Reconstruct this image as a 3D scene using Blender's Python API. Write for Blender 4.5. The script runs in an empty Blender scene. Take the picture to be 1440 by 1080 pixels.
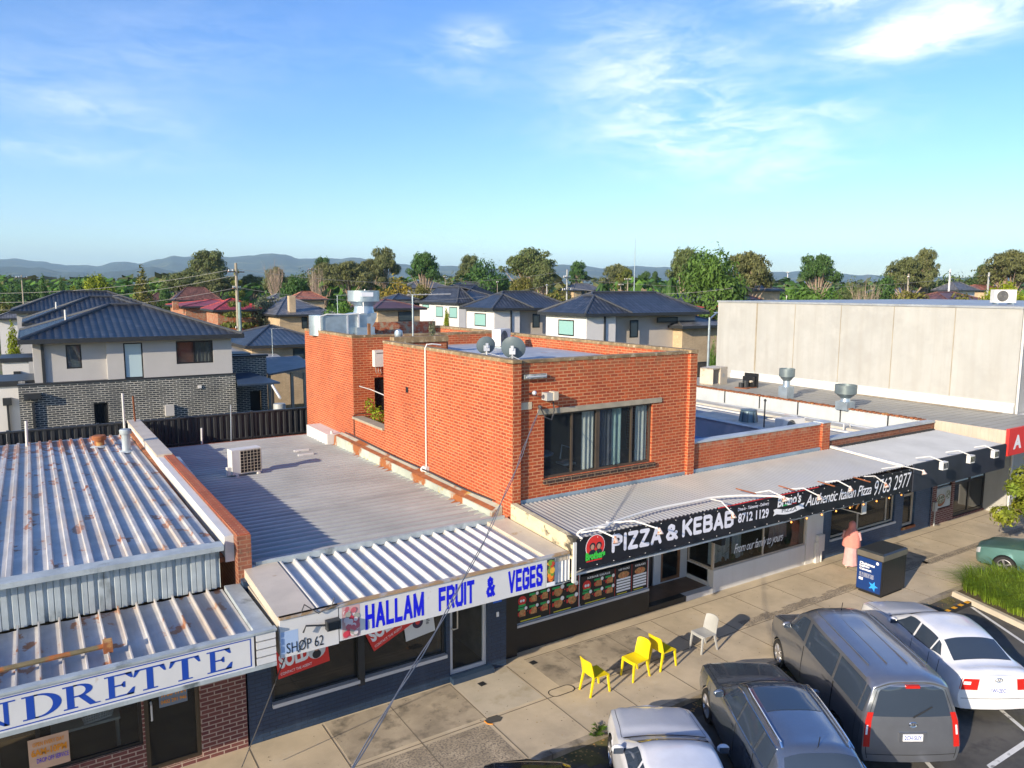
import bpy, bmesh, math, random
from mathutils import Vector, Matrix
rad=math.radians
D=bpy.data; SC=bpy.context.scene; COL=SC.collection
# ------------------------------------------------------------------ camera model (surveyed from the photo)
FPX=1053.6; YAW,PIT,ROL=rad(32.788),rad(7.239),rad(0.262); CH=9.6
fw=Vector((math.sin(YAW)*math.cos(PIT),math.cos(YAW)*math.cos(PIT),-math.sin(PIT)))
r0=Vector((math.cos(YAW),-math.sin(YAW),0)); u0=r0.cross(fw)
cr=math.cos(ROL)*r0+math.sin(ROL)*u0; cu=-math.sin(ROL)*r0+math.cos(ROL)*u0
CP=Vector((0,0,CH))
def ray(x,y): return fw+cr*((x-720)/FPX)-cu*((y-540)/FPX)
def at(x,y,d): return CP+ray(x,y)*d
def oy(x,y,Y): r=ray(x,y); return CP+r*(Y/r.y)
def ox(x,y,X): r=ray(x,y); return CP+r*(X/r.x)
def oz(x,y,z=0.): r=ray(x,y); return CP+r*((z-CH)/r.z)
cam=D.cameras.new('camera'); cam.sensor_width=36; cam.lens=FPX/1440*36; cam.clip_end=40000; cam.clip_start=.1
co=D.objects.new('camera',cam); COL.objects.link(co); SC.camera=co
M3=Matrix((cr,cu,-fw)).transposed(); co.matrix_world=Matrix.Translation(CP)@M3.to_4x4()
# ------------------------------------------------------------------ materials
MATS={}
def nmat(name):
    m=D.materials.new(name); m.use_nodes=True; MATS[name]=m
    nt=m.node_tree; return m,nt,nt.nodes,nt.links,nt.nodes['Principled BSDF']
def N(nt,t,**k):
    n=nt.nodes.new(t)
    for a,b in k.items():
        if a.startswith('i_'): n.inputs[a[2:].replace('_',' ')].default_value=b
        else: setattr(n,a,b)
    return n
def mixc(nt,f,a,b,mode='MIX'):
    n=nt.nodes.new('ShaderNodeMix'); n.data_type='RGBA'; n.blend_type=mode
    for s,v in ((0,f),(6,a),(7,b)):
        if hasattr(v,'is_linked'): nt.links.new(v,n.inputs[s])
        else: n.inputs[s].default_value=(*v,1) if isinstance(v,(tuple,list)) and len(v)==3 else v
    return n.outputs[2]
def ramp(nt,src,lo,hi,a=0.,b=1.):
    n=nt.nodes.new('ShaderNodeMapRange'); n.inputs[1].default_value=lo; n.inputs[2].default_value=hi; n.inputs[3].default_value=a; n.inputs[4].default_value=b
    nt.links.new(src,n.inputs[0]); return n.outputs[0]
def noise(nt,scale,vec=None,detail=4,rough=.6,stretch=None):
    n=nt.nodes.new('ShaderNodeTexNoise'); n.inputs['Scale'].default_value=scale; n.inputs['Detail'].default_value=detail; n.inputs['Roughness'].default_value=rough
    if vec is None:
        g=nt.nodes.new('ShaderNodeNewGeometry'); vec=g.outputs['Position']
    if stretch:
        mp=nt.nodes.new('ShaderNodeMapping'); mp.inputs['Scale'].default_value=stretch; nt.links.new(vec,mp.inputs[0]); vec=mp.outputs[0]
    nt.links.new(vec,n.inputs['Vector']); return n.outputs[0]
def pbr(name,col,rough=.6,metal=0.,var=.25,sc=1.5,spot=None,bump=0.,bsc=30,coat=0.,streak=None,spec=.5,sp2=None):
    m,nt,ns,L,p=nmat(name)
    c=tuple(col)
    dark=tuple(x*(1-var) for x in c); lite=tuple(min(1,x*(1+var*.6)) for x in c)
    o=mixc(nt,ramp(nt,noise(nt,sc),.3,.7),dark,lite)
    for s in (spot,sp2):
        if s:
            col2,ssc,lo,hi=s[:4]; st=s[4] if len(s)>4 else None
            f=ramp(nt,noise(nt,ssc,stretch=st,detail=6),lo,hi); o=mixc(nt,f,o,col2)
    if streak:
        f=ramp(nt,noise(nt,streak[1],stretch=(1,1,.06),detail=5),.45,.75,0,streak[2]); o=mixc(nt,f,o,streak[0])
    L.new(o,p.inputs['Base Color']); p.inputs['Roughness'].default_value=rough; p.inputs['Metallic'].default_value=metal
    p.inputs['Specular IOR Level'].default_value=spec
    if coat: p.inputs['Coat Weight'].default_value=coat; p.inputs['Coat Roughness'].default_value=.05
    if bump:
        b=N(nt,'ShaderNodeBump'); b.inputs['Strength'].default_value=bump; b.inputs['Distance'].default_value=.02
        L.new(noise(nt,bsc),b.inputs['Height']); L.new(b.outputs[0],p.inputs['Normal'])
    return m
def flat(name,col,rough=.5,metal=0.,emit=0.,spec=.5):
    m,nt,ns,L,p=nmat(name); p.inputs['Base Color'].default_value=(*col,1); p.inputs['Roughness'].default_value=rough; p.inputs['Metallic'].default_value=metal
    p.inputs['Specular IOR Level'].default_value=spec
    if emit: p.inputs['Emission Color'].default_value=(*col,1); p.inputs['Emission Strength'].default_value=emit
    return m
def brickm(name,c1,c2,mort,w=.27,h=.09,ms=.012,bias=0.,rough=.85,bump=.5,dirt=None,moss=None,sc=.7):
    m,nt,ns,L,p=nmat(name)
    uv=N(nt,'ShaderNodeUVMap'); b=N(nt,'ShaderNodeTexBrick'); L.new(uv.outputs[0],b.inputs['Vector'])
    b.inputs['Scale'].default_value=1; b.inputs['Brick Width'].default_value=w; b.inputs['Row Height'].default_value=h
    b.inputs['Mortar Size'].default_value=ms; b.inputs['Mortar Smooth'].default_value=.15; b.inputs['Bias'].default_value=bias
    b.inputs['Color1'].default_value=(*c1,1); b.inputs['Color2'].default_value=(*c2,1); b.inputs['Mortar'].default_value=(*mort,1)
    o=mixc(nt,ramp(nt,noise(nt,sc,detail=6),.35,.7,0,.55),b.outputs['Color'],tuple(x*.55 for x in c1)); o=mixc(nt,ramp(nt,noise(nt,1.3,detail=4,stretch=(1,1,.12)),.52,.72,0,.4),o,tuple(min(1,x*1.25+.03) for x in c1))
    o=mixc(nt,ramp(nt,noise(nt,7,detail=3),.55,.75,0,.35),o,tuple(min(1,x*1.5) for x in c1))
    if dirt: o=mixc(nt,ramp(nt,noise(nt,3,detail=8,rough=.7),dirt[1],dirt[1]+.08,0,.8),o,dirt[0])
    if moss:
        g=N(nt,'ShaderNodeNewGeometry'); sp=N(nt,'ShaderNodeSeparateXYZ'); L.new(g.outputs['Position'],sp.inputs[0])
        zz=ramp(nt,sp.outputs[2],moss[1],moss[2]); mm=N(nt,'ShaderNodeMath',operation='MULTIPLY'); L.new(zz,mm.inputs[0]); L.new(ramp(nt,noise(nt,4,detail=8,rough=.7),.45,.6),mm.inputs[1])
        o=mixc(nt,mm.outputs[0],o,moss[0])
    L.new(o,p.inputs['Base Color']); p.inputs['Roughness'].default_value=rough
    bp=N(nt,'ShaderNodeBump',invert=True); bp.inputs['Strength'].default_value=bump; bp.inputs['Distance'].default_value=.01
    L.new(b.outputs['Fac'],bp.inputs['Height']); L.new(bp.outputs[0],p.inputs['Normal'])
    return m
def tilem(name,c,w=.3,h=.34,strength=1.,rough=.5,dist=.06,c2=None):
    m,nt,ns,L,p=nmat(name)
    uv=N(nt,'ShaderNodeUVMap'); sp=N(nt,'ShaderNodeSeparateXYZ'); L.new(uv.outputs[0],sp.inputs[0])
    def ma(op,a,b=None):
        n=N(nt,'ShaderNodeMath',operation=op)
        for i,v in enumerate((a,b)):
            if v is None: continue
            if isinstance(v,(int,float)): n.inputs[i].default_value=v
            else: L.new(v,n.inputs[i])
        return n.outputs[0]
    u=ma('MULTIPLY',sp.outputs[0],2*math.pi/w); s=ma('ABSOLUTE',ma('SINE',ma('MULTIPLY',u,.5)))
    v=ma('FRACT',ma('MULTIPLY',sp.outputs[1],1/h))
    saw=ma('SUBTRACT',1,v)
    hgt=ma('ADD',ma('MULTIPLY',s,.28),ma('MULTIPLY',ma('POWER',saw,.7),1.))
    dk=tuple(x*.75 for x in c)
    o=mixc(nt,ramp(nt,noise(nt,.9,detail=5),.3,.7),dk,c2 or tuple(x*1.35 for x in c))
    cell=N(nt,'ShaderNodeTexBrick'); L.new(uv.outputs[0],cell.inputs[0]); cell.offset=0
    cell.inputs['Scale'].default_value=1; cell.inputs['Brick Width'].default_value=w; cell.inputs['Row Height'].default_value=h; cell.inputs['Mortar Size'].default_value=.035; cell.inputs['Mortar Smooth'].default_value=.6; cell.inputs['Mortar'].default_value=(.3,.3,.3,1)  # dark mortar lines paint the shadow gaps between tiles into the colour
    cell.inputs['Color1'].default_value=(.6,.6,.6,1); cell.inputs['Color2'].default_value=(1.3,1.3,1.3,1)
    o=mixc(nt,1.,o,cell.outputs['Color'],'MULTIPLY')
    L.new(o,p.inputs['Base Color']); p.inputs['Roughness'].default_value=rough
    bp=N(nt,'ShaderNodeBump'); bp.inputs['Strength'].default_value=strength; bp.inputs['Distance'].default_value=dist
    L.new(hgt,bp.inputs['Height']); L.new(bp.outputs[0],p.inputs['Normal'])
    return m
def glassm(name,tint=(.02,.025,.03),tr=.0,rough=.03):
    m,nt,ns,L,p=nmat(name); p.inputs['Base Color'].default_value=(*tint,1); p.inputs['Roughness'].default_value=rough; p.inputs['Specular IOR Level'].default_value=.7
    if tr:
        t=N(nt,'ShaderNodeBsdfTransparent'); t.inputs[0].default_value=(.86,.9,.9,1); mx=N(nt,'ShaderNodeMixShader'); mx.inputs[0].default_value=tr
        L.new(p.outputs[0],mx.inputs[1]); L.new(t.outputs[0],mx.inputs[2]); L.new(mx.outputs[0],ns['Material Output'].inputs[0])
    return m
def leafm(name,c1,c2,c3=None,dist=.0):
    m,nt,ns,L,p=nmat(name)
    oi=N(nt,'ShaderNodeObjectInfo'); tc=N(nt,'ShaderNodeTexCoord')
    g=N(nt,'ShaderNodeNewGeometry')
    f=ramp(nt,noise(nt,.45,tc.outputs['Object'],detail=3),.35,.65)
    o=mixc(nt,f,c1,c2)
    rp=ramp(nt,g.outputs['Random Per Island'],0,1,.55,1.45)
    mm=N(nt,'ShaderNodeVectorMath',operation='SCALE'); L.new(o,mm.inputs[0]); L.new(rp,mm.inputs['Scale'])
    o=mm.outputs[0]
    if c3: o=mixc(nt,ramp(nt,oi.outputs['Random'],0,1,0,.6),o,c3)
    L.new(o,p.inputs['Base Color']); p.inputs['Roughness'].default_value=.55; p.inputs['Specular IOR Level'].default_value=.25
    t=N(nt,'ShaderNodeBsdfTranslucent'); L.new(o,t.inputs[0]); mx=N(nt,'ShaderNodeMixShader'); mx.inputs[0].default_value=.22
    L.new(p.outputs[0],mx.inputs[1]); L.new(t.outputs[0],mx.inputs[2]); L.new(mx.outputs[0],ns['Material Output'].inputs[0])
    return m
RUST=(.33,.11,.03)
orange=brickm('orange_brick',(.47,.085,.022),(.29,.042,.014),(.56,.27,.13),ms=.014,sc=.45,dirt=((.2,.09,.05),.66),moss=((.26,.13,.06),7.2,7.9))
orange2=brickm('lower_orange_brick',(.42,.085,.026),(.30,.05,.02),(.46,.21,.10),dirt=((.30,.22,.15),.63),moss=((.35,.3,.2),4.7,5.1))
brown_br=brickm('brown_brick',(.26,.085,.04),(.17,.05,.03),(.30,.18,.11),dirt=((.12,.07,.045),.6))
red_br=brickm('plum_brick',(.17,.055,.045),(.11,.03,.03),(.42,.32,.26),dirt=((.08,.03,.03),.68))
navy_br=brickm('navy_painted_brick',(.022,.05,.10),(.018,.042,.088),(.012,.03,.066),bump=1.,rough=.45,dirt=((.05,.08,.13),.68))
navy2_br=brickm('slate_blue_painted_brick',(.045,.09,.17),(.04,.08,.15),(.026,.06,.12),bump=1.,rough=.5,dirt=((.09,.13,.2),.66))
blk_br=brickm('black_brick',(.04,.047,.055),(.02,.024,.03),(.46,.45,.40),w=.36,h=.115,ms=.022,dirt=((.07,.08,.09),.7),bump=.3)
chk_br=brickm('checkered_brick',(.09,.06,.05),(.05,.04,.035),(.45,.40,.33),w=.5,h=.2,ms=.05,bump=.2)
cream_br=brickm('cream_brick',(.55,.40,.24),(.46,.33,.19),(.5,.42,.3),bump=.3)
zinc=pbr('galvanised_roof',(.50,.49,.475),.5,.0,.25,1.2,spot=((.36,.36,.38),3,.5,.7,(1,.3,1)))
def rusty(m):
    nt=m.node_tree; p=nt.nodes['Principled BSDF']; src=p.inputs['Base Color'].links[0].from_socket; g=nt.nodes.new('ShaderNodeNewGeometry'); sp=nt.nodes.new('ShaderNodeSeparateXYZ'); nt.links.new(g.outputs['Position'],sp.inputs[0])
    back=ramp(nt,sp.outputs[1],28.5,31.6,0,.17); n1=noise(nt,2.2,detail=6,stretch=(1,.7,1)); a=nt.nodes.new('ShaderNodeMath'); a.operation='ADD'; nt.links.new(back,a.inputs[0]); nt.links.new(n1,a.inputs[1])
    o=mixc(nt,ramp(nt,a.outputs[0],.59,.63,0,.95),src,RUST); n2=noise(nt,.9,detail=5,stretch=(1.5,.5,1)); o=mixc(nt,ramp(nt,n2,.45,.66,0,.6),o,(.44,.35,.26)); nt.links.new(o,p.inputs['Base Color'])
rusty(zinc)
zincw=pbr('galvanised_wall',(.40,.45,.47),.5,.1,.25,2.,spot=((.10,.12,.12),1.6,.56,.68,(1,1,.5)),streak=((.25,.3,.32),5,.5))
corr=pbr('weathered_corrugated',(.37,.38,.36),.5,.0,.18,.5,spot=((.24,.24,.235),1.1,.55,.75,(.25,1.6,1)))
corrv=pbr('darker_roof_pans',(.19,.193,.185),.6,.0,.3,.7,spot=((.16,.155,.15),1.1,.5,.7,(.25,1.6,1)))  # darker tone for the flat pans between the fruit shop roof ribs
awn=pbr('awning_decking',(.52,.52,.51),.45,.0,.18,1.5,spot=((.35,.3,.24),1.2,.62,.75))
awn2=pbr('shopfront_awning_sheet',(.43,.43,.41),.42,.3,.15,.6,spot=((.42,.34,.24),.7,.58,.75),sp2=((.4,.41,.42),.35,.45,.6))
beige=pbr('cream_painted_metal',(.55,.48,.38),.45,0,.12,2,spot=((.4,.28,.15),2.5,.66,.72))
beigec=pbr('beige_cladding',(.50,.42,.33),.6,0,.1,2)
concrete=pbr('tilt_up_concrete',(.385,.385,.365),.85,0,.1,.5,spot=((.30,.29,.265),.8,.52,1.0),streak=((.33,.32,.29),2.2,.8),sp2=((.43,.425,.40),1.3,.5,.8),bump=.2)
pave=pbr('footpath_concrete',(.53,.44,.31),.85,0,.2,.7,spot=((.36,.30,.215),.8,.5,.78),sp2=((.56,.49,.38),.9,.58,.8),bump=.25,bsc=60)
pave2=pbr('pale_slab_concrete',(.50,.44,.34),.85,0,.16,1.2,spot=((.36,.3,.2),1.6,.55,.75),bump=.2,bsc=60)
pavedk=pbr('darker_slab_concrete',(.40,.335,.245),.88,0,.3,1.2,spot=((.14,.12,.09),2,.5,.7),bump=.3,bsc=60)
pebble=pbr('exposed_aggregate',(.42,.35,.25),.85,0,.4,2,spot=((.18,.15,.12),22,.45,.6),bump=.5,bsc=90)
kerbm=pbr('kerb_concrete',(.33,.28,.21),.85,0,.3,3,spot=((.14,.12,.09),2.5,.5,.7))
asph=pbr('asphalt',(.10,.094,.082),.85,0,.3,.8,spot=((.12,.11,.035),.9,.62,.8),bump=.5,bsc=120,sp2=((.05,.047,.045),2,.5,.7))
linep=pbr('road_paint',(.7,.69,.64),.6,0,.12,4,spot=((.2,.19,.17),7,.6,.7))
jointm=flat('joint_dark',(.17,.14,.10),.9)
navy=pbr('navy_render',(.022,.045,.085),.5,0,.1,2)
black=pbr('black_paint',(.013,.014,.016),.4,0,.2,2)
blackm=flat('black_metal',(.012,.013,.015),.35)
char=pbr('charcoal_metal',(.035,.038,.042),.45,.2,.2,2)
white=pbr('white_paint',(.64,.63,.60),.5,0,.07,1.5,streak=((.5,.47,.4),3,.35))
white2=pbr('white_sign_face',(.62,.62,.62),.4,0,.06,1.5,spot=((.5,.46,.4),3,.66,.74))
alu=flat('aluminium',(.6,.6,.58),.35,.6)
galv=pbr('galvanised_duct',(.42,.50,.55),.35,.6,.2,3)
pipe=flat('white_conduit',(.72,.70,.66),.5)
silver=flat('silver_frame',(.55,.57,.6),.4,.3)
cop=pbr('mossy_coping',(.27,.19,.10),.9,0,.45,3,spot=((.42,.36,.25),6,.56,.66),bump=.6)
gutm=pbr('rusty_green_flashing',(.46,.49,.40),.55,.1,.25,1.2,spot=(RUST,.8,.54,.6),sp2=((.5,.36,.06),1.5,.62,.7))
rustm=pbr('rust',(.30,.10,.035),.85,0,.4,4,spot=((.5,.3,.1),2,.6,.7))
roofgrey=pbr('grey_membrane',(.38,.41,.45),.6,.0,.2,.6,spot=((.5,.5,.5),.9,.55,.7),sp2=(RUST,1.4,.64,.72))
roofb=pbr('grey_roof_sheet',(.36,.345,.30),.6,.1,.12,.5)
lintel=pbr('concrete_lintel',(.33,.29,.22),.85,0,.2,3)
glass=glassm('shop_glass',(.03,.03,.028),.35)
glassd=glassm('dark_glass',(.012,.015,.018))
glassh=glassm('house_glass',(.05,.07,.08))
glassaqua=glassm('frosted_aqua_glass',(.25,.45,.42),rough=.25)
glassw=glassm('pale_glass',(.45,.58,.62),rough=.2)
glassc=glassm('clear_glass',(.03,.035,.04),.75)
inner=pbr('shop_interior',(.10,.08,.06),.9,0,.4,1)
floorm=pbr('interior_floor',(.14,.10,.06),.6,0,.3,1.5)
curtain=pbr('curtain',(.82,.82,.80),.9,0,.1,5,streak=((.55,.58,.6),12,.6))
curtg=pbr('grey_curtain',(.16,.17,.22),.9,0,.15,5,streak=((.07,.08,.10),12,.7))
pinkc=pbr('pink_tulle',(.65,.42,.42),.9,0,.15,5,streak=((.8,.75,.75),10,.8))
wood=pbr('timber',(.25,.12,.05),.6,0,.35,3)
greyw=pbr('grey_render',(.46,.445,.43),.8,0,.06,.8)
whitew=pbr('white_render',(.68,.66,.63),.8,0,.05,.8)
stonew=pbr('stone_render',(.50,.45,.39),.8,0,.05,.8)
yel=pbr('yellow_plastic',(.80,.62,.01),.4,0,.08,3)
greyp=pbr('grey_plastic',(.38,.385,.375),.4,0,.08,3)
tyre=pbr('rubber',(.018,.018,.018),.8,0,.3,5)
rimm=flat('alloy_rim',(.55,.54,.54),.3,.8)
darkgap=flat('dark_gap',(.006,.006,.007),.8)
bluel=flat('blue_letter',(.004,.008,.62),.4); navyl=flat('serif_blue',(.012,.06,.36),.45)
whl=flat('white_letter',(.82,.82,.84),.4); blkl=flat('black_letter',(.02,.025,.035),.4)
redl=flat('red_board',(.66,.035,.03),.45); greenl=flat('green_print',(.02,.38,.10),.5); yell=flat('yellow_print',(.62,.56,.05),.5)
orl=flat('orange_print',(.75,.28,.02),.5); tan=pbr('food_print',(.55,.27,.10),.6,0,.5,14,spot=((.6,.1,.04),16,.55,.6)); slate=flat('slate_board',(.16,.2,.26),.5)
bulb=flat('warm_bulb',(1.,.36,.06),.4,0,1.0)
wirem=flat('wire',(.05,.05,.055),.6); skin=flat('skin',(.45,.25,.17),.6)
roof_navy=tilem('navy_roof_tiles',(.04,.046,.058),.36,.42,1.,.33,.22)
roof_nav2=tilem('slate_roof_tiles',(.045,.05,.063),.40,.50,1.,.38,.16)
roof_tan=tilem('weathered_roof_tiles',(.16,.135,.11),.3,.36,.8)
roof_grey=tilem('grey_roof_tiles',(.13,.13,.135),.3,.36,.6)
roof_red=tilem('red_roof_tiles',(.34,.035,.03),.3,.36,.5)
roof_brn=tilem('brown_roof_tiles',(.16,.07,.05),.3,.36,.5)
roof_ter=tilem('terracotta_roof_tiles',(.32,.12,.07),.3,.36,.5)
leaf={'gum':leafm('gum_foliage',(0.056,0.100,0.024),(0.128,0.181,0.054),(0.160,0.154,0.061)),
 'gumb':leafm('brown_gum_foliage',(0.079,0.094,0.030),(0.191,0.181,0.068),(0.112,0.154,0.054)),
 'dark':leafm('dark_foliage',(0.035,0.090,0.018),(0.079,0.164,0.030),(0.064,0.109,0.030)),
 'green':leafm('green_foliage',(0.058,0.138,0.020),(0.123,0.232,0.029),(0.087,0.145,0.029)),
 'yellow':leafm('yellow_green_foliage',(.16,.22,.012),(.30,.33,.015),None),
 'olive':leafm('olive_foliage',(.11,.115,.025),(.20,.18,.035),None),
 'gold':leafm('golden_foliage',(.17,.14,.02),(.30,.22,.03),None),
 'greyg':leafm('grey_green_foliage',(.12,.14,.08),(.22,.24,.14),None),
 'conif':leafm('conifer_foliage',(0.079,0.128,0.018),(0.191,0.164,0.030),None),
 'grass':leafm('grass_blades',(.10,.19,.015),(.26,.32,.03),None)}
trunkm=pbr('bark',(.13,.09,.06),.9,0,.4,3); trunkp=pbr('pale_bark',(.36,.27,.20),.8,0,.3,2)
# ------------------------------------------------------------------ mesh builder
WM={}
class MB:
    def __init__(s): s.v=[]; s.f=[]; s.m=[]
    def add(s,vs,fs,mi=0):
        b=len(s.v); s.v+= [Vector(v) for v in vs]; s.f+=[tuple(b+i for i in f) for f in fs]; s.m+=[mi]*len(fs); return s
    def box(s,x0,x1,y0,y1,z0,z1,mi=0):
        return s.add([(x0,y0,z0),(x1,y0,z0),(x1,y1,z0),(x0,y1,z0),(x0,y0,z1),(x1,y0,z1),(x1,y1,z1),(x0,y1,z1)],
          [(0,3,2,1),(4,5,6,7),(0,1,5,4),(1,2,6,5),(2,3,7,6),(3,0,4,7)],mi)
    def quad(s,*p,mi=0): return s.add(p,[tuple(range(len(p)))],mi)
    def hexa(s,b,t,mi=0): # 4 bottom, 4 top points
        return s.add(list(b)+list(t),[(0,3,2,1),(4,5,6,7),(0,1,5,4),(1,2,6,5),(2,3,7,6),(3,0,4,7)],mi)
    def prism(s,pts,d,mi=0): # polygon extruded by vector d
        n=len(pts); d=Vector(d)
        return s.add([Vector(p) for p in pts]+[Vector(p)+d for p in pts],[tuple(range(n))[::-1],tuple(range(n,2*n))]+[(i,(i+1)%n,n+(i+1)%n,n+i) for i in range(n)],mi)
    def cyl(s,p0,p1,r0,r1=None,n=12,mi=0,caps=True):
        r1=r0 if r1 is None else r1; p0=Vector(p0);p1=Vector(p1);a=(p1-p0).normalized()
        u=a.orthogonal().normalized(); w=a.cross(u); vs=[]
        for p,r in ((p0,r0),(p1,r1)):
            for i in range(n):
                t=2*math.pi*i/n; vs.append(p+(u*math.cos(t)+w*math.sin(t))*r)
        fs=[(i,(i+1)%n,n+(i+1)%n,n+i) for i in range(n)]
        if caps: fs+=[tuple(range(n))[::-1],tuple(range(n,2*n))]
        return s.add(vs,fs,mi)
    def tube(s,pts,r,n=6,mi=0):
        pts=[Vector(p) for p in pts]; rs=r if isinstance(r,(list,tuple)) else [r]*len(pts); b=len(s.v); vs=[]; pu=None
        for k,p in enumerate(pts):
            a=(pts[min(k+1,len(pts)-1)]-pts[max(k-1,0)]).normalized()
            u=(pu-a*pu.dot(a)).normalized() if pu is not None and (pu-a*pu.dot(a)).length>1e-4 else a.orthogonal().normalized()
            pu=u; w=a.cross(u)
            vs+=[p+(u*math.cos(2*math.pi*i/n)+w*math.sin(2*math.pi*i/n))*rs[k] for i in range(n)]
        fs=[]
        for k in range(len(pts)-1):
            fs+=[(k*n+i,k*n+(i+1)%n,(k+1)*n+(i+1)%n,(k+1)*n+i) for i in range(n)]
        fs+=[tuple(range(n))[::-1],tuple(range((len(pts)-1)*n,len(pts)*n))]
        return s.add(vs,fs,mi)
    def lathe(s,c,prof,n=20,axis=(0,0,1),mi=0,cap=True):
        c=Vector(c);a=Vector(axis).normalized();u=a.orthogonal().normalized();w=a.cross(u);vs=[]
        for r,h in prof:
            vs+=[c+a*h+(u*math.cos(2*math.pi*i/n)+w*math.sin(2*math.pi*i/n))*r for i in range(n)]
        fs=[]
        for k in range(len(prof)-1): fs+=[(k*n+i,k*n+(i+1)%n,(k+1)*n+(i+1)%n,(k+1)*n+i) for i in range(n)]
        if cap: fs+=[tuple(range(n))[::-1],tuple(range((len(prof)-1)*n,len(prof)*n))]
        return s.add(vs,fs,mi)
    def sph(s,c,r,n=12,mi=0,sc=(1,1,1)):
        c=Vector(c);m=n//2; vs=[];fs=[]
        for j in range(m+1):
            ph=math.pi*j/m
            for i in range(n):
                t=2*math.pi*i/n; vs.append(c+Vector((r*sc[0]*math.sin(ph)*math.cos(t),r*sc[1]*math.sin(ph)*math.sin(t),r*sc[2]*math.cos(ph))))
        for j in range(m): fs+=[(j*n+i,(j+1)*n+i,(j+1)*n+(i+1)%n,j*n+(i+1)%n) for i in range(n)]
        return s.add(vs,fs,mi)
    def wall(s,ax,c,t,u0,u1,z0,z1,ops=(),mi=0):
        us=sorted({u0,u1,*[o[0] for o in ops],*[o[1] for o in ops]}); zs=sorted({z0,z1,*[o[2] for o in ops],*[o[3] for o in ops]})
        us=[u for u in us if u0<=u<=u1]; zs=[z for z in zs if z0<=z<=z1]
        P=(lambda u,d,z:(u,c+d,z)) if ax=='y' else (lambda u,d,z:(c+d,u,z))
        def solid(i,j):
            if i<0 or j<0 or i>=len(us)-1 or j>=len(zs)-1: return False
            u=(us[i]+us[i+1])/2;z=(zs[j]+zs[j+1])/2
            return not any(o[0]<u<o[1] and o[2]<z<o[3] for o in ops)
        for i in range(len(us)-1):
            for j in range(len(zs)-1):
                if not solid(i,j): continue
                a,b,lo,hi=us[i],us[i+1],zs[j],zs[j+1]
                s.quad(P(a,0,lo),P(b,0,lo),P(b,0,hi),P(a,0,hi),mi=mi); s.quad(P(b,t,lo),P(a,t,lo),P(a,t,hi),P(b,t,hi),mi=mi)
                if not solid(i-1,j): s.quad(P(a,t,lo),P(a,0,lo),P(a,0,hi),P(a,t,hi),mi=mi)
                if not solid(i+1,j): s.quad(P(b,0,lo),P(b,t,lo),P(b,t,hi),P(b,0,hi),mi=mi)
                if not solid(i,j-1): s.quad(P(a,0,lo),P(a,t,lo),P(b,t,lo),P(b,0,lo),mi=mi)
                if not solid(i,j+1): s.quad(P(a,0,hi),P(b,0,hi),P(b,t,hi),P(a,t,hi),mi=mi)
        return s
    def sheet(s,A,B,Cc,n,prof,mi=0): # A->B across the ribs, A->Cc along them; prof [(frac,height)]
        A=Vector(A);B=Vector(B);Cc=Vector(Cc); ab=B-A; ac=Cc-A; nn=ab.cross(ac).normalized()
        if nn.z<-1e-6 : nn=-nn
        ts=[]
        for k in range(n): ts+=[((k+f)/n,h) for f,h in prof]
        ts.append((1,prof[0][1])); vs=[]
        for t,h in ts: vs+= [A+ab*t+nn*h, A+ab*t+ac+nn*h]
        return s.add(vs,[(2*i,2*i+2,2*i+3,2*i+1) for i in range(len(ts)-1)],mi)
    def build(s,name,mat,parent=None,local=False,smooth=False,ang=35,origin=None):
        me=D.meshes.new(name); vs=s.v
        W=Matrix.Identity(4)
        if parent is not None and not local: W=WM[parent]
        o=D.objects.new(name,me); loc=Vector((0,0,0))
        if parent is None:
            if origin is None:
                xs=[v.x for v in vs];ys=[v.y for v in vs];zs=[v.z for v in vs]; loc=Vector(((min(xs)+max(xs))/2,(min(ys)+max(ys))/2,min(zs)))
            else: loc=Vector(origin)
        Wi=W.inverted(); pv=[Wi@v-loc for v in vs]
        if parent is not None:
            xs=[v.x for v in pv];ys=[v.y for v in pv];zs=[v.z for v in pv]; c=Vector(((min(xs)+max(xs))/2,(min(ys)+max(ys))/2,min(zs))); pv=[v-c for v in pv]; loc=c
        me.from_pydata(pv,[],s.f)
        ml=mat if isinstance(mat,(list,tuple)) else [mat]
        for m in ml: me.materials.append(m)
        if len(ml)>1: me.polygons.foreach_set('material_index',s.m)
        uv=me.uv_layers.new(name='UVMap'); me.update(); dat=uv.data
        for p in me.polygons:
            n=p.normal
            if abs(n.z)>.995: t=Vector((1,0,0)); b=Vector((0,1,0))
            else:
                t=Vector((-n.y,n.x,0)).normalized(); b=n.cross(t)
                if b.z<0: b=-b
                if t.x<-.01 or (abs(t.x)<=.01 and t.y<0): t=-t
            for li in p.loop_indices:
                v=vs[me.loops[li].vertex_index]; dat[li].uv=(v.dot(t),v.dot(b))
        if smooth:
            me.polygons.foreach_set('use_smooth',[True]*len(me.polygons)); me.set_sharp_from_angle(angle=rad(ang))
        COL.objects.link(o); o.location=loc
        if parent is not None: o.parent=parent; WM[o]=WM[parent]@Matrix.Translation(loc)
        else: WM[o]=Matrix.Translation(loc)
        return o
def tag(o,label,cat,group=None):
    o['label']=label; o['category']=cat
    if group: o['group']=group
    return o
def thing(name,label,cat,loc=(0,0,0),rz=0,group=None):
    o=D.objects.new(name,None); COL.objects.link(o); o.location=loc; o.rotation_euler=(0,0,rz); o.empty_display_size=.3
    WM[o]=Matrix.Translation(Vector(loc))@Matrix.Rotation(rz,4,'Z'); return tag(o,label,cat,group)
def struct(o,kind='structure'): o['kind']=kind; return o
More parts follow.
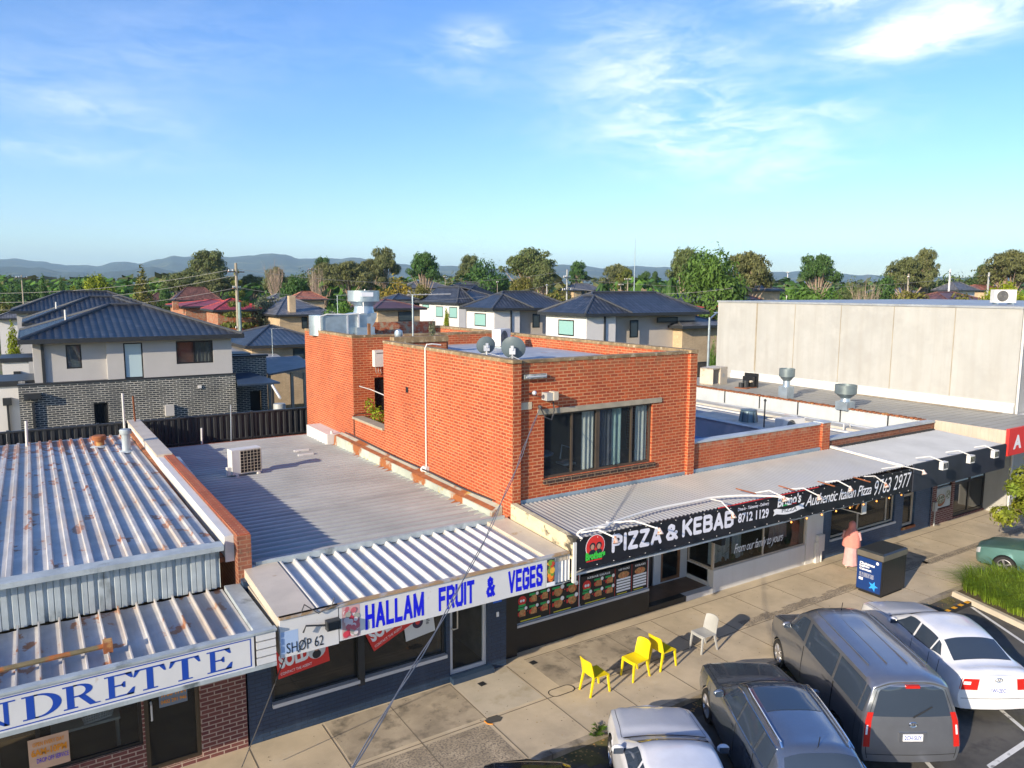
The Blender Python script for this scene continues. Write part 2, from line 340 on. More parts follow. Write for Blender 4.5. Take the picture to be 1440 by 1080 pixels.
def dup(root,loc,rz,label,group=None,scale=None):
    r=root.copy(); COL.objects.link(r); r.location=loc; r.rotation_euler=(0,0,rz); r['label']=label
    if group: r['group']=group
    if scale: r.scale=scale
    for ch in root.children:
        c=ch.copy(); COL.objects.link(c); c.parent=r
        for g in ch.children:
            d=g.copy(); COL.objects.link(d); d.parent=c
    return r
def txtmesh(s,bold=0.,shear=0.,space=1.,res=3):
    cu=D.curves.new('t','FONT'); cu.body=s; cu.size=1; cu.offset=bold; cu.shear=shear; cu.space_character=space; cu.resolution_u=res; cu.extrude=0
    o=D.objects.new('t',cu); COL.objects.link(o); dg=bpy.context.evaluated_depsgraph_get(); dg.update()
    me=D.meshes.new_from_object(o.evaluated_get(dg)); vs=[v.co.copy() for v in me.vertices]; fs=[tuple(p.vertices) for p in me.polygons]
    D.objects.remove(o); D.curves.remove(cu); D.meshes.remove(me); return vs,fs
def text(mb,s,O,ux,uz,w,h,bold=0.,shear=0.,space=1.,lift=.006,mi=0):
    """write s with its ink box from O spanning w along ux and h along uz (world unit vectors)"""
    vs,fs=txtmesh(s,bold,shear,space)
    x0=min(v.x for v in vs);x1=max(v.x for v in vs);y0=min(v.y for v in vs);y1=max(v.y for v in vs)
    ux=Vector(ux).normalized();uz=Vector(uz).normalized();n=ux.cross(uz); O=Vector(O)+n*lift
    mb.add([O+ux*((v.x-x0)/(x1-x0)*w)+uz*((v.y-y0)/(y1-y0)*h) for v in vs],fs,mi); return mb
XU=(1,0,0); ZU=(0,0,1)
def ytext(mb,s,x0,x1,z0,z1,Y,**k): return text(mb,s,(x0,Y,z0),XU,ZU,x1-x0,z1-z0,**k)
def disc(mb,c,r,Y,n=16,mi=0,rz=None):
    rz=rz or r; return mb.add([(c[0]+r*math.cos(2*math.pi*i/n),Y,c[1]+rz*math.sin(2*math.pi*i/n)) for i in range(n)],[tuple(range(n))],mi)
def rect(mb,x0,x1,z0,z1,Y,mi=0): return mb.quad((x0,Y,z0),(x1,Y,z0),(x1,Y,z1),(x0,Y,z1),mi=mi)
def window(parent,x0,x1,z0,z1,Y,fm=blackm,gm=glassh,mull=(),bars=(),w=.05,dep=.06,ax='y',name='window',gy=.03):
    """frame + pane; the face of the frame stands at Y (y-walls) or X (x-walls)"""
    def B(mb,a,b,c,d,lo,hi):
        if ax=='y': mb.box(a,b,Y+lo,Y+hi,c,d)
        else: mb.box(Y+lo,Y+hi,a,b,c,d)
    f=MB(); B(f,x0,x1,z0,z0+w,0,dep); B(f,x0,x1,z1-w,z1,0,dep); B(f,x0,x0+w,z0+w,z1-w,0,dep); B(f,x1-w,x1,z0+w,z1-w,0,dep)
    for m in mull: B(f,m-w/2,m+w/2,z0+w,z1-w,0,dep)
    for b in bars: B(f,x0+w,x1-w,b-w/2,b+w/2,.004,dep-.004)
    fo=f.build(name,fm,parent)
    g=MB(); B(g,x0+w*.5,x1-w*.5,z0+w*.5,z1-w*.5,gy,gy+.008); g.build('pane',gm,fo)
    return fo
import itertools
SG={'H':(.62,[[(0,0),(0,1)],[(1,0),(1,1)],[(0,.5),(1,.5)]]),'A':(.66,[[(0,0),(.5,1),(1,0)],[(.2,.3),(.8,.3)]]),'L':(.5,[[(0,1),(0,0),(1,0)]]),'M':(.8,[[(0,0),(0,1),(.5,.05),(1,1),(1,0)]]),
'F':(.52,[[(0,0),(0,1),(1,1)],[(0,.52),(.85,.52)]]),'R':(.62,[[(0,0),(0,1),(.7,1),(1,.88),(1,.62),(.7,.5),(0,.5)],[(.55,.5),(1,0)]]),'U':(.62,[[(0,1),(0,.15),(.2,0),(.8,0),(1,.15),(1,1)]]),'I':(.0,[[(.5,0),(.5,1)]]),
'T':(.58,[[(0,1),(1,1)],[(.5,1),(.5,0)]]),'V':(.64,[[(0,1),(.5,0),(1,1)]]),'E':(.52,[[(1,1),(0,1),(0,0),(1,0)],[(0,.52),(.85,.52)]]),'G':(.62,[[(1,.8),(1,.9),(.8,1),(.2,1),(0,.85),(0,.15),(.2,0),(.8,0),(1,.15),(1,.45),(.6,.45)]]),
'S':(.58,[[(1,.78),(1,.88),(.8,1),(.2,1),(0,.86),(0,.68),(.2,.55),(.8,.45),(1,.32),(1,.14),(.8,0),(.2,0),(0,.12),(0,.24)]]),'&':(.66,[[(1,0),(.2,.7),(.2,.9),(.4,1),(.65,.9),(.65,.72),(.1,.35),(0,.2),(.15,0),(.55,0),(.95,.45)]]),
'P':(.58,[[(0,0),(0,1),(.7,1),(1,.86),(1,.6),(.7,.46),(0,.46)]]),'Z':(.58,[[(0,1),(1,1),(0,0),(1,0)]]),'K':(.62,[[(0,0),(0,1)],[(1,1),(.05,.45)],[(.35,.6),(1,0)]]),'B':(.6,[[(0,0),(0,1),(.7,1),(.95,.88),(.95,.65),(.7,.53),(0,.53)],[(.7,.53),(1,.4),(1,.13),(.7,0),(0,0)]])}
def strokes(mb,word,O,ux,uz,w,h,wt=.17,gap=.1,xs=1.,rnd_=True):
    """bold block letters drawn with broad strokes, filling w by h from O"""
    ux=Vector(ux).normalized();uz=Vector(uz).normalized();n=ux.cross(uz); tot=sum(SG[c][0] for c in word)+len(word)*wt*xs+gap*(len(word)-1); k=w/tot; x=0; lay=itertools.count()
    for ci,c in enumerate(word):
        lay=itertools.count(1+ci%2*0); cw,pl=SG[c]
        for line in pl:
            P=[Vector((x+wt*xs/2+p[0]*cw,wt/2+p[1]*(1-wt),0)) for p in line]
            if c=='I': P=[Vector((x+wt*xs/2,p.y,0)) for p in P]
            M_=lambda q:O+ux*(q.x*k)+uz*(q.y*h)+n*(.002+L0)
            for a,b in zip(P,P[1:]):
                L0=.00025*next(lay); asp=k/h; d=Vector(((b.x-a.x)*asp,b.y-a.y,0)); d.normalize(); t=Vector((-d.y/asp*xs*asp if 0 else -d.y*xs,d.x,0))*wt/2; e=Vector((d.x*xs,d.y,0))*wt/2*(.98 if not rnd_ else .0)
                mb.add([M_(a-t-e),M_(b-t+e),M_(b+t+e),M_(a+t-e)],[(0,1,2,3)])
            if rnd_:
                for q in P:
                    L0=.00025*next(lay); mb.add([M_(q+Vector((wt/2*xs*math.cos(i*math.pi/6),wt/2*math.sin(i*math.pi/6),0))) for i in range(12)],[tuple(range(12))])
        x+=cw+wt*xs+gap
    return mb
exec_parts=[]
# ================================================================== GROUND
g=MB(); g.box(-3000,9000,-1500,14000,-.6,-.16); 
groundm=pbr('suburban_ground',(.12,.12,.06),.95,0,.5,.03,spot=((.20,.16,.10),.06,.5,.6),sp2=((.09,.13,.03),.12,.5,.6))
struct(g.build('ground',groundm))
g=MB(); g.box(-25,70,-30,11.7,-.155,-.12); struct(g.build('road',asph))
g=MB(); g.box(-25,70,11.86,16.8,-.155,0); struct(g.build('footpath',pave))
g=MB(); 
x=-25.
while x<60: g.box(x,x+2.38,11.70,11.855,-.155,.004); x+=2.4
struct(g.build('kerb',kerbm))
# slabs, joints, bands
g=MB(); g.box(8.12,9.68,13.6,15.35,0,.004); struct(g.build('pale_slab',pave2))
g=MB()
for i in range(30):
    y=13.52+.05*math.sin(i); g.box(16.8+i*.32,17.13+i*.32,y,y+.32+.05*math.cos(i*2),0,.004)
for i in range(30): g.box(26.2+i*.32,26.53+i*.32,13.4,13.7,0,.004)
g.box(4.95,8.0,11.87,13.4,0,.003); struct(g.build('footpath_patch',pebble))
g=MB(); g.box(4.95,8.08,13.62,15.32,0,.0035); g.box(10.3,14.1,13.7,15.3,0,.0035); g.box(24.2,27.5,13.75,15.3,0,.0035); struct(g.build('stained_slab',pavedk))
g=MB()
for X in (-1.5,1.6,3.3,4.88,6.45,8.08,9.72,11.3,13.0,14.7,16.4,18.1,19.8,21.5,23.4,25.2,27,29,31,33,36,39): g.box(X,X+.018,11.87,15.3,0,.0065)
g.box(-6,60,13.49,13.512,0,.006); g.box(10.3,60,15.33,15.352,0,.006)
struct(g.build('footpath_joints',jointm))
# parking lines
u=Vector((math.sin(rad(32)),math.cos(rad(32)),0)); vv=Vector((u.y,-u.x,0))
g=MB()
for X in (7.55,10.75,14.0,17.25,20.6,24.0):
    A=Vector((X,10.3 if X<10 else 10.9,-.116)); A=Vector((X,10.9,-.116)); B=A-u*5.3; g.quad(A-vv*.05,B-vv*.05,B+vv*.05,A+vv*.05)
g.quad((16.05,6.75,-.1155),(15.98,6.64,-.1155),(22,6.6,-.1155),(22,6.72,-.1155))
struct(g.build('road_markings',linep))
# litter, gum spots, gutter moss
def bits(name,n,seed,x0,x1,y0,y1,z,s0,s1,mat,label,kind='stuff'):
    rnd=random.Random(seed); m=MB(); vs=[];fs=[]
    for _ in range(n):
        x=rnd.uniform(x0,x1);y=y0+(y1-y0)*rnd.random(); s_=rnd.uniform(s0,s1); q=rnd.uniform(0,6.28); k=len(vs); nn=5
        for i in range(nn): a_=q+i*2*math.pi/nn; rr=s_*rnd.uniform(.6,1.2); vs.append(Vector((x+rr*math.cos(a_),y+rr*math.sin(a_),z+rnd.uniform(0,.002))))
        fs.append(tuple(range(k,k+nn)))
    m.v=vs;m.f=fs;m.m=[0]*n; o=m.build(name,mat); o['kind']=kind; o['label']=label
bits('gum_spots',520,3,-2,38,11.95,15.3,.0072,.008,.022,flat('gum_spot',(.13,.11,.085),.9),'dark old chewing gum spots trodden into the footpath')
bits('leaf_litter',420,4,6,24.2,11.35,11.68,-.113,.012,.035,pbr('dry_leaf',(.36,.22,.08),.9,0,.6,30),'dry fallen leaves gathered in the gutter along the kerb')
bits('leaf_litter',120,5,7,30,11.9,15.2,.008,.008,.022,pbr('pale_leaf',(.45,.33,.16),.9,0,.6,30),'scattered dry leaves and crumbs on the footpath')
g=MB()
for i in range(60): x=8+i*.27; g.box(x,x+.272,11.12+.14*math.sin(i*.9)+.08*math.sin(i*2.3),11.70,-.119,-.1165)
o=g.build('gutter_moss',pbr('mossy_gutter',(.115,.105,.035),.9,0,.5,2.5,spot=((.06,.055,.05),1.5,.45,.6))); o['kind']='stuff'; o['label']='greenish moss and silt film along the gutter'
# oil stains
m=MB()
# drain covers
def cover(x,y,label,w=.17):
    t=thing('drain_cover',label,'drain cover',(x,y,0),.1)
    a=MB(); a.box(-w/2,w/2,-w/2,w/2,.001,.010); a.build('lid',char,t,local=True)
    a=MB()
    for i in range(4): a.box(-w*.4,w*.4,-w*.4+i*w*.22,-w*.4+i*w*.22+.012,.010,.013)
    a.build('slot',darkgap,t,local=True)
p=oz(678,962); cover(p.x,p.y,'small dark square drain cover set in the pale concrete slab')
p=oz(750,932); cover(p.x,p.y,'small dark square drain cover set beside the black shop wall')
t=thing('pit_cover','long oval pit cover ring in the footpath left of the yellow chairs','pit cover',(10.22,13.6,0))
def oval(a,b,n=32): 
    r=b; return [(math.copysign(a-b,math.cos(q))+r*math.cos(q),r*math.sin(q)) for q in [2*math.pi*(i+.5)/n for i in range(n)]]
O=oval(.36,.17);I=oval(.335,.145); m=MB()
for i in range(32):
    j=(i+1)%32; m.quad((*O[i],.010),(*O[j],.010),(*I[j],.010),(*I[i],.010))
m.build('rim',darkgap,t,local=True)
m=MB(); m.prism([(*q,.001) for q in I],(0,0,.007)); m.build('lid',pave,t,local=True)
t=tag(MB().prism([(8.05,13.35,.001),(8.3,13.3,.001),(8.42,13.4,.001),(8.36,13.55,.001),(8.15,13.57,.001),(8.0,13.5,.001)],(0,0,.008)).build('patch',asph),'ragged dark tar patch ringed by yellow paint on the footpath','patch')
m=MB(); m.tube([(8.0,13.5,.008),(8.0,13.36,.008),(8.1,13.28,.008)],.012,4); m.build('paint_mark',orl,t)

# ================================================================== LAUNDRETTE (left)
KLIP=[(0,0),(.05,.065),(.27,.065),(.34,0)]
L=thing('laundrette','low laundrette shop with ribbed rusty metal roof at the left','shop',(-2,24,0))
a=MB(); a.wall('y',15.35,.24,-8,3.32,0,3.30,[(-2.6,1.36,.72,2.75),(1.40,2.42,.1,2.75)]); a.build('front_wall',red_br,L)
a=MB(); a.box(-8,3.1,15.6,32.4,0,.06); a.build('floor',floorm,L)
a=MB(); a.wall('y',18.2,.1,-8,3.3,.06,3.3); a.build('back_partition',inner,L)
z=4.3
a=MB(); a.sheet((-8.0,15.72,4.31),(3.0,15.72,4.31),(-8.0,32.5,3.84),33,KLIP); a.build('roof',zinc,L)
a=MB(); a.sheet((3.0,15.78,3.42),(-8.0,15.78,3.42),(3.0,15.78,4.30),40,[(0,0),(.06,.045),(.24,.045),(.3,0),(.62,0),(.66,.02),(.7,0)]); a.build('wall_cladding',zincw,L)
a=MB(); a.hexa([(-8,15.60,4.26),(3.06,15.60,4.26),(3.06,15.86,4.26),(-8,15.86,4.26)],[(-8,15.60,4.36),(3.06,15.60,4.36),(3.06,15.86,4.395),(-8,15.86,4.395)]); a.build('ridge_flashing',zincw,L)
a=MB(); a.box(-8,3.1,32.45,32.62,3.76,3.84); a.build('rear_gutter',zincw,L)
a=MB(); a.box(3.03,3.14,15.95,32.4,3.9,4.0); a.build('valley_gutter',rustm,L)
a=MB(); a.hexa([(3.14,15.9,3.9),(3.32,15.9,3.9),(3.32,33.8,3.6),(3.14,33.8,3.6)],[(3.14,15.9,4.46),(3.32,15.9,4.46),(3.32,33.8,4.12),(3.14,33.8,4.12)])
a.build('parapet',white,L)
a=MB(); a.hexa([(3.12,25.5,4.27),(3.58,25.5,4.27),(3.58,33.9,4.1),(3.12,33.9,4.1)],[(3.12,25.5,4.36),(3.58,25.5,4.36),(3.58,33.9,4.2),(3.12,33.9,4.2)]); a.build('parapet_cap',beige,L)
a=MB(); a.hexa([(3.325,15.6,0),(3.6,15.6,0),(3.6,33.8,0),(3.325,33.8,0)],[(3.325,15.6,4.5),(3.6,15.6,4.5),(3.6,33.8,4.15),(3.325,33.8,4.15)]); 
a.build('party_wall',brown_br,L)
a=MB(); a.hexa([(3.335,15.62,4.5),(3.59,15.62,4.5),(3.59,25.4,4.31),(3.335,25.4,4.31)],[(3.335,15.62,4.53),(3.59,15.62,4.53),(3.59,25.4,4.34),(3.335,25.4,4.34)]); a.build('brick_coping',orange2,L)
a=MB(); a.hexa([(3.62,18.6,4.02),(3.95,18.4,3.7),(3.66,24.6,4.1),(3.62,24.6,4.1)],[(3.63,18.6,4.06),(3.96,18.4,3.74),(3.70,24.9,4.35),(3.6,24.9,4.37)]); a.build('loose_flashing',zincw,L)
# awning
a=MB(); a.sheet((-8,13.06,3.44),(3.02,13.06,3.44),(-8,15.74,3.40),34,[(0,0),(.02,.09),(.09,.09),(.13,.0),(.5,-.012)]); a.build('awning_roof',zinc,L)
a=MB(); a.box(-8,3.36,12.98,13.05,2.86,2.93); a.box(-8,3.38,12.97,13.12,3.52,3.56); a.hexa([(3.03,13.05,3.42),(3.36,13.05,3.42),(3.34,15.6,3.42),(3.03,15.6,3.42)],[(3.03,13.05,3.52),(3.38,13.05,3.50),(3.34,15.6,3.50),(3.03,15.6,3.52)]); a.build('awning_trim',zincw,L)
a=MB(); a.box(-8,3.3,13.08,15.34,2.88,2.91); a.build('awning_soffit',white,L)
a=MB(); a.box(-8,2.98,13.0,13.06,2.93,3.52); fs=a.build('sign_board',white2,L)
a=MB()
for k in range(4): a.box(3.02,3.36,12.995,13.06,2.94+k*.148,3.06+k*.148)
a.build('louvre',white2,L)
# serif lettering
def serif(mb,ch,x,z,w,h,Y,mi=0):
    s=w*.17; t=h*.075
    R=lambda a,b,c,d: rect(mb,x+a*w,x+b*w,z+c*h,z+d*h,Y,mi)
    def poly(*p): mb.quad(*[(x+q[0]*w,Y,z+q[1]*h) for q in p],mi=mi)
    if ch=='E':
        R(.0,.42,0,.06);R(.0,.42,.94,1);R(.12,.32,.06,.94);R(.42,.95,0,.07);R(.42,.9,.93,1);R(.32,.62,.47,.54)
        poly((.95,0),(1.,.3),(.93,.3),(.72,.07),(.72,.0));poly((.9,1),(.95,.74),(.88,.74),(.7,.93),(.7,1));poly((.62,.38),(.68,.38),(.68,.64),(.62,.64),(.55,.54),(.55,.47))
    if ch=='T':
        R(.27,.73,0,.06);R(.4,.6,.06,.93);R(.06,.94,.93,1);poly((.06,1),(0,.7),(.06,.7),(.2,.93));poly((.94,1),(.8,.93),(.94,.7),(1,.7))
    if ch in 'DR':
        R(.0,.4,0,.06);R(.0,.4,.94,1);R(.1,.3,.06,.94)
    if ch=='D':
        n=14
        for i in range(n):
            a0=-math.pi/2+math.pi*i/n;a1=-math.pi/2+math.pi*(i+1)/n
            P=lambda q,rx,rz:(.38+rx*math.cos(q),.5+rz*math.sin(q))
            poly(P(a0,.60,.5),P(a1,.60,.5),P(a1,.38,.435),P(a0,.38,.435))
        R(.3,.38,0,.065);R(.3,.38,.935,1)
    if ch=='R':
        n=12
        for i in range(n):
            a0=-math.pi/2+math.pi*i/n;a1=-math.pi/2+math.pi*(i+1)/n
            P=lambda q,rx,rz:(.42+rx*math.cos(q),.73+rz*math.sin(q))
            poly(P(a0,.42,.27),P(a1,.42,.27),P(a1,.22,.205),P(a0,.22,.205))
        R(.3,.42,.46,.525);R(.3,.42,.935,1); poly((.42,.48),(.62,.50),(.9,.06),(1.04,.05),(1.04,0),(.74,0))
    if ch=='N':
        R(0,.32,.94,1);R(.12,.2,.06,.94);R(.0,.32,0,.06);R(.8,.88,.0,.94);R(.68,1,.94,1);poly((.1,.98),(.34,.98),(.88,.0),(.8,.0))
a=MB()
zt=lambda px,py: oy(px,py,12.99)
for ch,px0,px1 in (('N',-62,18),('D',27,85),('R',86,137),('E',146,189),('T',187,234),('T',238,283),('E',292,328)):
    A=oy(px0,950,12.99).x if px0>-50 else oy(0,950,12.99).x-.62; B=oy(px1,950,12.99).x
    serif(a,ch,A,3.02,B-A,.385,12.997)
a.build('lettering',navyl,fs)
a=MB()
for z0,z1 in ((3.455,3.475),(2.955,2.975)): rect(a,-8,2.93,z0,z1,12.998)
rect(a,2.91,2.93,2.975,3.455,12.998); a.build('border_line',navyl,fs)
window(L,-2.6,1.36,.72,2.75,15.40,fm=blackm,gm=glassc,mull=(-.35,),w=.06)
dr=window(L,1.40,2.42,.1,2.75,15.42,fm=flat('brown_door_frame',(.07,.05,.03),.4),gm=glassc,w=.08,name='door')
a=MB(); a.tube([(1.53,15.40,1.15),(1.53,15.33,1.18),(1.53,15.33,1.5),(1.53,15.40,1.53)],.02,6); a.build('handle',silver,dr)
a=MB(); rect(a,1.68,2.2,1.35,2.6,15.415); dsg=a.build('door_notice',slate,dr)
a=MB(); rect(a,1.66,2.2,2.02,2.16,15.411); a.build('notice_stripe',flat('pale_strip',(.4,.5,.6)),dsg)
a=MB(); ytext(a,'9706 1724',1.71,2.18,1.56,1.68,15.405,bold=.03);ytext(a,'0402 291 946',1.71,2.18,1.42,1.50,15.405,bold=.02);ytext(a,'6AM - 10PM',1.8,2.1,2.28,2.38,15.405,bold=.02); a.build('notice_numbers',orl,dsg)
a=MB(); ytext(a,'AUTOMATIC DOOR LOCK',1.68,2.18,2.05,2.12,15.4);ytext(a,'Phone',1.84,2.05,1.74,1.82,15.405); a.build('notice_words',whl,dsg)
a=MB(); rect(a,.86,1.28,1.92,2.2,15.395); ns=a.build('window_notice',white2,L)
a=MB(); ytext(a,'NOTICE',.9,1.24,2.10,2.17,15.389,bold=.03)
for k in range(4): ytext(a,'PLEASE READ BEFORE USE',.92,1.22,2.05-k*.032,2.065-k*.032,15.389)
a.build('notice_print',blkl,ns)
pO=oy(42,1062,15.39); a=MB(); rect(a,pO.x-.02,pO.x+.62,.8,1.42,15.39); ns=a.build('hours_sign',pbr('peach_board',(.62,.40,.28),.5),L)
a=MB(); ytext(a,'OPEN EVERY DAY',pO.x+.05,pO.x+.55,1.27,1.35,15.384,bold=.02); ytext(a,'6AM-10PM',pO.x+.02,pO.x+.58,1.08,1.22,15.384,bold=.04); a.build('hours_print',orl,ns)
a=MB(); ytext(a,'DROP OFF SERVICE',pO.x+.1,pO.x+.6,.94,1.03,15.384); a.build('service_print',bluel,ns)
# inside the laundrette window
t=thing('laundry_basket','white slatted laundry basket on the table behind the laundrette glass','laundry basket',(.62,16.0,1.22),rad(8))
m=MB()
for k in range(5): z=.03+k*.055; w=.24+.05*k/4; d_=.17+.04*k/4; m.tube([(-w,-d_,z),(w,-d_,z),(w,d_,z),(-w,d_,z),(-w,-d_,z)],.012 if k<4 else .02,5)
for k in range(13): f=-1+2*k/12; m.tube([(f*.24,-.17,.02),(f*.29,-.21,.26)],.009,4); m.tube([(f*.24,.17,.02),(f*.29,.21,.26)],.009,4)
for k in range(8): f=-1+2*k/7; m.tube([(-.24,f*.17,.02),(-.29,f*.21,.26)],.009,4); m.tube([(.24,f*.17,.02),(.29,f*.21,.26)],.009,4)
m.build('slats',whl,t,local=True)
m=MB(); m.box(-.24,.24,-.17,.17,0,.02); m.build('bottom',whl,t,local=True)
t=thing('folding_table','white topped table inside the laundrette window','table',(.6,16.1,.1))
m=MB(); m.box(-.75,.42,-.3,.3,1.05,1.1); m.build('tabletop',white2,t,local=True)
for x in (-.7,.38):
    for y in (-.27,.27): m=MB(); m.tube([(x,y,0),(x,y,1.05)],.02); m.build('leg',alu,t,local=True)
t=thing('washing_machine','round doored washing machine behind the glass at the left edge','washing machine',(-1.55,16.1,.1))
m=MB(); m.box(-.55,.55,-.3,.4,0,1.9); m.build('cabinet',pbr('sage_panel',(.28,.33,.27),.5),t,local=True)
m=MB(); m.tube([(.42*math.cos(q*.3142),-.31,1.0+.42*math.sin(q*.3142)) for q in range(21)],.05,8); m.build('door_ring',alu,t,local=True,smooth=True)
m=MB(); disc(m,(0,1.0),.4,-.305,24); m.build('door_glass',glassd,t,local=True)
# rusty pipe and vents on laundrette roof
a=MB(); P0=oz(-30,949,3.6);P1=oz(158,906,3.6); a.tube([P0,P0.lerp(P1,.5),P1],.045,8); t=a.build('rusty_pipe',pbr('mossy_rusty_pipe',(.16,.13,.07),.9,0,.4,3,spot=(RUST,2,.5,.6))); tag(t,'long rusty mossy pipe lying across the laundrette awning','pipe')
a=MB(); a.box(P1.x-.14,P1.x+.0,P1.y-.1,P1.y+.1,3.50,3.68); a.build('bracket',rustm,t)
def roofpipe(px,py,z,r,h,label,cap=True,mat=zincw):
    p=oz(px,py,z); t=thing('roof_vent',label,'roof vent',p)
    m=MB(); m.cyl((0,0,-.1),(0,0,h),r,n=14); m.build('stack',mat,t,local=True,smooth=True)
    m=MB(); m.lathe((0,0,-.03),[(r*1.9,0),(r*1.3,.05),(r*1.02,.06)],14); m.build('flashing',zincw,t,local=True)
    if cap: m=MB(); m.lathe((0,0,h-.02),[(r*1.45,0),(r*1.5,.12),(r*1.3,.16)],14); m.build('cap',mat,t,local=True,smooth=True)
roofpipe(140,627,3.97,.16,.24,'short rusty capped vent on the ribbed laundrette roof',mat=rustm)
roofpipe(178,634,4.02,.13,.62,'taller pale flue pipe near the laundrette parapet')

# ================================================================== FRUIT SHOP
Fs=thing('fruit_shop','navy painted fruit shop with corrugated roof and white sign','shop',(6.8,22,0))
a=MB(); a.wall('y',15.37,.25,3.36,9.76,0,3.6,[(3.85,8.03,.74,2.9),(8.14,9.2,.16,2.9)]); a.build('front_wall',navy_br,Fs)
a=MB(); a.box(3.66,9.9,15.7,30.9,0,.1); a.build('floor',floorm,Fs)
a=MB(); a.wall('y',18.6,.1,3.7,10,.1,3.3); a.box(9.3,9.4,15.8,18.6,.1,3.3); a.build('partition',pbr('pale_interior',(.30,.28,.25),.9),Fs)
a=MB()
for k in range(7): a.box(8.3+k*.0,8.5+k*.11,16.4+k*.25,16.65+k*.25,.1,1.9-k*.24)
a.build('stairs',white,Fs)
CORR=[(0,0),(.2,.012),(.35,.028),(.5,.034),(.65,.028),(.8,.012)]
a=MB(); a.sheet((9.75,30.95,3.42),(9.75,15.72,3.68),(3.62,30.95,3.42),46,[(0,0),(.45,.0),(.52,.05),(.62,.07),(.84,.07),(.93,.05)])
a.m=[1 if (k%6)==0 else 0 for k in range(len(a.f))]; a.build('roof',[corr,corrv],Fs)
a=MB(); a.box(3.66,9.9,30.95,31.05,3.3,3.46); a.build('rear_flashing',rustm,Fs)
a=MB(); a.box(3.66,9.9,30.7,30.94,0,3.4); a.build('rear_wall',brown_br,Fs)
# box gutter flashing against brick building
a=MB(); a.hexa([(9.72,16.1,3.4),(10.085,16.1,3.4),(10.085,28.0,3.3),(9.72,28.0,3.3)],[(9.78,16.1,3.86),(10.085,16.1,3.98),(10.085,28.0,3.98),(9.78,28.0,3.88)]); a.build('side_flashing',gutm,Fs)
a=MB(); a.hexa([(9.60,16.1,3.655),(9.74,16.1,3.655),(9.74,28.0,3.455),(9.60,28.0,3.455)],[(9.60,16.1,3.69),(9.74,16.1,3.73),(9.74,28.0,3.53),(9.60,28.0,3.49)]); a.build('apron_flashing',gutm,Fs)
a=MB(); a.hexa([(9.80,16.2,3.875),(9.94,16.2,3.92),(9.94,27.9,3.925),(9.80,27.9,3.89)],[(9.80,16.2,3.885),(9.94,16.2,3.933),(9.94,27.9,3.938),(9.80,27.9,3.90)]); a.build('rust_streak',rustm,Fs)
a=MB(); a.box(9.5,10.085,28.03,30.6,3.3,3.93); a.build('upstand',white,Fs)
a=MB(); a.tube([(9.78,28.1,3.4),(9.7,28.1,4.05)],.05); a.build('drain_stub',white,Fs)
# awning
SP=[(0,0),(.12,.085),(.22,.085),(.34,0)]
a=MB(); a.sheet((4.16,13.14,3.60),(9.36,13.14,3.60),(4.16,15.74,3.70),17,SP); a.build('awning_roof',awn,Fs)
a=MB(); a.hexa([(3.44,13.1,3.5),(4.14,13.1,3.5),(4.14,15.76,3.6),(3.44,15.76,3.6)],[(3.44,13.1,3.68),(4.14,13.1,3.68),(4.14,15.76,3.79),(3.44,15.76,3.79)]); a.build('awning_end_panel',beige,Fs)
a=MB(); a.hexa([(9.38,13.1,3.5),(9.98,13.1,3.5),(9.98,15.76,3.6),(9.38,15.76,3.6)],[(9.38,13.1,3.68),(9.98,13.1,3.68),(9.98,15.76,3.79),(9.38,15.76,3.79)]); a.build('awning_end_panel',beige,Fs)
a=MB(); a.box(3.45,3.5,13.14,15.6,2.96,3.5); a.box(9.93,9.97,13.14,15.6,2.96,3.5); a.build('awning_side',beige,Fs)
a=MB(); a.box(3.5,9.93,13.16,15.36,2.92,2.95); a.build('awning_soffit',white,Fs)
a=MB(); a.box(3.45,9.98,13.03,13.13,3.655,3.70); a.build('awning_edge',pbr('timber_edge',(.36,.24,.13),.7,spot=((.4,.4,.4),2,.5,.6)),Fs)
a=MB(); a.box(3.7,9.9,15.68,15.74,3.72,3.86); a.build('upper_flashing',zincw,Fs)
# sign
SY=13.10
X0=oy(476,870,SY).x; X1=oy(766,800,SY).x; X2=oy(779.5,800,SY).x
a=MB(); a.box(X0,X1,SY-.04,SY+.04,2.97,3.65); sg=a.build('sign_board',white2,Fs)
zf=lambda px,py: oy(px,py,SY).z
a=MB()
for w,p0,p1 in (('HALLAM',512,594.5),('FRUIT',615.5,665.5),('&',682.5,694.5),('VEGES',713,761)):
    A=oy(p0,850,SY).x;B=oy(p1,830,SY).x; zl=3.06; zh=3.56
    if w=='&': zl,zh=3.1,3.54
    strokes(a,w,Vector((A,SY-.041,zl)),XU,ZU,B-A,zh-zl,.20,.09 if w!='&' else 0,1.25,False)
a.build('lettering',bluel,sg)
def photo(par,name,x0,x1,z0,z1,Y,base,blobs,seed):
    rnd=random.Random(seed); m=MB(); rect(m,x0,x1,z0,z1,Y)
    cols=[base]+blobs
    for k in range(46):
        r=rnd.uniform(.03,.075); cx=rnd.uniform(x0+r,x1-r);cz=rnd.uniform(z0+r,z1-r); disc(m,(cx,cz),r,Y-.0012-.0004*k,10,mi=1+rnd.randrange(len(blobs)))
    return m.build(name,cols,par)
xa=oy(480,870,SY).x; xb=oy(505,870,SY).x
photo(sg,'berry_picture',xa,xb,2.99,3.62,SY-.043,flat('pic_pink',(.55,.35,.35)),[flat('p1',(.6,.05,.08)),flat('p2',(.35,.35,.30)),flat('p3',(.7,.6,.6)),flat('p4',(.5,.12,.15))],3)
a=MB(); a.box(X1+.01,X2,SY-.04,SY+.04,2.98,3.64); pb=a.build('picture_board',white2,Fs)
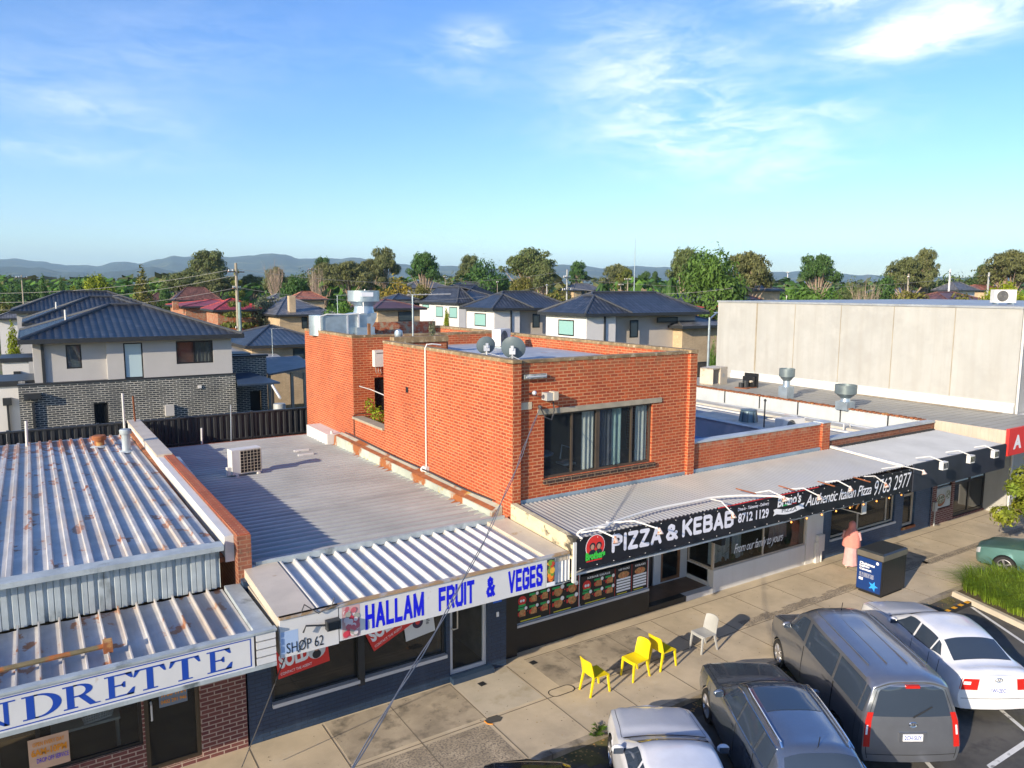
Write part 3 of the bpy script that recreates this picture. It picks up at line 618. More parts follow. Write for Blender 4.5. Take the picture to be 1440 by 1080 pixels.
photo(pb,'orange_picture',X1+.03,X2-.02,3.08,3.62,SY-.043,flat('pic_dark',(.04,.04,.05)),[flat('q1',(.8,.25,.02)),flat('q2',(.75,.40,.05)),flat('q3',(.15,.3,.04)),flat('q4',(.5,.06,.03))],5)
a=MB(); rect(a,X1+.03,X2-.02,2.99,3.08,SY-.043); a.build('picture_plate',whl,pb)
a=MB(); X3=oy(801,790,SY).x
a.sheet((X3,SY+.0,3.0),(X2+.03,SY+.0,3.0),(X3,SY+.0,3.63),4,[(0,0),(.1,.02),(.8,.02),(.9,0)]); a.build('end_panel',white2,Fs)
a=MB(); a.box(3.45,X0-.02,SY-.045,SY+.03,2.93,3.7); sp=a.build('shop_number_panel',white2,Fs)
a=MB(); A=oy(403,915,SY-.05).x;B=oy(455,905,SY-.05).x; text(a,'SHOP 62',(A,SY-.046,2.99),XU,ZU,B-A,.2); 
z=A+(B-A)*.37; a.tube([(z-.05,SY-.052,2.97),(z+.09,SY-.052,3.22)],.008,4); a.build('lettering',blkl,sp)
a=MB(); rect(a,3.46,3.78,3.0,3.42,SY-.0465); a.build('pale_blue_patch',flat('pale_blue',(.35,.47,.68)),sp)
# meter box on sign + service cable
p=oy(545,846-0,12.9) ; p=oy(465,848,12.9); 
bx=thing('floodlight','small dark floodlight fixed to the white shop 62 panel','floodlight',(oy(466,848,13.0).x,13.0,3.38))
a=MB(); a.box(-.14,.12,-.16,-.02,-.06,.12); a.build('housing',char,bx,local=True)
a=MB(); a.box(-.12,.10,-.17,-.16,-.04,.10); a.build('lens',glassd,bx,local=True)
a=MB(); a.tube([(-.14,-.05,.03),(-.5,-.04,.1),(-.55,-.03,-.02)],.018); a.build('bracket',char,bx,local=True)
p0=oy(437,846,13.02); p1=oz(345,1068,.0); p1=Vector((p0.x-.45,12.2,.5))
a=MB(); q0=oy(428,850,13.03);q1=oy(340,1079,14.2)
pts=[q0.lerp(q1,i/14)-Vector((0,0,.05*math.sin(math.pi*i/14))) for i in range(15)]
a.tube(pts,.011,5); a.tube([q0+Vector((.0,-.01,0)),q0+Vector((.25,-.03,-.22)),q0+Vector((.5,-.04,-.12)),q0+Vector((.55,-.04,.02))],.011,5); tag(a.build('cable',wirem),'thin grey cable drooping from the shop 62 panel to the pavement','cable')
# windows
w1=window(Fs,3.85,8.03,.74,2.9,15.45,fm=char,gm=glass,mull=(5.85,),w=.07)
a=MB(); a.box(3.85,5.80,15.30,15.44,.70,.78); a.box(5.92,8.03,15.30,15.44,.70,.78); a.build('window_sill',silver,Fs)
a=MB(); a.box(5.78,5.93,15.33,15.44,.62,2.9); a.build('window_post',char,Fs)
d=window(Fs,8.14,9.2,.16,2.6,15.44,fm=silver,gm=glassc,w=.1,name='door')
a=MB(); a.tube([(8.22,15.44,1.35),(8.22,15.36,1.35),(8.34,15.36,1.35),(8.34,15.36,1.85),(8.22,15.36,1.85),(8.22,15.44,1.85)],.018,6); a.build('handle',beige,d)
a=MB(); a.box(8.14,9.3,15.2,15.37,0,.15); a.build('doorstep',navy,Fs)
a=MB(); rect(a,9.36,9.62,1.75,2.05,15.364); s=a.build('access_sign',flat('access_blue',(.01,.11,.6)),Fs)
a=MB(); disc(a,(9.48,1.98),.02,15.362,8); a.tube([(9.48,15.362,1.95),(9.47,15.362,1.90),(9.52,15.362,1.89),(9.54,15.362,1.85)],.008,4); ytext(a,'WELCOME',9.4,9.58,1.80,1.83,15.362); a.build('access_symbol',whl,s)
a=MB(); a.box(9.46,9.52,15.34,15.368,1.38,1.5); a.build('switch',whl,Fs)
# SOLD boards inside the window plane (hung on the glass)
def board(x0,x1,z0,z1,rot,label,cat,txt=None,face=redl,extra=None,Y=15.425):
    cx=(x0+x1)/2;cz=(z0+z1)/2; t=thing('real_estate_board',label,cat,(cx,Y,cz)); c=math.cos(rot);s_=math.sin(rot); W=(x1-x0)/2;Hh=(z1-z0)/2
    R=lambda x,z:(cx+c*x-s_*z,cz+s_*x+c*z)
    m=MB(); q=[R(-W,-Hh),R(W,-Hh),R(W,Hh),R(-W,Hh)]; m.prism([(q[i][0],Y,q[i][1]) for i in range(4)],(0,.012,0)); m.build('panel',face,t)
    if txt:
        m=MB(); o=R(-W*.9,-Hh*.35); text(m,txt,(o[0],Y,o[1]),(c,0,s_),(-s_,0,c),W*1.15,Hh*1.0,bold=.05); 
        o=R(-W*.9,-Hh*.8); text(m,'CONTACT THE AGENT 9700 0000'[:17],(o[0],Y,o[1]),(c,0,s_),(-s_,0,c),W*1.2,Hh*.18); m.build('lettering',whl,t)
        m=MB(); o=R(W*.55,Hh*.1); disc(m,o,Hh*.62,Y-.004,16); m.build('portrait_ground',flat('portrait_pale',(.6,.6,.62)),t)
        m=MB(); disc(m,(o[0],o[1]+Hh*.12),Hh*.2,Y-.007,12); m.build('portrait_face',skin,t)
        m=MB(); disc(m,(o[0],o[1]-Hh*.3),Hh*.3,Y-.006,12); m.build('portrait_suit',blkl,t)
    return t
A=oy(409,940,15.42);B=oy(474,905,15.42); board(3.98,5.12,1.32,1.98,.10,'red SOLD board under the shop 62 panel behind the fruit shop glass','sold board','SOLD')
A=oy(522,915,15.42);Bq=oy(595,870,15.42)
b=board(6.0,7.25,1.55,2.2,.42,'tilted red SOLD board in the middle of the fruit shop window','sold board','SOLD',Y=15.40)
t=board(6.95,7.72,1.38,2.15,.12,'pale For Sale board hung right of the tilted red board','sale board',None,face=white2,Y=15.42)
m=MB(); disc(m,(7.3,1.74),.14,15.414,16); m.build('emblem',flat('emblem_navy',(.03,.02,.06)),t); m=MB(); disc(m,(7.3,1.75),.06,15.412,10); m.build('emblem_centre',redl,t)
m=MB(); text(m,'For',(7.52,15.418,2.08),(0,0,-1),(1,0,0),.2,.1); text(m,'Sale',(7.52,15.418,1.86),(0,0,-1),(1,0,0),.22,.1); m.build('lettering',blkl,t)
# pipes at rear of fruit roof
def post(name,px,py_b,py_t,Y,r,mat,label,cat='pipe'):
    b=oy(px[0],py_b,Y);tp=oy(px[1],py_t,Y); m=MB(); m.cyl((b.x,Y,b.z-.3),(tp.x,Y,tp.z),r,n=8); return tag(m.build(name,mat,smooth=True),label,cat)
post('vent_pipe',(38,36.5),640,592,31.9,.045,white,'white vent pipe at the left end of the rear fence')
post('vent_pipe',(176,172),620,553,33.2,.04,white,'tall white vent pipe behind the taller laundrette flue')
post('antenna_rod',(192,187),612,557,33.4,.035,rustm,'rusty leaning rod by the laundrette parapet end','rod')
post('vent_pipe',(284,283.5),632,602,31.4,.04,white,'short pale vent pipe before the corrugated fence')
post('rod',(325,324.5),622,570,31.5,.028,galv,'thin grey pole standing at the rear of the fruit shop roof','pole')
# AC unit factory
def ac(loc,rz,label,w=.95,h=.75,d=.36,group='outdoor air conditioning units'):
    t=thing('air_conditioner',label,'air conditioner',loc,rz,group)
    m=MB(); m.box(-w/2,w/2,-d/2,d/2,.08,.08+h); m.build('casing',white,t,local=True)
    m=MB(); n=24; c=(-w*.12,.08+h/2)
    disc(m,c,h*.42,-d/2-.003,n); gr=m.build('fan_opening',darkgap,t,local=True)
    m=MB(); 
    for k in range(1,7): r=h*.42*k/6.5; m.tube([(c[0]+r*math.cos(q*math.pi/10),-d/2-.012,c[1]+r*math.sin(q*math.pi/10)) for q in range(21)],.006,4)
    m.build('fan_grille',greyp,t,local=True)
    m=MB()
    for k in range(9): z0=.14+k*h*.105; m.box(w/2,w/2+.006,-d*.4,d*.4,z0,z0+.04)
    m.build('coil_grille',char,t,local=True)
    for x in (-w*.35,w*.35):
        m=MB(); m.box(x-.04,x+.04,-d*.6,d*.6,0,.08); m.build('foot',galv,t,local=True)
    return t
t=thing('air_conditioner','boxy white air conditioner with square grille on the corrugated roof','air conditioner',oz(345,668,3.55),rad(8),'outdoor air conditioning units')
m=MB(); m.box(-.48,.48,-.2,.2,.1,.9); m.build('casing',white,t,local=True)
m=MB(); m.box(-.22,.46,-.206,-.2,.14,.86); m.build('fan_opening',darkgap,t,local=True)
m=MB()
for k in range(7): m.box(-.22+k*.11,-.21+k*.11,-.215,-.206,.14,.86)
for k in range(8): m.box(-.22,.46,-.222,-.2155,.14+k*.1,.15+k*.1)
m.build('fan_grille',beige,t,local=True)
for x in (-.35,.35):
    m=MB(); m.box(x-.04,x+.04,-.3,.3,0,.1); m.build('foot',white,t,local=True)
m=MB(); m.box(-.62,-.48,-.15,.0,.1,.35); m.build('valve_cover',white,t,local=True)
for (px,py,l) in ((424,635,'long thin white block, the farther of two on the fruit roof'),(430,641,'long thin white block, the nearer of two on the fruit roof')):
    p=oz(px,py,3.52); m=MB(); m.box(p.x-.28,p.x+.28,p.y-.05,p.y+.05,3.53,3.6); m.box(p.x-.2,p.x-.1,p.y-.07,p.y-.05,3.53,3.57); tag(m.build('roof_block',white),l,'block')
# ================================================================== BRICK BUILDING (two storeys)
BY=15.75
Bk=thing('brick_building','two storey orange brick building with parapet and wide front window','building',(13.3,24,0))
OW=(11.15,14.98,4.62,6.36)
a=MB(); a.wall('y',BY,.25,10.36,16.34,3.2,7.72,[OW]); a.build('front_wall',orange,Bk)
a=MB(); a.box(10.1,10.355,BY-.11,BY+.25,2.9,7.72); a.build('pier',orange,Bk)
a=MB(); a.box(16.345,16.62,BY-.11,BY+.25,2.9,7.72); a.build('pier',orange,Bk)
a=MB(); a.wall('x',10.1,.25,BY+.25,23.8,0,7.74); a.build('side_wall',orange,Bk)
a=MB(); a.wall('x',16.37,.25,BY+.25,32.2,3.3,7.74); a.build('side_wall',orange,Bk)
a=MB(); a.wall('x',10.1,.25,23.8,26.68,0,4.58); a.box(10.08,10.37,23.8,26.68,4.585,4.72); a.build('balcony_parapet',orange,Bk)
a=MB(); a.box(10.02,10.42,23.82,26.67,4.725,4.80); a.build('balcony_coping',lintel,Bk)
a=MB(); a.wall('y',23.55,.25,10.36,12.4,4.4,7.74); a.wall('x',12.4,.2,23.81,26.68,4.4,7.74); a.build('recess_wall',orange,Bk)
a=MB(); a.wall('y',26.7,.25,10.1,16.36,0,7.76,[(10.95,12.2,4.85,6.22)]); a.wall('x',10.1,.25,26.95,32.4,0,7.76); a.build('rear_block_wall',orange,Bk)
a=MB(); a.wall('y',32.2,.25,10.36,16.37,0,8.05); a.build('rear_wall',orange2,Bk)
a=MB(); a.box(10.36,12.4,23.81,26.69,4.3,4.4); a.build('recess_floor',lintel,Bk)
a=MB()
a.box(10.09,10.36,BY-.12,23.82,7.745,7.83); a.box(10.365,16.33,BY-.015,BY+.265,7.725,7.80); a.box(16.34,16.64,BY-.12,26.7,7.745,7.84)
a.box(10.09,10.37,26.69,32.4,7.765,7.85); a.box(10.375,16.33,26.69,26.96,7.765,7.845); a.box(16.34,16.64,26.71,32.15,7.75,7.845); a.box(10.37,12.45,23.5,23.83,7.75,7.95); a.build('coping',cop,Bk)
a=MB(); a.box(10.36,16.36,BY+.26,23.54,7.28,7.36); a.box(12.6,16.36,23.54,26.69,7.28,7.36); a.box(10.36,16.36,26.96,32.19,7.28,7.36); a.build('roof',roofgrey,Bk)
a=MB(); a.box(11.1,16.2,18.5,23.3,7.361,7.42); a.build('roof_pad',roofgrey,Bk)
a=MB(); a.box(10.93,15.3,BY-.035,BY+.06,6.36,6.50); a.build('lintel',lintel,Bk)
a=MB()
for k in range(34): a.box(11.12+k*.117,11.12+k*.117+.105,BY-.07,BY+.05,4.49,4.61)
a.build('brick_sill',brickm('dark_sill_brick',(.05,.025,.02),(.03,.018,.015),(.3,.2,.12)),Bk)
a=MB(); a.box(10.36,16.34,BY-.03,BY-.002,4.05,4.16); a.build('wall_flashing',pbr('blue_grey_flashing',(.30,.38,.44),.5,.2),Bk)
wf=window(Bk,*OW,BY+.07,fm=pbr('bronze_frame',(.10,.075,.055),.45,.3),gm=glassm('upstairs_glass',(.05,.06,.07),.8),mull=(12.12,12.98,13.05,14.25),w=.06)
# room behind window
a=MB(); a.box(10.4,16.3,BY+2.6,BY+2.7,4.2,7.2); a.box(10.4,16.3,BY+.3,BY+2.6,4.3,4.4); a.box(13.0,13.06,BY+.3,BY+2.6,4.4,7.2); a.build('room_partition',inner,Bk)
def drape(par,x0,x1,z0,z1,Y,mat,n=14,amp=.035,name='curtain',taper=0):
    m=MB(); vs=[];k=n*3
    for i in range(k+1):
        t=i/k; x=x0+(x1-x0)*t; y=Y+amp*math.sin(t*n*2*math.pi/2)
        xb=(x0+x1)/2+(x-(x0+x1)/2)*(1+taper)
        vs+=[(xb,y,z0+.02*math.sin(i*1.3)),(x,y,z1)]
    m.add(vs,[(2*i,2*i+2,2*i+3,2*i+1) for i in range(k)]); return m.build(name,mat,par,smooth=True,ang=80)
drape(Bk,12.55,12.96,4.66,6.32,BY+.2,curtain,6)
drape(Bk,13.08,13.62,4.66,6.32,BY+.19,curtg,7)
drape(Bk,13.62,13.98,4.66,6.32,BY+.22,pbr('aqua_curtain',(.5,.68,.68),.9,streak=((.2,.3,.35),10,.6)),4)
drape(Bk,14.5,14.92,4.66,6.32,BY+.2,curtain,5)
a=MB(); a.cyl((11.5,BY+.8,4.4),(11.5,BY+.8,5.1),.03); a.lathe((11.5,BY+.8,5.1),[(.42,0),(.45,.03),(.4,.06)],20); a.build('indoor_table',silver,Bk)
a=MB(); a.tube([(12.2,BY+.7,4.9),(12.25,BY+.7,5.3),(12.55,BY+.7,5.2),(12.6,BY+.7,4.8)],.02); a.box(12.2,12.6,BY+.5,BY+.9,4.75,4.8); a.build('indoor_chair',silver,Bk)
window(Bk,10.95,12.2,4.85,6.22,26.78,fm=blackm,gm=glassd,mull=(),w=.06)
a=MB(); a.box(10.9,12.25,26.64,26.72,4.74,4.85); a.build('window_sill',brown_br,Bk)
a=MB(); a.box(10.09,10.1,21.82,22.0,6.27,6.45); a.build('wall_vent',darkgap,Bk)
m=MB(); m.tube([(10.6,20.5,7.88),(10.3,20.5,7.92),(10.12,20.5,7.91),(10.065,20.5,7.8),(10.065,20.5,7.0),(10.065,20.5,4.12)],.022,8); tag(m.build('conduit',pipe,smooth=True),'white conduit bending over the parapet and down the brick side wall','conduit')
m=MB(); m.box(9.98,10.09,20.35,20.62,3.98,4.14); m.sph((10.0,20.6,4.03),.09); tag(m.build('junction_box',white),'small white junction fitting at the foot of the white conduit','junction box')
m=MB(); m.tube([(9.93,27.2,4.12),(9.95,25,4.08),(9.93,22.5,4.05),(9.95,20,4.06),(9.93,18,4.04),(9.95,16.4,4.08)],.022,5); tag(m.build('cable',wirem),'black cable running along the base of the brick side wall','cable')
m=MB(); m.tube([(10.06,26.6,4.1),(10.06,26.6,4.86),(10.3,26.55,4.9),(10.8,26.6,4.9)],.018,5); tag(m.build('bracket_pipe',blackm),'thin black pipe hooked over the balcony parapet','pipe')
# plants in balcony
# water heater
t=thing('water_heater','white wall mounted gas water heater beside the recess window','water heater',(11.08,26.55,6.65))
m=MB(); m.box(-.2,.2,-.1,.14,0,.62); m.build('casing',white,t,local=True); m=MB(); m.box(-.13,.15,-.105,-.1,.5,.53); m.build('exhaust_slot',darkgap,t,local=True)
m=MB()
for x in (-.1,0,.1): m.tube([(x,.05,0),(x,.05,-.2),(x+.05,.08,-.28)],.014)
m.build('pipe',alu,t,local=True)
m=MB(); m.tube([oy(505,543,26.66),oy(522,548,26.5),oy(541,556,24.0)],.02,5); tag(m.build('clothes_rail',white),'white slanting rail spanning the balcony recess','rail')
# items on front wall
t=thing('batten_light','weathered grey batten light fixed high on the brick front','wall light',(10.8,BY-.06,7.33))
m=MB(); m.box(-.34,.34,-.06,.05,0,.11); m.build('housing',pbr('weathered_batten',(.22,.24,.24),.7,spot=((.55,.55,.5),6,.5,.6)),t,local=True)
m=MB(); m.cyl((-.3,-.07,.05),(.3,-.07,.05),.02); m.build('tube',silver,t,local=True)
t=thing('floodlight','grey square floodlight above the left end of the lintel','floodlight',(11.25,BY-.16,6.75))
m=MB(); m.box(-.2,.0,-.1,.14,0,.2); m.build('housing',greyp,t,local=True); m=MB(); m.box(0,.14,-.13,.1,0,.22); m.build('lens',beige,t,local=True); m=MB(); m.tube([(-.1,.15,-.02),(0,.0,-.02)],.02); m.build('bracket',char,t,local=True)
t=thing('security_lamp','tiny bulb lamp on an arm near the brick corner pier','lamp',(10.66,BY-.02,6.93)); m=MB(); m.tube([(0,0,0),(0,-.16,.06)],.02); m.build('arm',char,t,local=True); m=MB(); m.sph((0.02,-.2,.05),.06); m.build('bulb',silver,t,local=True)
m=MB(); m.box(10.42,10.75,BY-.012,BY-.002,6.53,6.72); tag(m.build('mortar_patch',pave),'grey cement smear patched on the brick front near the corner','patch')
m=MB(); m.sph((10.95,BY-.08,6.58),.05,sc=(1,1.4,1)); m.tube([(10.95,BY-.1,6.58),(11.1,BY-.12,6.3),(11.3,BY-.12,6.22),(11.4,BY-.1,6.45),(11.36,BY-.1,6.7)],.02,5); tag(m.build('service_anchor',wirem),'porcelain service wire anchor with black looped cable beside the lintel','wire anchor')
# service cable bundle from the wall to a street pole out of view
W0=Vector((10.9,BY-.12,6.55)); WE=oz(470,1120,7.8-0); WE=at(470,1120,7.0)
m=MB()
for k in range(2):
    o=Vector((.02*k,0,.03*(k%2))); pts=[]
    for i in range(25):
        tt=i/24; p=W0.lerp(WE,tt)+o; p.z-=.5*math.sin(math.pi*tt); p.x+=.03*math.sin(tt*26+k*2.1); pts.append(p)
    m.tube(pts,.008,5)
tag(m.build('service_wire',flat('grey_cable',(.20,.20,.21),.6),smooth=True),'loosely twisted grey service wires sweeping down from the brick front to the lower left','wire')
# roof things
def dish(px,py,r,yaw,label,Z=7.42,hh=.35):
    r*=.88; p=oz(px,py,Z); t=thing('satellite_dish',label,'satellite dish',p,yaw,'satellite dishes on the brick roof')
    hh=-.02
    prof=[(r*k/8,.14*r*(k/8)**2*2) for k in range(9)]
    m=MB(); ax=Vector((0,.9,.35)).normalized(); c=Vector((0,.05,hh+r))
    m.lathe(c,[(max(a_,.001),b_) for a_,b_ in prof]+[(r*.99,prof[-1][1]+.02)]+[(max(a_*.98,.001),b_+.02) for a_,b_ in prof[::-1]],26,axis=ax,cap=False); m.build('reflector',pbr('dish_grey',(.10,.135,.15),.5,0,.1),t,local=True,smooth=True,ang=50)
    m=MB(); m.cyl((0,-.08,0),(0,-.08,hh+r-.08),.028); m.build('mast',alu,t,local=True)
    m=MB(); m.box(-.09,.09,-.12,.03,hh+r-.14,hh+r+.04); m.box(-.04,.04,-.16,-.1,hh+r-.02,hh+r+.12); m.build('bracket',silver,t,local=True)
    for x,y in ((.42,-.25),(-.3,.25)):
        m=MB(); m.tube([(0,-.08,hh+r-.2),(x,y,0)],.014); m.build('brace',alu,t,local=True)
    m=MB(); m.tube([c-ax*0+Vector((0,0,-r*.9)),c+ax*.6+Vector((0,0,-.1))],.016); m.box(-.05,.05,c.y+.55,c.y+.65,c.z+.05,c.z+.18); m.build('feed_arm',alu,t,local=True)
    return t
dish(684,500,.36,rad(-22),'smaller dark satellite dish, left of the pair behind the parapet corner')
dish(721,508,.43,rad(-40),'larger dark satellite dish, right of the pair behind the parapet corner')
ac(oz(705,489,7.42),rad(30),'pale air conditioner half hidden behind the satellite dishes',.8,.62)
def antenna(base,h,label,boom=None,rods=7,w=1.1,rz=0):
    t=thing('tv_antenna',label,'antenna',base,rz,'television antennas'); m=MB(); m.cyl((0,0,-.3),(0,0,h),.025,n=8); m.build('mast',galv,t,local=True)
    m=MB(); m.tube([(-w*.15,0,h-.02),(w,0,h+.02)],.018)
    for k in range(rods): x=-w*.1+k*w*1.05/rods; m.tube([(x,-.3+.02*k,h+.03),(x,.3-.02*k,h+.03)],.009,4)
    m.build('boom',alu,t,local=True); return t
p=oy(581,493,24.2); antenna(Vector((p.x,24.2,7.4)),oy(582,414,24.2).z-7.4,'tall television antenna on a thin mast above the brick parapet',w=1.35,rz=rad(-30))
m=MB(); p=oz(582,480,7.4); m.lathe((10.95,24.4,7.3),[(.09,0),(.09,.55),(.13,.58),(.16,.7),(.13,.82),(.05,.86)],14); tag(m.build('roof_vent',galv,smooth=True),'small silver mushroom vent at the foot of the tall antenna mast','roof vent')
p=oy(521,490,26.9); q=oy(520,455,26.9); m=MB(); m.box(p.x-.05,p.x+.05,26.97,27.06,7.3,q.z); tag(m.build('timber_post',wood),'bare brown timber post sticking up behind the brick parapet','post')
m=MB(); p=oz(605,470,7.5); 
t=thing('exhaust_duct','big silver exhaust duct curving along the brick roof and up to a wide cowl','exhaust duct',(12.5,30.5,7.3))
Y=31.0
p0=oy(437,450,Y);p1=oy(482,450,Y);p2=oy(506,448,Y)
m=MB(); 
def boxduct(m,pts,w,h):
    for (x0,z0),(x1,z1) in zip(pts,pts[1:]): m.hexa([(x0,Y-w,z0-h),(x1,Y-w,z1-h),(x1,Y+w,z1-h),(x0,Y+w,z0-h)],[(x0,Y-w,z0+h),(x1,Y-w,z1+h),(x1,Y+w,z1+h),(x0,Y+w,z0+h)])
xs=oy(437,455,Y).x; xe=oy(482,455,Y).x; zc=oy(460,457,Y).z; xd=oy(514,450,Y).x
prof=[]
vs=[];n=14
m.cyl((xs+.5,Y,zc-.42),(xs+.5,Y,zc+.42),.55,n=28); m.box(xs+.5,xe,Y-.55,Y+.5,zc-.42,zc+.42); m.build('horizontal_duct',galv,t,smooth=True,ang=40)
m=MB(); m.hexa([(xe+.04,Y-.5,zc-.4),(xd-.5,Y-.45,zc-.35),(xd-.5,Y+.45,zc-.35),(xe+.04,Y+.5,zc-.4)],[(xe+.04,Y-.5,zc+.4),(xd-.5,Y-.45,zc+.5),(xd-.5,Y+.45,zc+.5),(xe+.04,Y+.5,zc+.4)]); m.build('reducer',galv,t)
zb=zc; m=MB(); cxd=xd
pts=[]
for k in range(9):
    q=math.pi/2*k/8; pts.append((cxd-.5+ .85*math.sin(q),zb-.35+ .85*(1-math.cos(q))))
pin=(cxd-.5,zb+.5)
for k in range(8):
    a0,a1=pts[k],pts[k+1]; m.prism([(pin[0],Y-.45,pin[1]),(a0[0],Y-.45,a0[1]),(a1[0],Y-.45,a1[1])],(0,.9,0))
ztop=oy(514,424,Y).z
m.build('elbow',galv,t)
m=MB(); fz_=(ztop+.47-zb-.46)/1.25; m.lathe((cxd-.07,Y,zb+.46),[(a_,b_*fz_) for a_,b_ in [(.46,0),(.42,.2),(.40,.4),(.6,.65),(.68,.67),(.68,1.25),(.62,1.25),(.62,.8)]],28,cap=False); m.build('cowl',galv,t,smooth=True,ang=40)
m=MB(); m.box(cxd-.45,cxd+.1,Y-.685,Y-.66,ztop+.22,ztop+.40); m.build('maker_plate',whl,t)
for x in (xe+.01,xd-.52): 
    m=MB(); m.box(x-.03,x+.03,Y-.58,Y+.53,zc-.46,zc+.46); m.build('seam_band',silver,t)
for x in (xe+.6,xd+.3,xs+1.0): 
    m=MB(); m.box(x-.04,x+.04,Y-.3,Y+.3,7.36,zc-.4); m.build('support',silver,t)
m=MB(); m.box(xe+.35,xe+1.15,Y-.75,Y-.1,7.36,zc-.1); m.build('fan_box',galv,t)
m=MB(); m.tube([(xs+.2,Y-.6,7.5),(xs+.2,Y-.6,zc+.4),(xs+.5,Y-.6,zc+.47),(xe,Y-.55,zc+.45),(cxd-.3,Y-.55,zc+.5),(cxd-.3,Y-.55,zc+1.1),(cxd-.2,Y-.5,zc+1.5)],.03); m.build('conduit',pipe,t)
# ---------------------------------------------------------------- kebab shop (ground floor under the brick building)
K=thing('kebab_shop','black painted pizza and kebab takeaway under the grey awning','shop',(13.3,16.5,0))
a=MB(); a.box(9.78,10.26,15.62,15.98,0,3.1); a.build('corner_column',black,K)
a=MB(); a.box(10.27,15.06,15.76,15.94,0,.70); a.build('stall_riser',black,K)
a=MB(); a.box(10.27,15.02,15.72,15.96,.705,.77); a.build('window_sill',silver,K)
a=MB(); a.box(10.3,16.6,16.0,18.5,-.05,.16); a.build('floor',pbr('brown_entry_tiles',(.20,.12,.07),.5,0,.3,3),K)
a=MB(); a.box(15.03,16.6,15.75,16.0,0,.165); a.build('entry_step',black,K)
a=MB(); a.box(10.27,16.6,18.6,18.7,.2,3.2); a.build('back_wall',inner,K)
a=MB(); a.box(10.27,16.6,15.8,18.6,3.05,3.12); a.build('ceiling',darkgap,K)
w=window(K,10.27,15.05,.77,2.9,15.80,fm=silver,gm=glassc,mull=(12.44,),w=.05)
a=MB(); a.box(15.0,15.06,15.96,16.95,.2,2.9); a.build('side_post',blackm,K)
a=MB(); a.wall('y',16.95,.1,15.06,16.45,.17,3.0,[(15.2,15.95,.18,2.3)]); a.build('entry_wall',black,K)
window(K,15.2,15.95,.18,2.3,16.97,fm=blackm,gm=glassd,name='door')
a=MB(); a.box(11.2,11.6,16.6,17.0,.6,1.9); a.box(14.0,14.6,16.5,17.1,.2,1.6); a.build('counter',greyp,K)
# menu panels on the glass
def menu(x0,x1,z0,z1,title,rows,cols,kind,label):
    t=thing('menu_poster',label,'menu poster',((x0+x1)/2,15.775,z0)); Y=15.775; m=MB(); m.box(x0,x1,Y,Y+.012,z0,z1); m.build('panel',flat('menu_black',(.008,.008,.01),.5),t)
    w=x1-x0;h=z1-z0; f=MB();gr=MB();wd=MB();rd=MB();yl=MB()
    if kind=='list':
        disc(f,(x0+w/2,z1-h*.3),w*.34,Y-.003,18,rz=h*.12)
        for k in range(5): rect(wd,x0+w*.08,x1-w*.08,z0+h*(.12+.1*k),z0+h*(.19+.1*k),Y-.003)
    else:
        cw=w/cols;chh=h*.72/rows
        for i in range(cols):
            for j in range(rows):
                if kind=='logo' and i==0 and j==rows-1: continue
                cx=x0+cw*(i+.55);cz=z0+h*.13+chh*(j+.5); 
                if kind=='pizza': disc(f,(cx,cz-.01),cw*.30,Y-.003,16,rz=min(chh*.42,cw*.30))
                else: rect(f,cx-cw*.3,cx+cw*.25,cz-chh*.35,cz+chh*.1,Y-.003); disc(f,(cx,cz+.02),cw*.25,Y-.0035,10,rz=chh*.22)
                rect(gr,cx-cw*.42,cx+cw*.1,cz+chh*.22,cz+chh*.4,Y-.0045); disc(wd,(cx+cw*.28,cz+chh*.3),cw*.13,Y-.0055,12); rect(rd,cx-cw*.42,cx-cw*.30,cz-chh*.25,cz+chh*.05,Y-.004); 
                disc(rd,(cx+cw*.45,cz),cw*.04,Y-.003,8)
    if kind=='logo': disc(rd,(x0+w/cols*.5,z0+h*.66),w*.12,Y-.003,16); disc(wd,(x0+w/cols*.4,z0+h*.66),w*.035,Y-.004,10);disc(wd,(x0+w/cols*.62,z0+h*.66),w*.035,Y-.004,10); rect(gr,x0+w*.06,x0+w*.27,z0+h*.48,z0+h*.55,Y-.004)
    rect(rd,x1-.012,x1,z0,z1,Y-.003); rect(yl,x0+w*.12,x0+w*.72,z0+h*.03,z0+h*.065,Y-.003)
    ytext(wd,title,x0+w*.18,x1-w*.16,z1-h*.12,z1-h*.05,Y-.003,bold=.02)
    for mb,nm,mm in ((f,'food_picture',tan),(gr,'green_banner',greenl),(wd,'white_print',whl),(rd,'red_print',redl),(yl,'yellow_strip',yell)):
        if mb.v: mb.build(nm,mm,t)
menu(10.33,11.42,.80,1.72,'LARGE PIZZA DEALS',2,3,'logo','black menu poster of large pizza deals, leftmost along the kebab shop window')
menu(11.43,12.40,.80,1.72,'FAMILY PIZZA DEALS',2,2,'pizza','black menu poster of family pizza deals with four round pizzas')
menu(12.48,13.72,.80,1.64,'KEBAB DEALS',2,3,'logo','black menu poster of kebab deals right of the window post')
menu(13.73,14.36,.80,1.64,'HSP PACKS',1,1,'list','narrow menu poster of snack packs with an oval bowl picture')
menu(14.37,14.98,.80,1.64,'KEBABS',1,1,'list','narrow menu poster of kebab wraps, rightmost in the window')
m=MB(); m.box(10.33,12.40,15.772,15.785,1.725,2.2); t=tag(m.build('menu_header',yell),'yellow header strip with phone number above the pizza menus','header strip')
m=MB(); ytext(m,'8712 1129',11.5,12.3,1.85,1.98,15.77,bold=.02); rect(m,11.5,12.3,1.81,1.82,15.77); m.build('lettering',blkl,t)
m=MB(); m.box(13.7,14.15,15.785,15.795,1.95,2.75); t=tag(m.build('opening_poster',slate),'upright dark poster with pizza slice hung high in the kebab shop window','poster'); m=MB(); disc(m,(13.92,2.08),.17,15.78,14,rz=.1); m.build('pizza_picture',tan,t); m=MB(); 
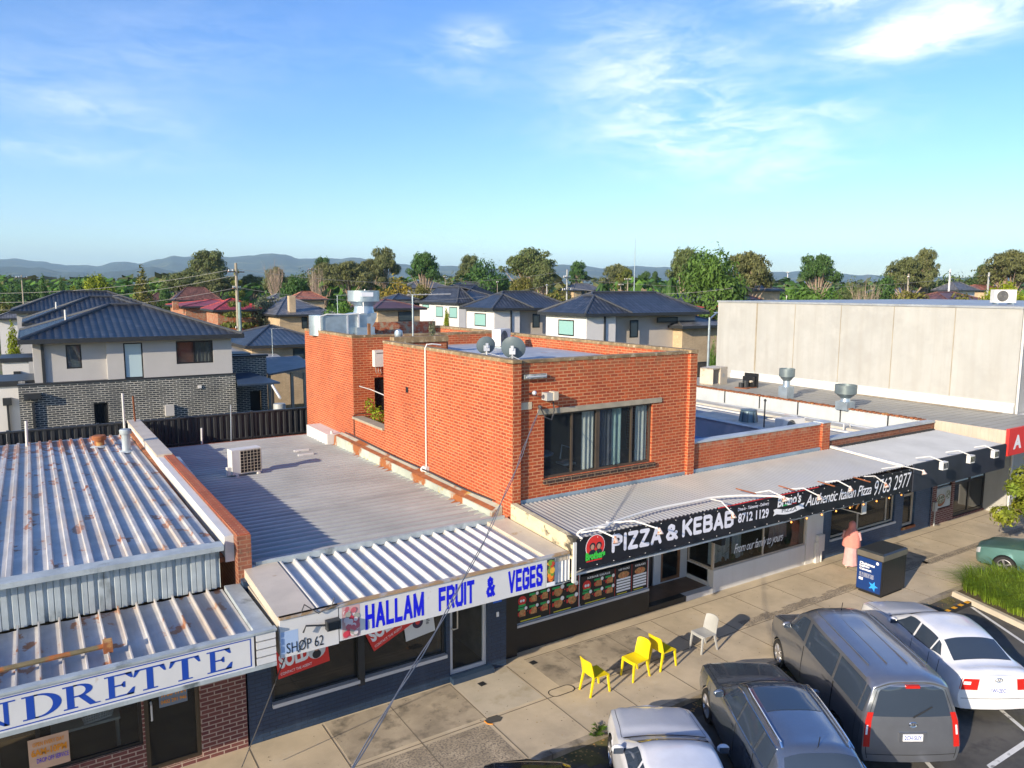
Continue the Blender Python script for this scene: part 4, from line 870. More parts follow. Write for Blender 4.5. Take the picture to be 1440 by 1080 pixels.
for k in range(4): ytext(m,'OPEN HOURS',13.76,14.08,2.58-k*.1,2.64-k*.1,15.78)
m.build('lettering',whl,t)
m=MB(); m.prism([(14.2,15.785,2.2),(14.48,15.785,2.12),(14.52,15.785,2.8),(14.2,15.785,2.8)],(0,.01,0)); tag(m.build('window_sticker',yell),'yellow upright sticker beside the dark poster in the kebab window','sticker')
m=MB(); m.add([(14.85+.09*math.cos(q*math.pi/8),15.79,2.0+.11*math.sin(q*math.pi/8)) for q in range(16)],[tuple(range(16))]); tag(m.build('window_sticker',greenl),'round green sticker at the right edge of the kebab window','sticker')
# ---------------------------------------------------------------- long awning 10.1 - 23.4
A1=thing('shop_awning','long grey corrugated awning carrying the pizza and kebab signs','awning',(16.8,14.4,2.95))
a=MB(); a.sheet((10.2,13.06,3.93),(23.42,13.06,3.93),(10.2,15.66,4.06),96,CORR); a.build('roof_sheet',awn2,A1)
a=MB(); a.box(10.2,23.5,13.12,15.6,3.05,3.10); a.build('soffit',white,A1)
a=MB(); a.hexa([(10.04,13.02,3.5),(10.2,13.02,3.5),(10.2,15.62,3.6),(10.04,15.62,3.6)],[(10.04,13.02,4.0),(10.2,13.02,4.0),(10.2,15.62,4.16),(10.04,15.62,4.16)]); a.build('end_beam',pbr('mossy_cream_beam',(.62,.52,.33),.8,0,.2,2,spot=((.08,.07,.05),2.5,.52,.6,(1,.6,1)),sp2=((.5,.45,.1),2,.6,.7)),A1)
a=MB(); a.box(10.05,10.13,12.98,13.06,2.95,3.9); a.build('corner_post',white,A1)
FY=13.0
a=MB(); a.hexa([(10.14,FY,3.22),(23.95,FY,3.10),(23.95,FY+.05,3.10),(10.14,FY+.05,3.22)],[(10.14,FY,3.96),(23.95,FY,3.86),(23.95,FY+.05,3.86),(10.14,FY+.05,3.96)]); fa=a.build('fascia_banner',flat('banner_black',(.012,.012,.016),.45),A1)
a=MB(); a.tube([(14.8,FY+.02,3.955),(19,FY+.02,3.925)],.015,4); a.build('red_edge',redl,A1)
def ft(m,s,x0p,x1p,yb,yt,bold=.02,shear=0,**k): # sign text placed at survey pixels
    A=oy(x0p,yb[0],FY);B=oy(x1p,yb[1],FY); C_=oy(x0p,yt,FY); ux=(B-A).normalized(); text(m,s,A,ux,(0,0,1),(B-A).length,C_.z-A.z,bold=bold,shear=shear,**k)
m=MB(); 
for w_,a0,a1,yb0,yb1,yt_ in (('PIZZA',860,930,778,764,752),('&',936,953,761,758,738),('KEBAB',959,1031,756,740.5,731)):
    A=oy(a0,yb0,FY);B=oy(a1,yb1,FY);C_=oy(a0,yt_,FY); strokes(m,w_,A,(B-A),(0,0,1),(B-A).length,C_.z-A.z,.22,.10)
ft(m,'8712 1129',1037.5,1080.5,(736,727.5),722.5,.03); ft(m,'Dine-in - Takeaway - Delivery',1037.5,1081,(720.5,711),714.5,.02)
m.build('lettering',pbr('pale_lilac',(.74,.74,.82),.4,0,.12,6),fa)
m=MB(); ft(m,"Authentic Italian Pizza",1132,1225,(712.5,694.5),697,.005,.35,space=.9); ft(m,'9763 2977',1229,1280.5,(697,683),676.5,.0,.25); m.build('script_lettering',whl,fa)
c=oy(837,770,FY); m=MB(); disc(m,(c.x,c.z+.03),.27,FY-.006,24,rz=.27); lg=m.build('logo_disc',redl,fa)
m=MB(); disc(m,(c.x,c.z+.03),.285,FY-.003,24); m.build('logo_rim',whl,fa)
m=MB()
for dx,dz in ((-.09,.05),(.1,.04)): disc(m,(c.x+dx,c.z+dz),.085,FY-.010,14); disc(m,(c.x+dx,c.z+dz-.15),.1,FY-.009,12,rz=.07)
m.build('logo_figure',blkl,fa)
m=MB()
for dx,dz in ((-.09,.03),(.1,.02)): disc(m,(c.x+dx,c.z+dz),.055,FY-.013,12,rz=.065)
m.build('logo_face',skin,fa)
m=MB(); text(m,'Brothers',(c.x-.29,FY-.011,c.z-.27),XU,ZU,.58,.19,bold=.06); m.build('logo_lettering',flat('bright_green',(.05,.55,.06)),fa)
m=MB(); rect(m,c.x-.26,c.x+.2,c.z-.31,c.z-.28,FY-.012); m.build('logo_underline',redl,fa)
m=MB(); ft(m,"Bruno's",1093,1126,(714,706),699,.03,.1)
A=oy(1091,724,FY);B=oy(1127,716,FY); n=12
for i in range(n):
    t0=i/n;t1=(i+1)/n; f=lambda t:(A.x+(B.x-A.x)*t, A.z+(B.z-A.z)*t-.07*math.sin(math.pi*t)+.02)
    (x0,z0),(x1,z1)=f(t0),f(t1); m.quad((x0,FY-.006,z0),(x1,FY-.006,z1),(x1,FY-.006,z1+.15),(x0,FY-.006,z0+.15))
m.quad((A.x-.12,FY-.004,A.z-.02),(A.x+.05,FY-.004,A.z+.02),(A.x+.05,FY-.004,A.z+.17),(A.x-.12,FY-.004,A.z+.16),(A.x-.07,FY-.004,A.z+.07))
m.quad((B.x-.05,FY-.004,B.z+.02),(B.x+.12,FY-.004,B.z),(B.x+.07,FY-.004,B.z+.09),(B.x+.12,FY-.004,B.z+.18),(B.x-.05,FY-.004,B.z+.17))
m.build('emblem',whl,fa)
m=MB(); ft(m,'PIZZA',1099,1120,(721,717),716,.0,.0); m.build('ribbon_lettering',blkl,fa).location.y-=.004
for cc,t0,t1 in ((greenl,.25,.42),(whl,.42,.58),(redl,.58,.78)):
    m=MB(); z=lambda t:A.z+(B.z-A.z)*t+.19+.02*math.sin(math.pi*t); x=lambda t:A.x+(B.x-A.x)*t; m.quad((x(t0),FY-.008,z(t0)),(x(t1),FY-.008,z(t1)),(x(t1),FY-.008,z(t1)+.04),(x(t0),FY-.008,z(t0)+.04)); m.build('flag_stripe',cc,fa)
m=MB()
for k in range(28):
    x=10.25+k*.5; m.sph((x,FY-.004,3.92-.008*k*.5*.9),.011,6); m.sph((x,FY-.004,3.26-.009*k*.5),.011,6)
m.build('eyelet',whl,fa)
# string of warm bulbs
m=MB(); bl=[]
t=thing('bulb_string','string of small glowing orange bulbs under the authentic italian pizza sign','light string',(20,13.1,3.1))
pts=[Vector((17.6+k*.35,13.12,3.10-.03*(k%2)-.002*k)) for k in range(19)]
m.tube(pts,.008,4); m.build('wire',wirem,t)
for k in range(1,19,2):
    m=MB(); m.sph(pts[k]+Vector((0,-.02,-.04)),.026,8,sc=(1,1,1.2)); m.build('bulb',bulb,t)
# sign lamps on arms and hoses
def hose(pts,r,mat,name,label,cat):
    m=MB(); P=[Vector(p) for p in pts]; out=[]
    for i in range(len(P)-1):
        a0=P[max(i-1,0)];a1=P[i];a2=P[i+1];a3=P[min(i+2,len(P)-1)]
        for k in range(5):
            t=k/5; out.append(.5*((2*a1)+(a2-a0)*t+(2*a0-5*a1+4*a2-a3)*t*t+(3*a1-a0-3*a2+a3)*t**3))
    out.append(P[-1]); m.tube(out,r,6); return tag(m.build(name,mat,smooth=True),label,cat)
R=lambda x,y,z=4.12: oz(x,y,z)
hose([R(818,757,3.98),R(812,752,3.99),R(818,746),R(838,741),R(854,737),R(880,728),R(920,716),R(980,704),R(1000,700),R(1040,697),R(1090,698),R(1110,702)],.028,pipe,'conduit','long white conduit snaking over the awning above the pizza and kebab sign','conduit')
hose([R(818,746),R(835,742),R(850,741),R(857,737),R(853,734)],.024,pipe,'conduit','short looped white conduit near the left end of the awning','conduit')
def signlamp(px0,py0,px1,py1,label,head='bulb',group='sign lamps on arms over the awning edge'):
    A=oz(px0,py0,4.1); B=oy(px1,py1,12.35); t=thing('sign_lamp',label,'sign lamp',A,0,group); m=MB(); mid=A.lerp(B,.5)+Vector((0,0,.12)); m.tube([A,mid,B],.018,6); m.build('arm',pipe,t)
    m=MB()
    if head=='bulb': m.lathe(B+Vector((0,0,.03)),[(.025,0),(.04,-.05),(.08,-.15),(.075,-.155)],12,axis=(.15,.5,1)); m.build('lamp_head',pbr('rusty_white',(.6,.5,.45),.5,spot=(RUST,12,.5,.6)),t,smooth=True,ang=50)
    else:
        m.box(B.x-.15,B.x+.15,B.y-.05,B.y+.08,B.z-.24,B.z+.02); m.build('lamp_head',white,t); m=MB()
        for k in range(3): m.box(B.x-.12+k*.09,B.x-.06+k*.09,B.y-.056,B.y-.05,B.z-.2,B.z-.02)
        m.build('lamp_lens',glassd,t)
    return t
signlamp(858,735,927,744,'sign lamp on a white arm above the letters PIZZA')
signlamp(818,749,865,756,'sign lamp on a white arm above the round red logo')
signlamp(1000,702,1030,722,'sign lamp on a curved white arm beside the word KEBAB')
signlamp(1062,693,1102,699,"sign lamp on a white arm above the name Bruno's")
signlamp(1108,688,1151,697,'sign lamp on a white arm above the word Authentic')
signlamp(1160,678,1195,685,'sign lamp on a white arm above the word Italian')
signlamp(1215,670,1245,680,'sign lamp on a white arm above the digits 9763')
signlamp(1240,659,1298,662,'long white sign lamp reaching past the end of the phone number sign')
for i,(px,py,ln) in enumerate(((1035,687,28),(1095,683,22),(1150,677,24),(1200,671,24))):
    A=R(px,py);B=R(px+ln,py+4+ln*.12); m=MB(); m.tube([A,B],.018,5); tag(m.build('stay_rod',rustm),['rusty stay rod lying left above the phone number 8712','rusty stay rod behind the lamp over the name Bruno\'s','rusty stay rod behind the lamp over the word Authentic','rusty stay rod behind the lamp over the word Italian'][i],'rod')
# hanging signs under awning
t=thing('hanging_sign','small black hanging sign reading KEBAB under the awning','hanging sign',(15.95,14.6,2.5)); m=MB(); m.box(-.08,.08,-.8,.8,0,.45); m.build('panel',flat('sign_black2',(.012,.013,.015)),t,local=True)
m=MB(); m.add([Vector((-.085,.75-(v.y+14.6-13.85)*0,0)) for v in []],[]); text(m,'KEBAB',(15.865,15.3,2.6),(0,-1,0),ZU,1.3,.25,bold=.04); m.build('lettering',whl,t)
t=thing('hanging_sign','small lightbox sign with orange phone number under the awning','hanging sign',(22.25,14.3,2.45)); m=MB(); m.box(-.12,.12,-.75,.75,0,.5); m.build('casing',white,t,local=True)
m=MB(); m.box(-.126,-.12,-.72,.72,.04,.46); m.build('face',flat('sign_black3',(.01,.01,.012)),t,local=True)
m=MB(); text(m,'9763 2977',(22.123,14.98,2.58),(0,-1,0),ZU,1.36,.25,bold=.03); m.build('lettering',flat('neon_orange',(.85,.4,.15)),t)
# ================================================================== WHITE SHOP 16.7-23.35
Wt=thing('pizza_shop','single storey brick pizza shop with white shopfront and bay window','shop',(20,24,0))
a=MB(); a.wall('y',BY,.25,16.64,22.9,3.2,4.97); a.box(22.9,23.32,BY-.1,BY+.25,3.2,5.02); a.build('parapet',orange2,Wt)
a=MB(); a.box(16.64,22.88,BY-.03,BY+.29,4.975,5.03); a.box(22.88,23.34,BY-.12,BY+.28,5.025,5.06); a.build('parapet_flashing',pbr('pale_flashing',(.50,.55,.58),.5,.3),Wt)
a=MB(); a.box(16.62,22.88,BY-.06,BY-.005,4.06,4.18); a.build('apron_flashing',pbr('blue_flashing',(.30,.38,.44),.5,.2),Wt)
a=MB(); a.box(16.63,23.3,16.02,32,3.3,3.5); a.build('roof',pbr('blue_grey_roof',(.33,.38,.45),.5,.2,.2,1),Wt)
a=MB(); a.hexa([(17.2,18,3.5),(22.5,18,3.5),(22.5,24,3.5),(17.2,24,3.5)],[(17.4,18.2,3.75),(22.3,18.2,3.75),(22.3,23.8,3.75),(17.4,23.8,3.75)]); a.build('skylight',flat('blue_sheet',(.10,.18,.36),.4),Wt)
a=MB(); a.box(23.3,23.5,16.03,31,3.3,4.3); a.build('party_wall',roofgrey,Wt)
a=MB(); a.box(23.22,23.56,16.03,31,4.305,4.34); a.build('party_cap',zincw,Wt)
a=MB(); a.box(17.8,22.42,BY,BY+.2,0,.73); a.box(17.8,18.0,BY+.205,16.9,0,.73); a.build('stall_riser',white,Wt)
a=MB(); a.box(15.1,17.79,15.72,15.99,.0,.168) if 0 else a.box(16.61,17.79,15.73,15.99,0,.168); a.build('entry_step',white,Wt)
a=MB(); a.box(16.61,17.79,16.0,17.2,0,.16); a.build('entry_floor',pbr('brown_entry_tiles2',(.20,.12,.07),.5,0,.3,3),Wt)
a=MB(); a.box(22.44,23.36,BY-.02,BY+.3,0,3.15); a.build('pillar',white,Wt)
a=MB(); a.box(22.95,23.3,BY-.16,BY-.025,.4,1.0); a.box(22.9,23.1,BY-.12,BY-.025,0,.75); a.cyl((23.2,BY-.1,0),(23.2,BY-.1,.4),.04); a.build('meter_box',white,Wt)
w=window(Wt,17.8,22.42,.74,2.95,BY+.03,fm=beigec,gm=glassm('bay_glass',(.03,.03,.025),.72),mull=(20.2,),w=.05)
window(Wt,BY+.1,16.9,.74,2.95,17.83,fm=beigec,gm=glassc,w=.05,ax='x')
a=MB(); a.wall('y',16.9,.1,16.3,17.8,.17,3.0,[(16.62,17.5,.2,2.4)]); a.build('entry_wall',white,Wt)
dd=window(Wt,16.62,17.5,.2,2.4,16.92,fm=wood,gm=glassc,w=.1,name='door')
a=MB(); a.box(17.8,22.42,BY+.25,18.4,.3,.7); a.build('display_shelf',wood,Wt)
a=MB(); a.box(17.8,22.42,18.4,18.5,.3,3.1); a.box(18.9,22.3,16.9,17.0,.7,1.55); a.build('interior_wall',pbr('warm_interior',(.22,.14,.07),.8,0,.4,1),Wt)
drape(Wt,17.9,18.9,.8,2.9,BY+.35,curtain,9,.04); drape(Wt,18.95,19.4,.8,2.9,BY+.3,curtain,5,.04)
drape(Wt,20.95,21.6,1.05,2.9,BY+.3,pinkc,7,.05,taper=.5)
a=MB(); ytext(a,'From our family to yours',18.75,21.2,1.02,1.42,BY+.024,shear=.4,space=.9); a.build('window_lettering',whl,Wt)
a=MB(); cx,cz=19.35,2.25
a.add([(cx+(.22 if k%2==0 else .09)*math.sin(k*math.pi/5),BY+.4,cz+(.22 if k%2==0 else .09)*math.cos(k*math.pi/5)) for k in range(10)],[tuple(range(10))]); a.build('star_ornament',flat('star_blue',(.03,.25,.8)),Wt)
a=MB(); a.box(19.1,20.1,17.2,17.3,1.5,2.4); a.build('dark_poster',blackm,Wt)
for k in range(9):
    x=18.1+k*.47; m=MB(); m.sph((x,BY+.33,.86),.05+.03*(k%3),8,sc=(1,1,1.2)); m.build('ornament',[beige,wood,leaf['dark']][k%3],Wt)
a=MB()
for k in range(14): q=k*.45; a.quad((18.6,BY+.35,1.0),(18.6+.25*math.cos(q),BY+.35+.1*math.sin(q),1.0+.25*abs(math.sin(q*1.3))),(18.62+.27*math.cos(q+.1),BY+.37+.1*math.sin(q),.98+.25*abs(math.sin(q*1.3))))
a.build('small_palm',leaf['dark'],Wt)
# ================================================================== BLUE SHOP 23.4-30.4
Bl=thing('blue_shop','low shop with slate blue painted front beyond the white pillar','shop',(27,24,0))
a=MB(); a.wall('y',BY,.25,23.37,30.48,0,3.2,[(23.85,27.9,.68,2.7),(28.5,29.36,.3,2.7)]); a.build('front_wall',navy2_br,Bl)
a=MB(); a.wall('y',BY,.25,23.36,30.3,3.21,4.36); a.build('parapet',brown_br,Bl)
a=MB(); a.box(23.36,30.3,BY-.06,BY+.3,4.365,4.43); a.build('parapet_flashing',pbr('pale_flashing2',(.46,.5,.52),.5,.3,spot=(RUST,1,.6,.7)),Bl)
a=MB(); a.sheet((23.55,16.1,3.82),(30.0,16.1,3.82),(23.55,31.5,3.72),22,[(0,0),(.03,.03),(.1,.03),(.13,0)]); a.build('roof',roofgrey,Bl)
a=MB(); a.box(27.4,27.55,16.3,31,3.9,3.97); a.build('roof_batten',white,Bl)
a=MB(); a.box(24.6,27.0,17.5,24,3.83,3.95); a.box(28.3,28.9,17,30,3.83,3.93); a.build('roof_curb',pbr('cream_curb',(.5,.47,.4),.6),Bl)
a=MB(); a.box(30.08,30.27,16.05,32,3.3,4.4); pw=a.build('party_wall',pbr('pale_sheet_lining',(.52,.55,.55),.5,.1,.12,1.2,streak=((.35,.38,.4),3,.4)),Bl)
a=MB(); 
for k in range(80): a.box(30.02,30.3,16.05+k*.2,16.05+k*.2+.14,4.405,4.45+.01*(k%3))
a.build('rusty_capping',rustm,Bl)
a=MB()
for k in range(7): a.box(30.05,30.078,17.5+k*2.2,17.55+k*2.2,3.8,4.4)
a.build('lining_joint',char,Bl)
window(Bl,23.85,27.9,.68,2.7,BY+.08,fm=beigec,gm=glass,mull=(25.6,27.45),w=.07)
a=MB(); a.box(23.8,27.95,BY-.06,BY+.07,.6,.68); a.build('window_sill',silver,Bl)
window(Bl,28.5,29.36,.3,2.7,BY+.1,fm=beigec,gm=glass,bars=(1.55,),w=.1,name='door')
a=MB(); a.box(28.45,29.4,BY-.05,BY+.09,.2,.3); a.build('doorstep',rustm,Bl)
a=MB(); rect(a,26.4,27.1,1.95,2.4,BY+.078); a.build('window_poster',flat('orange_red',(.55,.08,.03)),Bl)
a=MB(); a.box(30.5,30.55,BY-.03,BY,0,3.1) ; a.build('downpipe',navy,Bl)
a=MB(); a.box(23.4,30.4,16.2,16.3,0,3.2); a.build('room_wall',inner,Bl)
# second awning
A2=thing('shop_awning','pale awning with plain dark fascia at the right end','awning',(27,14.4,3))
a=MB(); a.sheet((23.55,13.06,3.93),(30.2,13.06,3.93),(23.55,15.7,4.08),60,CORR); a.build('roof_sheet',pbr('pale_awning_sheet',(.48,.49,.48),.42,.3,.12,.8),A2)
a=MB(); a.box(23.55,30.1,13.1,15.7,3.1,3.14); a.build('soffit',white,A2)
a=MB(); a.hexa([(23.96,12.97,3.06),(30.12,12.97,3.08),(30.12,13.03,3.08),(23.96,13.03,3.06)],[(23.96,12.97,3.98),(30.12,12.97,4.0),(30.12,13.03,4.0),(23.96,13.03,3.98)]); a.build('fascia',pbr('dark_fascia',(.025,.03,.045),.5),A2)
a=MB(); a.hexa([(23.40,13.04,3.95),(23.54,13.04,3.95),(23.54,15.7,4.1),(23.40,15.7,4.1)],[(23.40,13.04,4.03),(23.54,13.04,4.03),(23.54,15.7,4.18),(23.40,15.7,4.18)]); a.build('joint_flashing',white,A2)
a=MB()
for k in range(40): a.box(23.7+k*.16,23.78+k*.16,15.55,15.68,4.1,4.15)
a.build('foam_closer',char,A2)
g2='square sign lamps on the dark fascia'
signlamp(1288,644,1328,650,'square sign lamp, leftmost of three on the dark fascia','sq',g2)
signlamp(1330,636,1366,641,'square sign lamp, middle of three on the dark fascia','sq',g2)
signlamp(1370,629,1400,634,'square sign lamp, rightmost of three on the dark fascia','sq',g2)
# roof equipment
def flue(px,py,z,r,h,label,cowl=.32):
    p=oz(px,py,z); t=thing('exhaust_flue',label,'exhaust flue',p,0,'silver exhaust flues on the grey roof')
    m=MB(); m.box(-r*1.25,r*1.25,-r*1.25,r*1.25,-.05,h*.5); m.build('base',galv,t,local=True)
    m=MB(); m.lathe((0,0,h*.45),[(r*1.05,0),(r*.85,.1),(r*.85,h*.35)],20); m.build('throat',galv,t,local=True,smooth=True)
    m=MB(); m.lathe((0,0,h*.75),[(r*.9,0),(cowl,.18),(cowl*1.1,.2),(cowl*1.1,.58),(cowl*1.02,.58),(cowl*.98,.22)],26,cap=False); m.lathe((0,0,h*.75),[(.01,.3),(cowl*.97,.3)],26); m.build('cowl',pbr('flue_grey',(.22,.27,.28),.4,.5),t,local=True,smooth=True,ang=40)
flue(1105,560,4.42,.2,1.15,'taller silver exhaust flue, left of the two on the grey roof',.33)
flue(1188,574,4.42,.23,.62,'shorter wide silver exhaust flue, right of the two on the grey roof',.42)
t=thing('evaporative_cooler','open sided cream rooftop cooler box left on the grey roof','rooftop unit',oz(1003,540,4.42),rad(12))
m=MB(); m.box(-.75,-.7,-.4,.4,0,.95); m.box(.0,.75,-.42,.42,0,.95); m.box(-.75,0,-.4,.4,.88,.95); m.box(-.75,0,-.4,.4,0,.07); m.build('casing',beige,t,local=True)
m=MB(); m.cyl((-.4,.0,.1),(-.4,0,.5),.12); m.cyl((-.15,.1,.1),(-.15,.1,.6),.05); m.build('motor',rustm,t,local=True)
m=MB(); m.cyl((.3,-.425,.5),(.3,-.43,.5),.12,n=16); m.build('access_cover',greyp,t,local=True)
t=thing('compressor','small black compressor cluster sitting on the grey roof','compressor',oz(1051,545,4.42),rad(10))
m=MB(); m.box(.35,.42,-.4,.4,0,.75); m.box(.0,.35,-.3,.3,.0,.6); m.build('coil',blackm,t,local=True); m=MB(); m.cyl((-.2,0,0),(-.2,0,.4),.16); m.cyl((-.5,.1,0),(-.5,.1,.3),.12); m.build('cylinder',char,t,local=True,smooth=True); m=MB(); m.box(-.7,.5,-.35,.35,-.02,.04); m.build('tray',rustm,t,local=True); m=MB(); m.cyl((-.1,-.2,.35),(.05,-.25,.35),.06); m.build('valve',beige,t,local=True)
t=thing('whirly_vent','blue grey round roof ventilator behind the lower brick parapet','roof vent',oz(1052,597,3.8)); m=MB(); m.lathe((0,0,0),[(.42,0),(.33,.62),(.36,.66),(.1,.7)],20); m.build('hood',pbr('vent_blue',(.12,.18,.22),.4,.4),t,local=True,smooth=True,ang=40)
m=MB()
for k in range(10): q=k*.63; m.tube([(.425*math.cos(q),.425*math.sin(q),.02),(.345*math.cos(q),.345*math.sin(q),.6)],.01,4)
m.build('rib',char,t,local=True)
ac(oz(1110,607,3.8),rad(-12),'low white air conditioner behind the lower brick parapet',1.1,.5,.5)
p=oz(1074,606,3.8); m=MB(); m.cyl(p,p+Vector((0,0,1.25)),.03); m.tube([p+Vector((0,0,.55)),p+Vector((.5,0,.5))],.02); m.sph(p+Vector((0,0,1.28)),.06); tag(m.build('gas_mast',char),'thin dark mast beside the blue grey roof ventilator','mast')
p=oz(1186,607,3.8); m=MB(); m.tube([p,p+Vector((.0,0,.3)),p+Vector((.35,0,.3)),p+Vector((.6,0,0))],.03); tag(m.build('bent_pipe',white),'small bent white pipe at the right of the lower roofs','pipe')
# ================================================================== RIGHT BRICK SHOP + CANOPY + CONCRETE HALL
Rt=thing('corner_shop','brick shop with black framed doors at the far right','shop',(34,16,0))
a=MB(); a.wall('y',BY,.25,30.56,39.5,0,3.4,[(30.95,32.15,.62,2.75),(32.35,35.05,.08,2.75),(35.35,37.6,.62,2.75)]); a.build('front_wall',red_br,Rt)
w=window(Rt,30.95,32.15,.62,2.75,BY+.06,fm=blackm,gm=glassw,bars=(1.55,),w=.06)
m=MB(); m.box(30.98,32.12,BY+.03,BY+.05,.66,1.5); pst=m.build('food_poster',pbr('poster_grey',(.45,.47,.45),.5),Rt)
m=MB(); disc(m,(31.35,.98),.36,BY+.028,20,rz=.26); m.build('dish_rim',rustm,pst); m=MB(); disc(m,(31.35,1.02),.3,BY+.026,20,rz=.2); disc(m,(31.9,1.15),.2,BY+.028,16); m.build('food_picture',pbr('herb_print',(.16,.17,.09),.6,0,.6,14,spot=((.6,.58,.5),16,.5,.6)),pst)
dd=window(Rt,32.35,35.05,.08,2.75,BY+.07,fm=blackm,gm=glassd,mull=(33.7,),bars=(1.5,),w=.12,name='door')
m=MB(); rect(m,32.48,33.6,1.56,2.62,BY+.09); rect(m,33.82,34.9,1.56,2.62,BY+.09); m.build('blind',glassw,dd)
window(Rt,35.35,37.6,.62,2.75,BY+.06,fm=blackm,gm=glassw,mull=(36.8,),w=.08)
m=MB(); m.box(35.4,36.6,BY+.03,BY+.05,.66,1.3); m.build('red_poster',redl,Rt)
m=MB(); m.box(30.68,30.9,BY-.1,BY-.002,.62,1.0); m.cyl((30.78,BY-.06,0),(30.78,BY-.06,.62),.03); tag(m.build('meter_box',greyp),'grey meter box with white pipe on the brick shop corner','meter box')
m=MB(); m.box(30.6,39,16.4,16.5,0,3.3); m.build('room_wall',inner,Rt)
m=MB(); m.box(38.3,38.9,13.3,13.7,0,3.5); m.build('column',pbr('lilac_column',(.4,.4,.46),.7),Rt)
Cn=thing('grey_canopy','wide flat grey roof with beige side and red front sign','canopy roof',(33,22,3.4))
a=MB(); a.box(30.36,35.0,13.1,31.3,4.34,4.42)
a.build('roof',roofb,Cn)
a=MB()
for k in range(46): a.box(30.4,34.9,13.3+k*.39,13.32+k*.39,4.4205,4.432)
a.build('roof_seam',pbr('seam',(.33,.31,.26),.6),Cn)
a=MB(); a.sheet((30.33,13.1,3.55),(30.33,15.74,3.55),(30.33,13.1,4.43),9,[(0,0),(.05,-.02),(.5,-.02),(.55,0)]); a.box(30.34,30.4,13.1,15.74,3.5,4.45); a.build('side_cladding',beigec,Cn)
a=MB(); a.box(35.0,46,13.1,14.85,4.3,4.4); a.box(30.41,46,13.2,15.7,3.5,3.55); a.build('front_soffit',white,Cn)
a=MB(); a.box(30.3,46,12.98,13.09,3.5,4.52); a.build('sign_face',redl,Cn)
a=MB(); text(a,'RETRO FISH',(30.75,12.98,3.75),XU,ZU,5,.5,bold=.03) if 0 else ytext(a,'A',30.66,31.3,3.72,4.25,12.975,bold=.05); a.build('lettering',whl,Cn)
Hl=thing('concrete_hall','large pale tilt up concrete hall behind the grey roof','building',(44,23,0))
a=MB(); a.box(35.02,58,14.9,31.45,0,8.86); a.build('wall',concrete,Hl)
a=MB(); a.box(34.97,58,14.86,31.5,8.865,8.96); a.build('parapet_cap',pbr('cap_metal',(.36,.38,.39),.5,.3),Hl)
a=MB()
for y in (17.6,20.45,23.25,26.0,28.5): a.box(35.006,35.018,y,y+.035,4.6,8.84)
a.box(35.0,35.019,28.55,28.6,5.0,8.84)
a.build('panel_joint',pbr('joint_sealant',(.33,.29,.22),.9),Hl)
a=MB(); a.box(34.9,35.0,14.9,30.2,4.43,4.72); a.box(34.96,35.015,14.9,30.2,4.73,4.86); a.build('base_flashing',white,Hl)
a=MB(); a.box(34.5,34.62,15.2,22.5,4.433,4.46); a.build('gravel_edge',pebble,Hl)
m=MB(); m.cyl((35.1,14.85,.0),(35.1,14.85,8.8),.05); m.build('downpipe',white,Hl)
t=ac(oz(1410,428,8.97),rad(-38),'white air conditioner standing on top of the concrete hall',1.0,.62,.36)
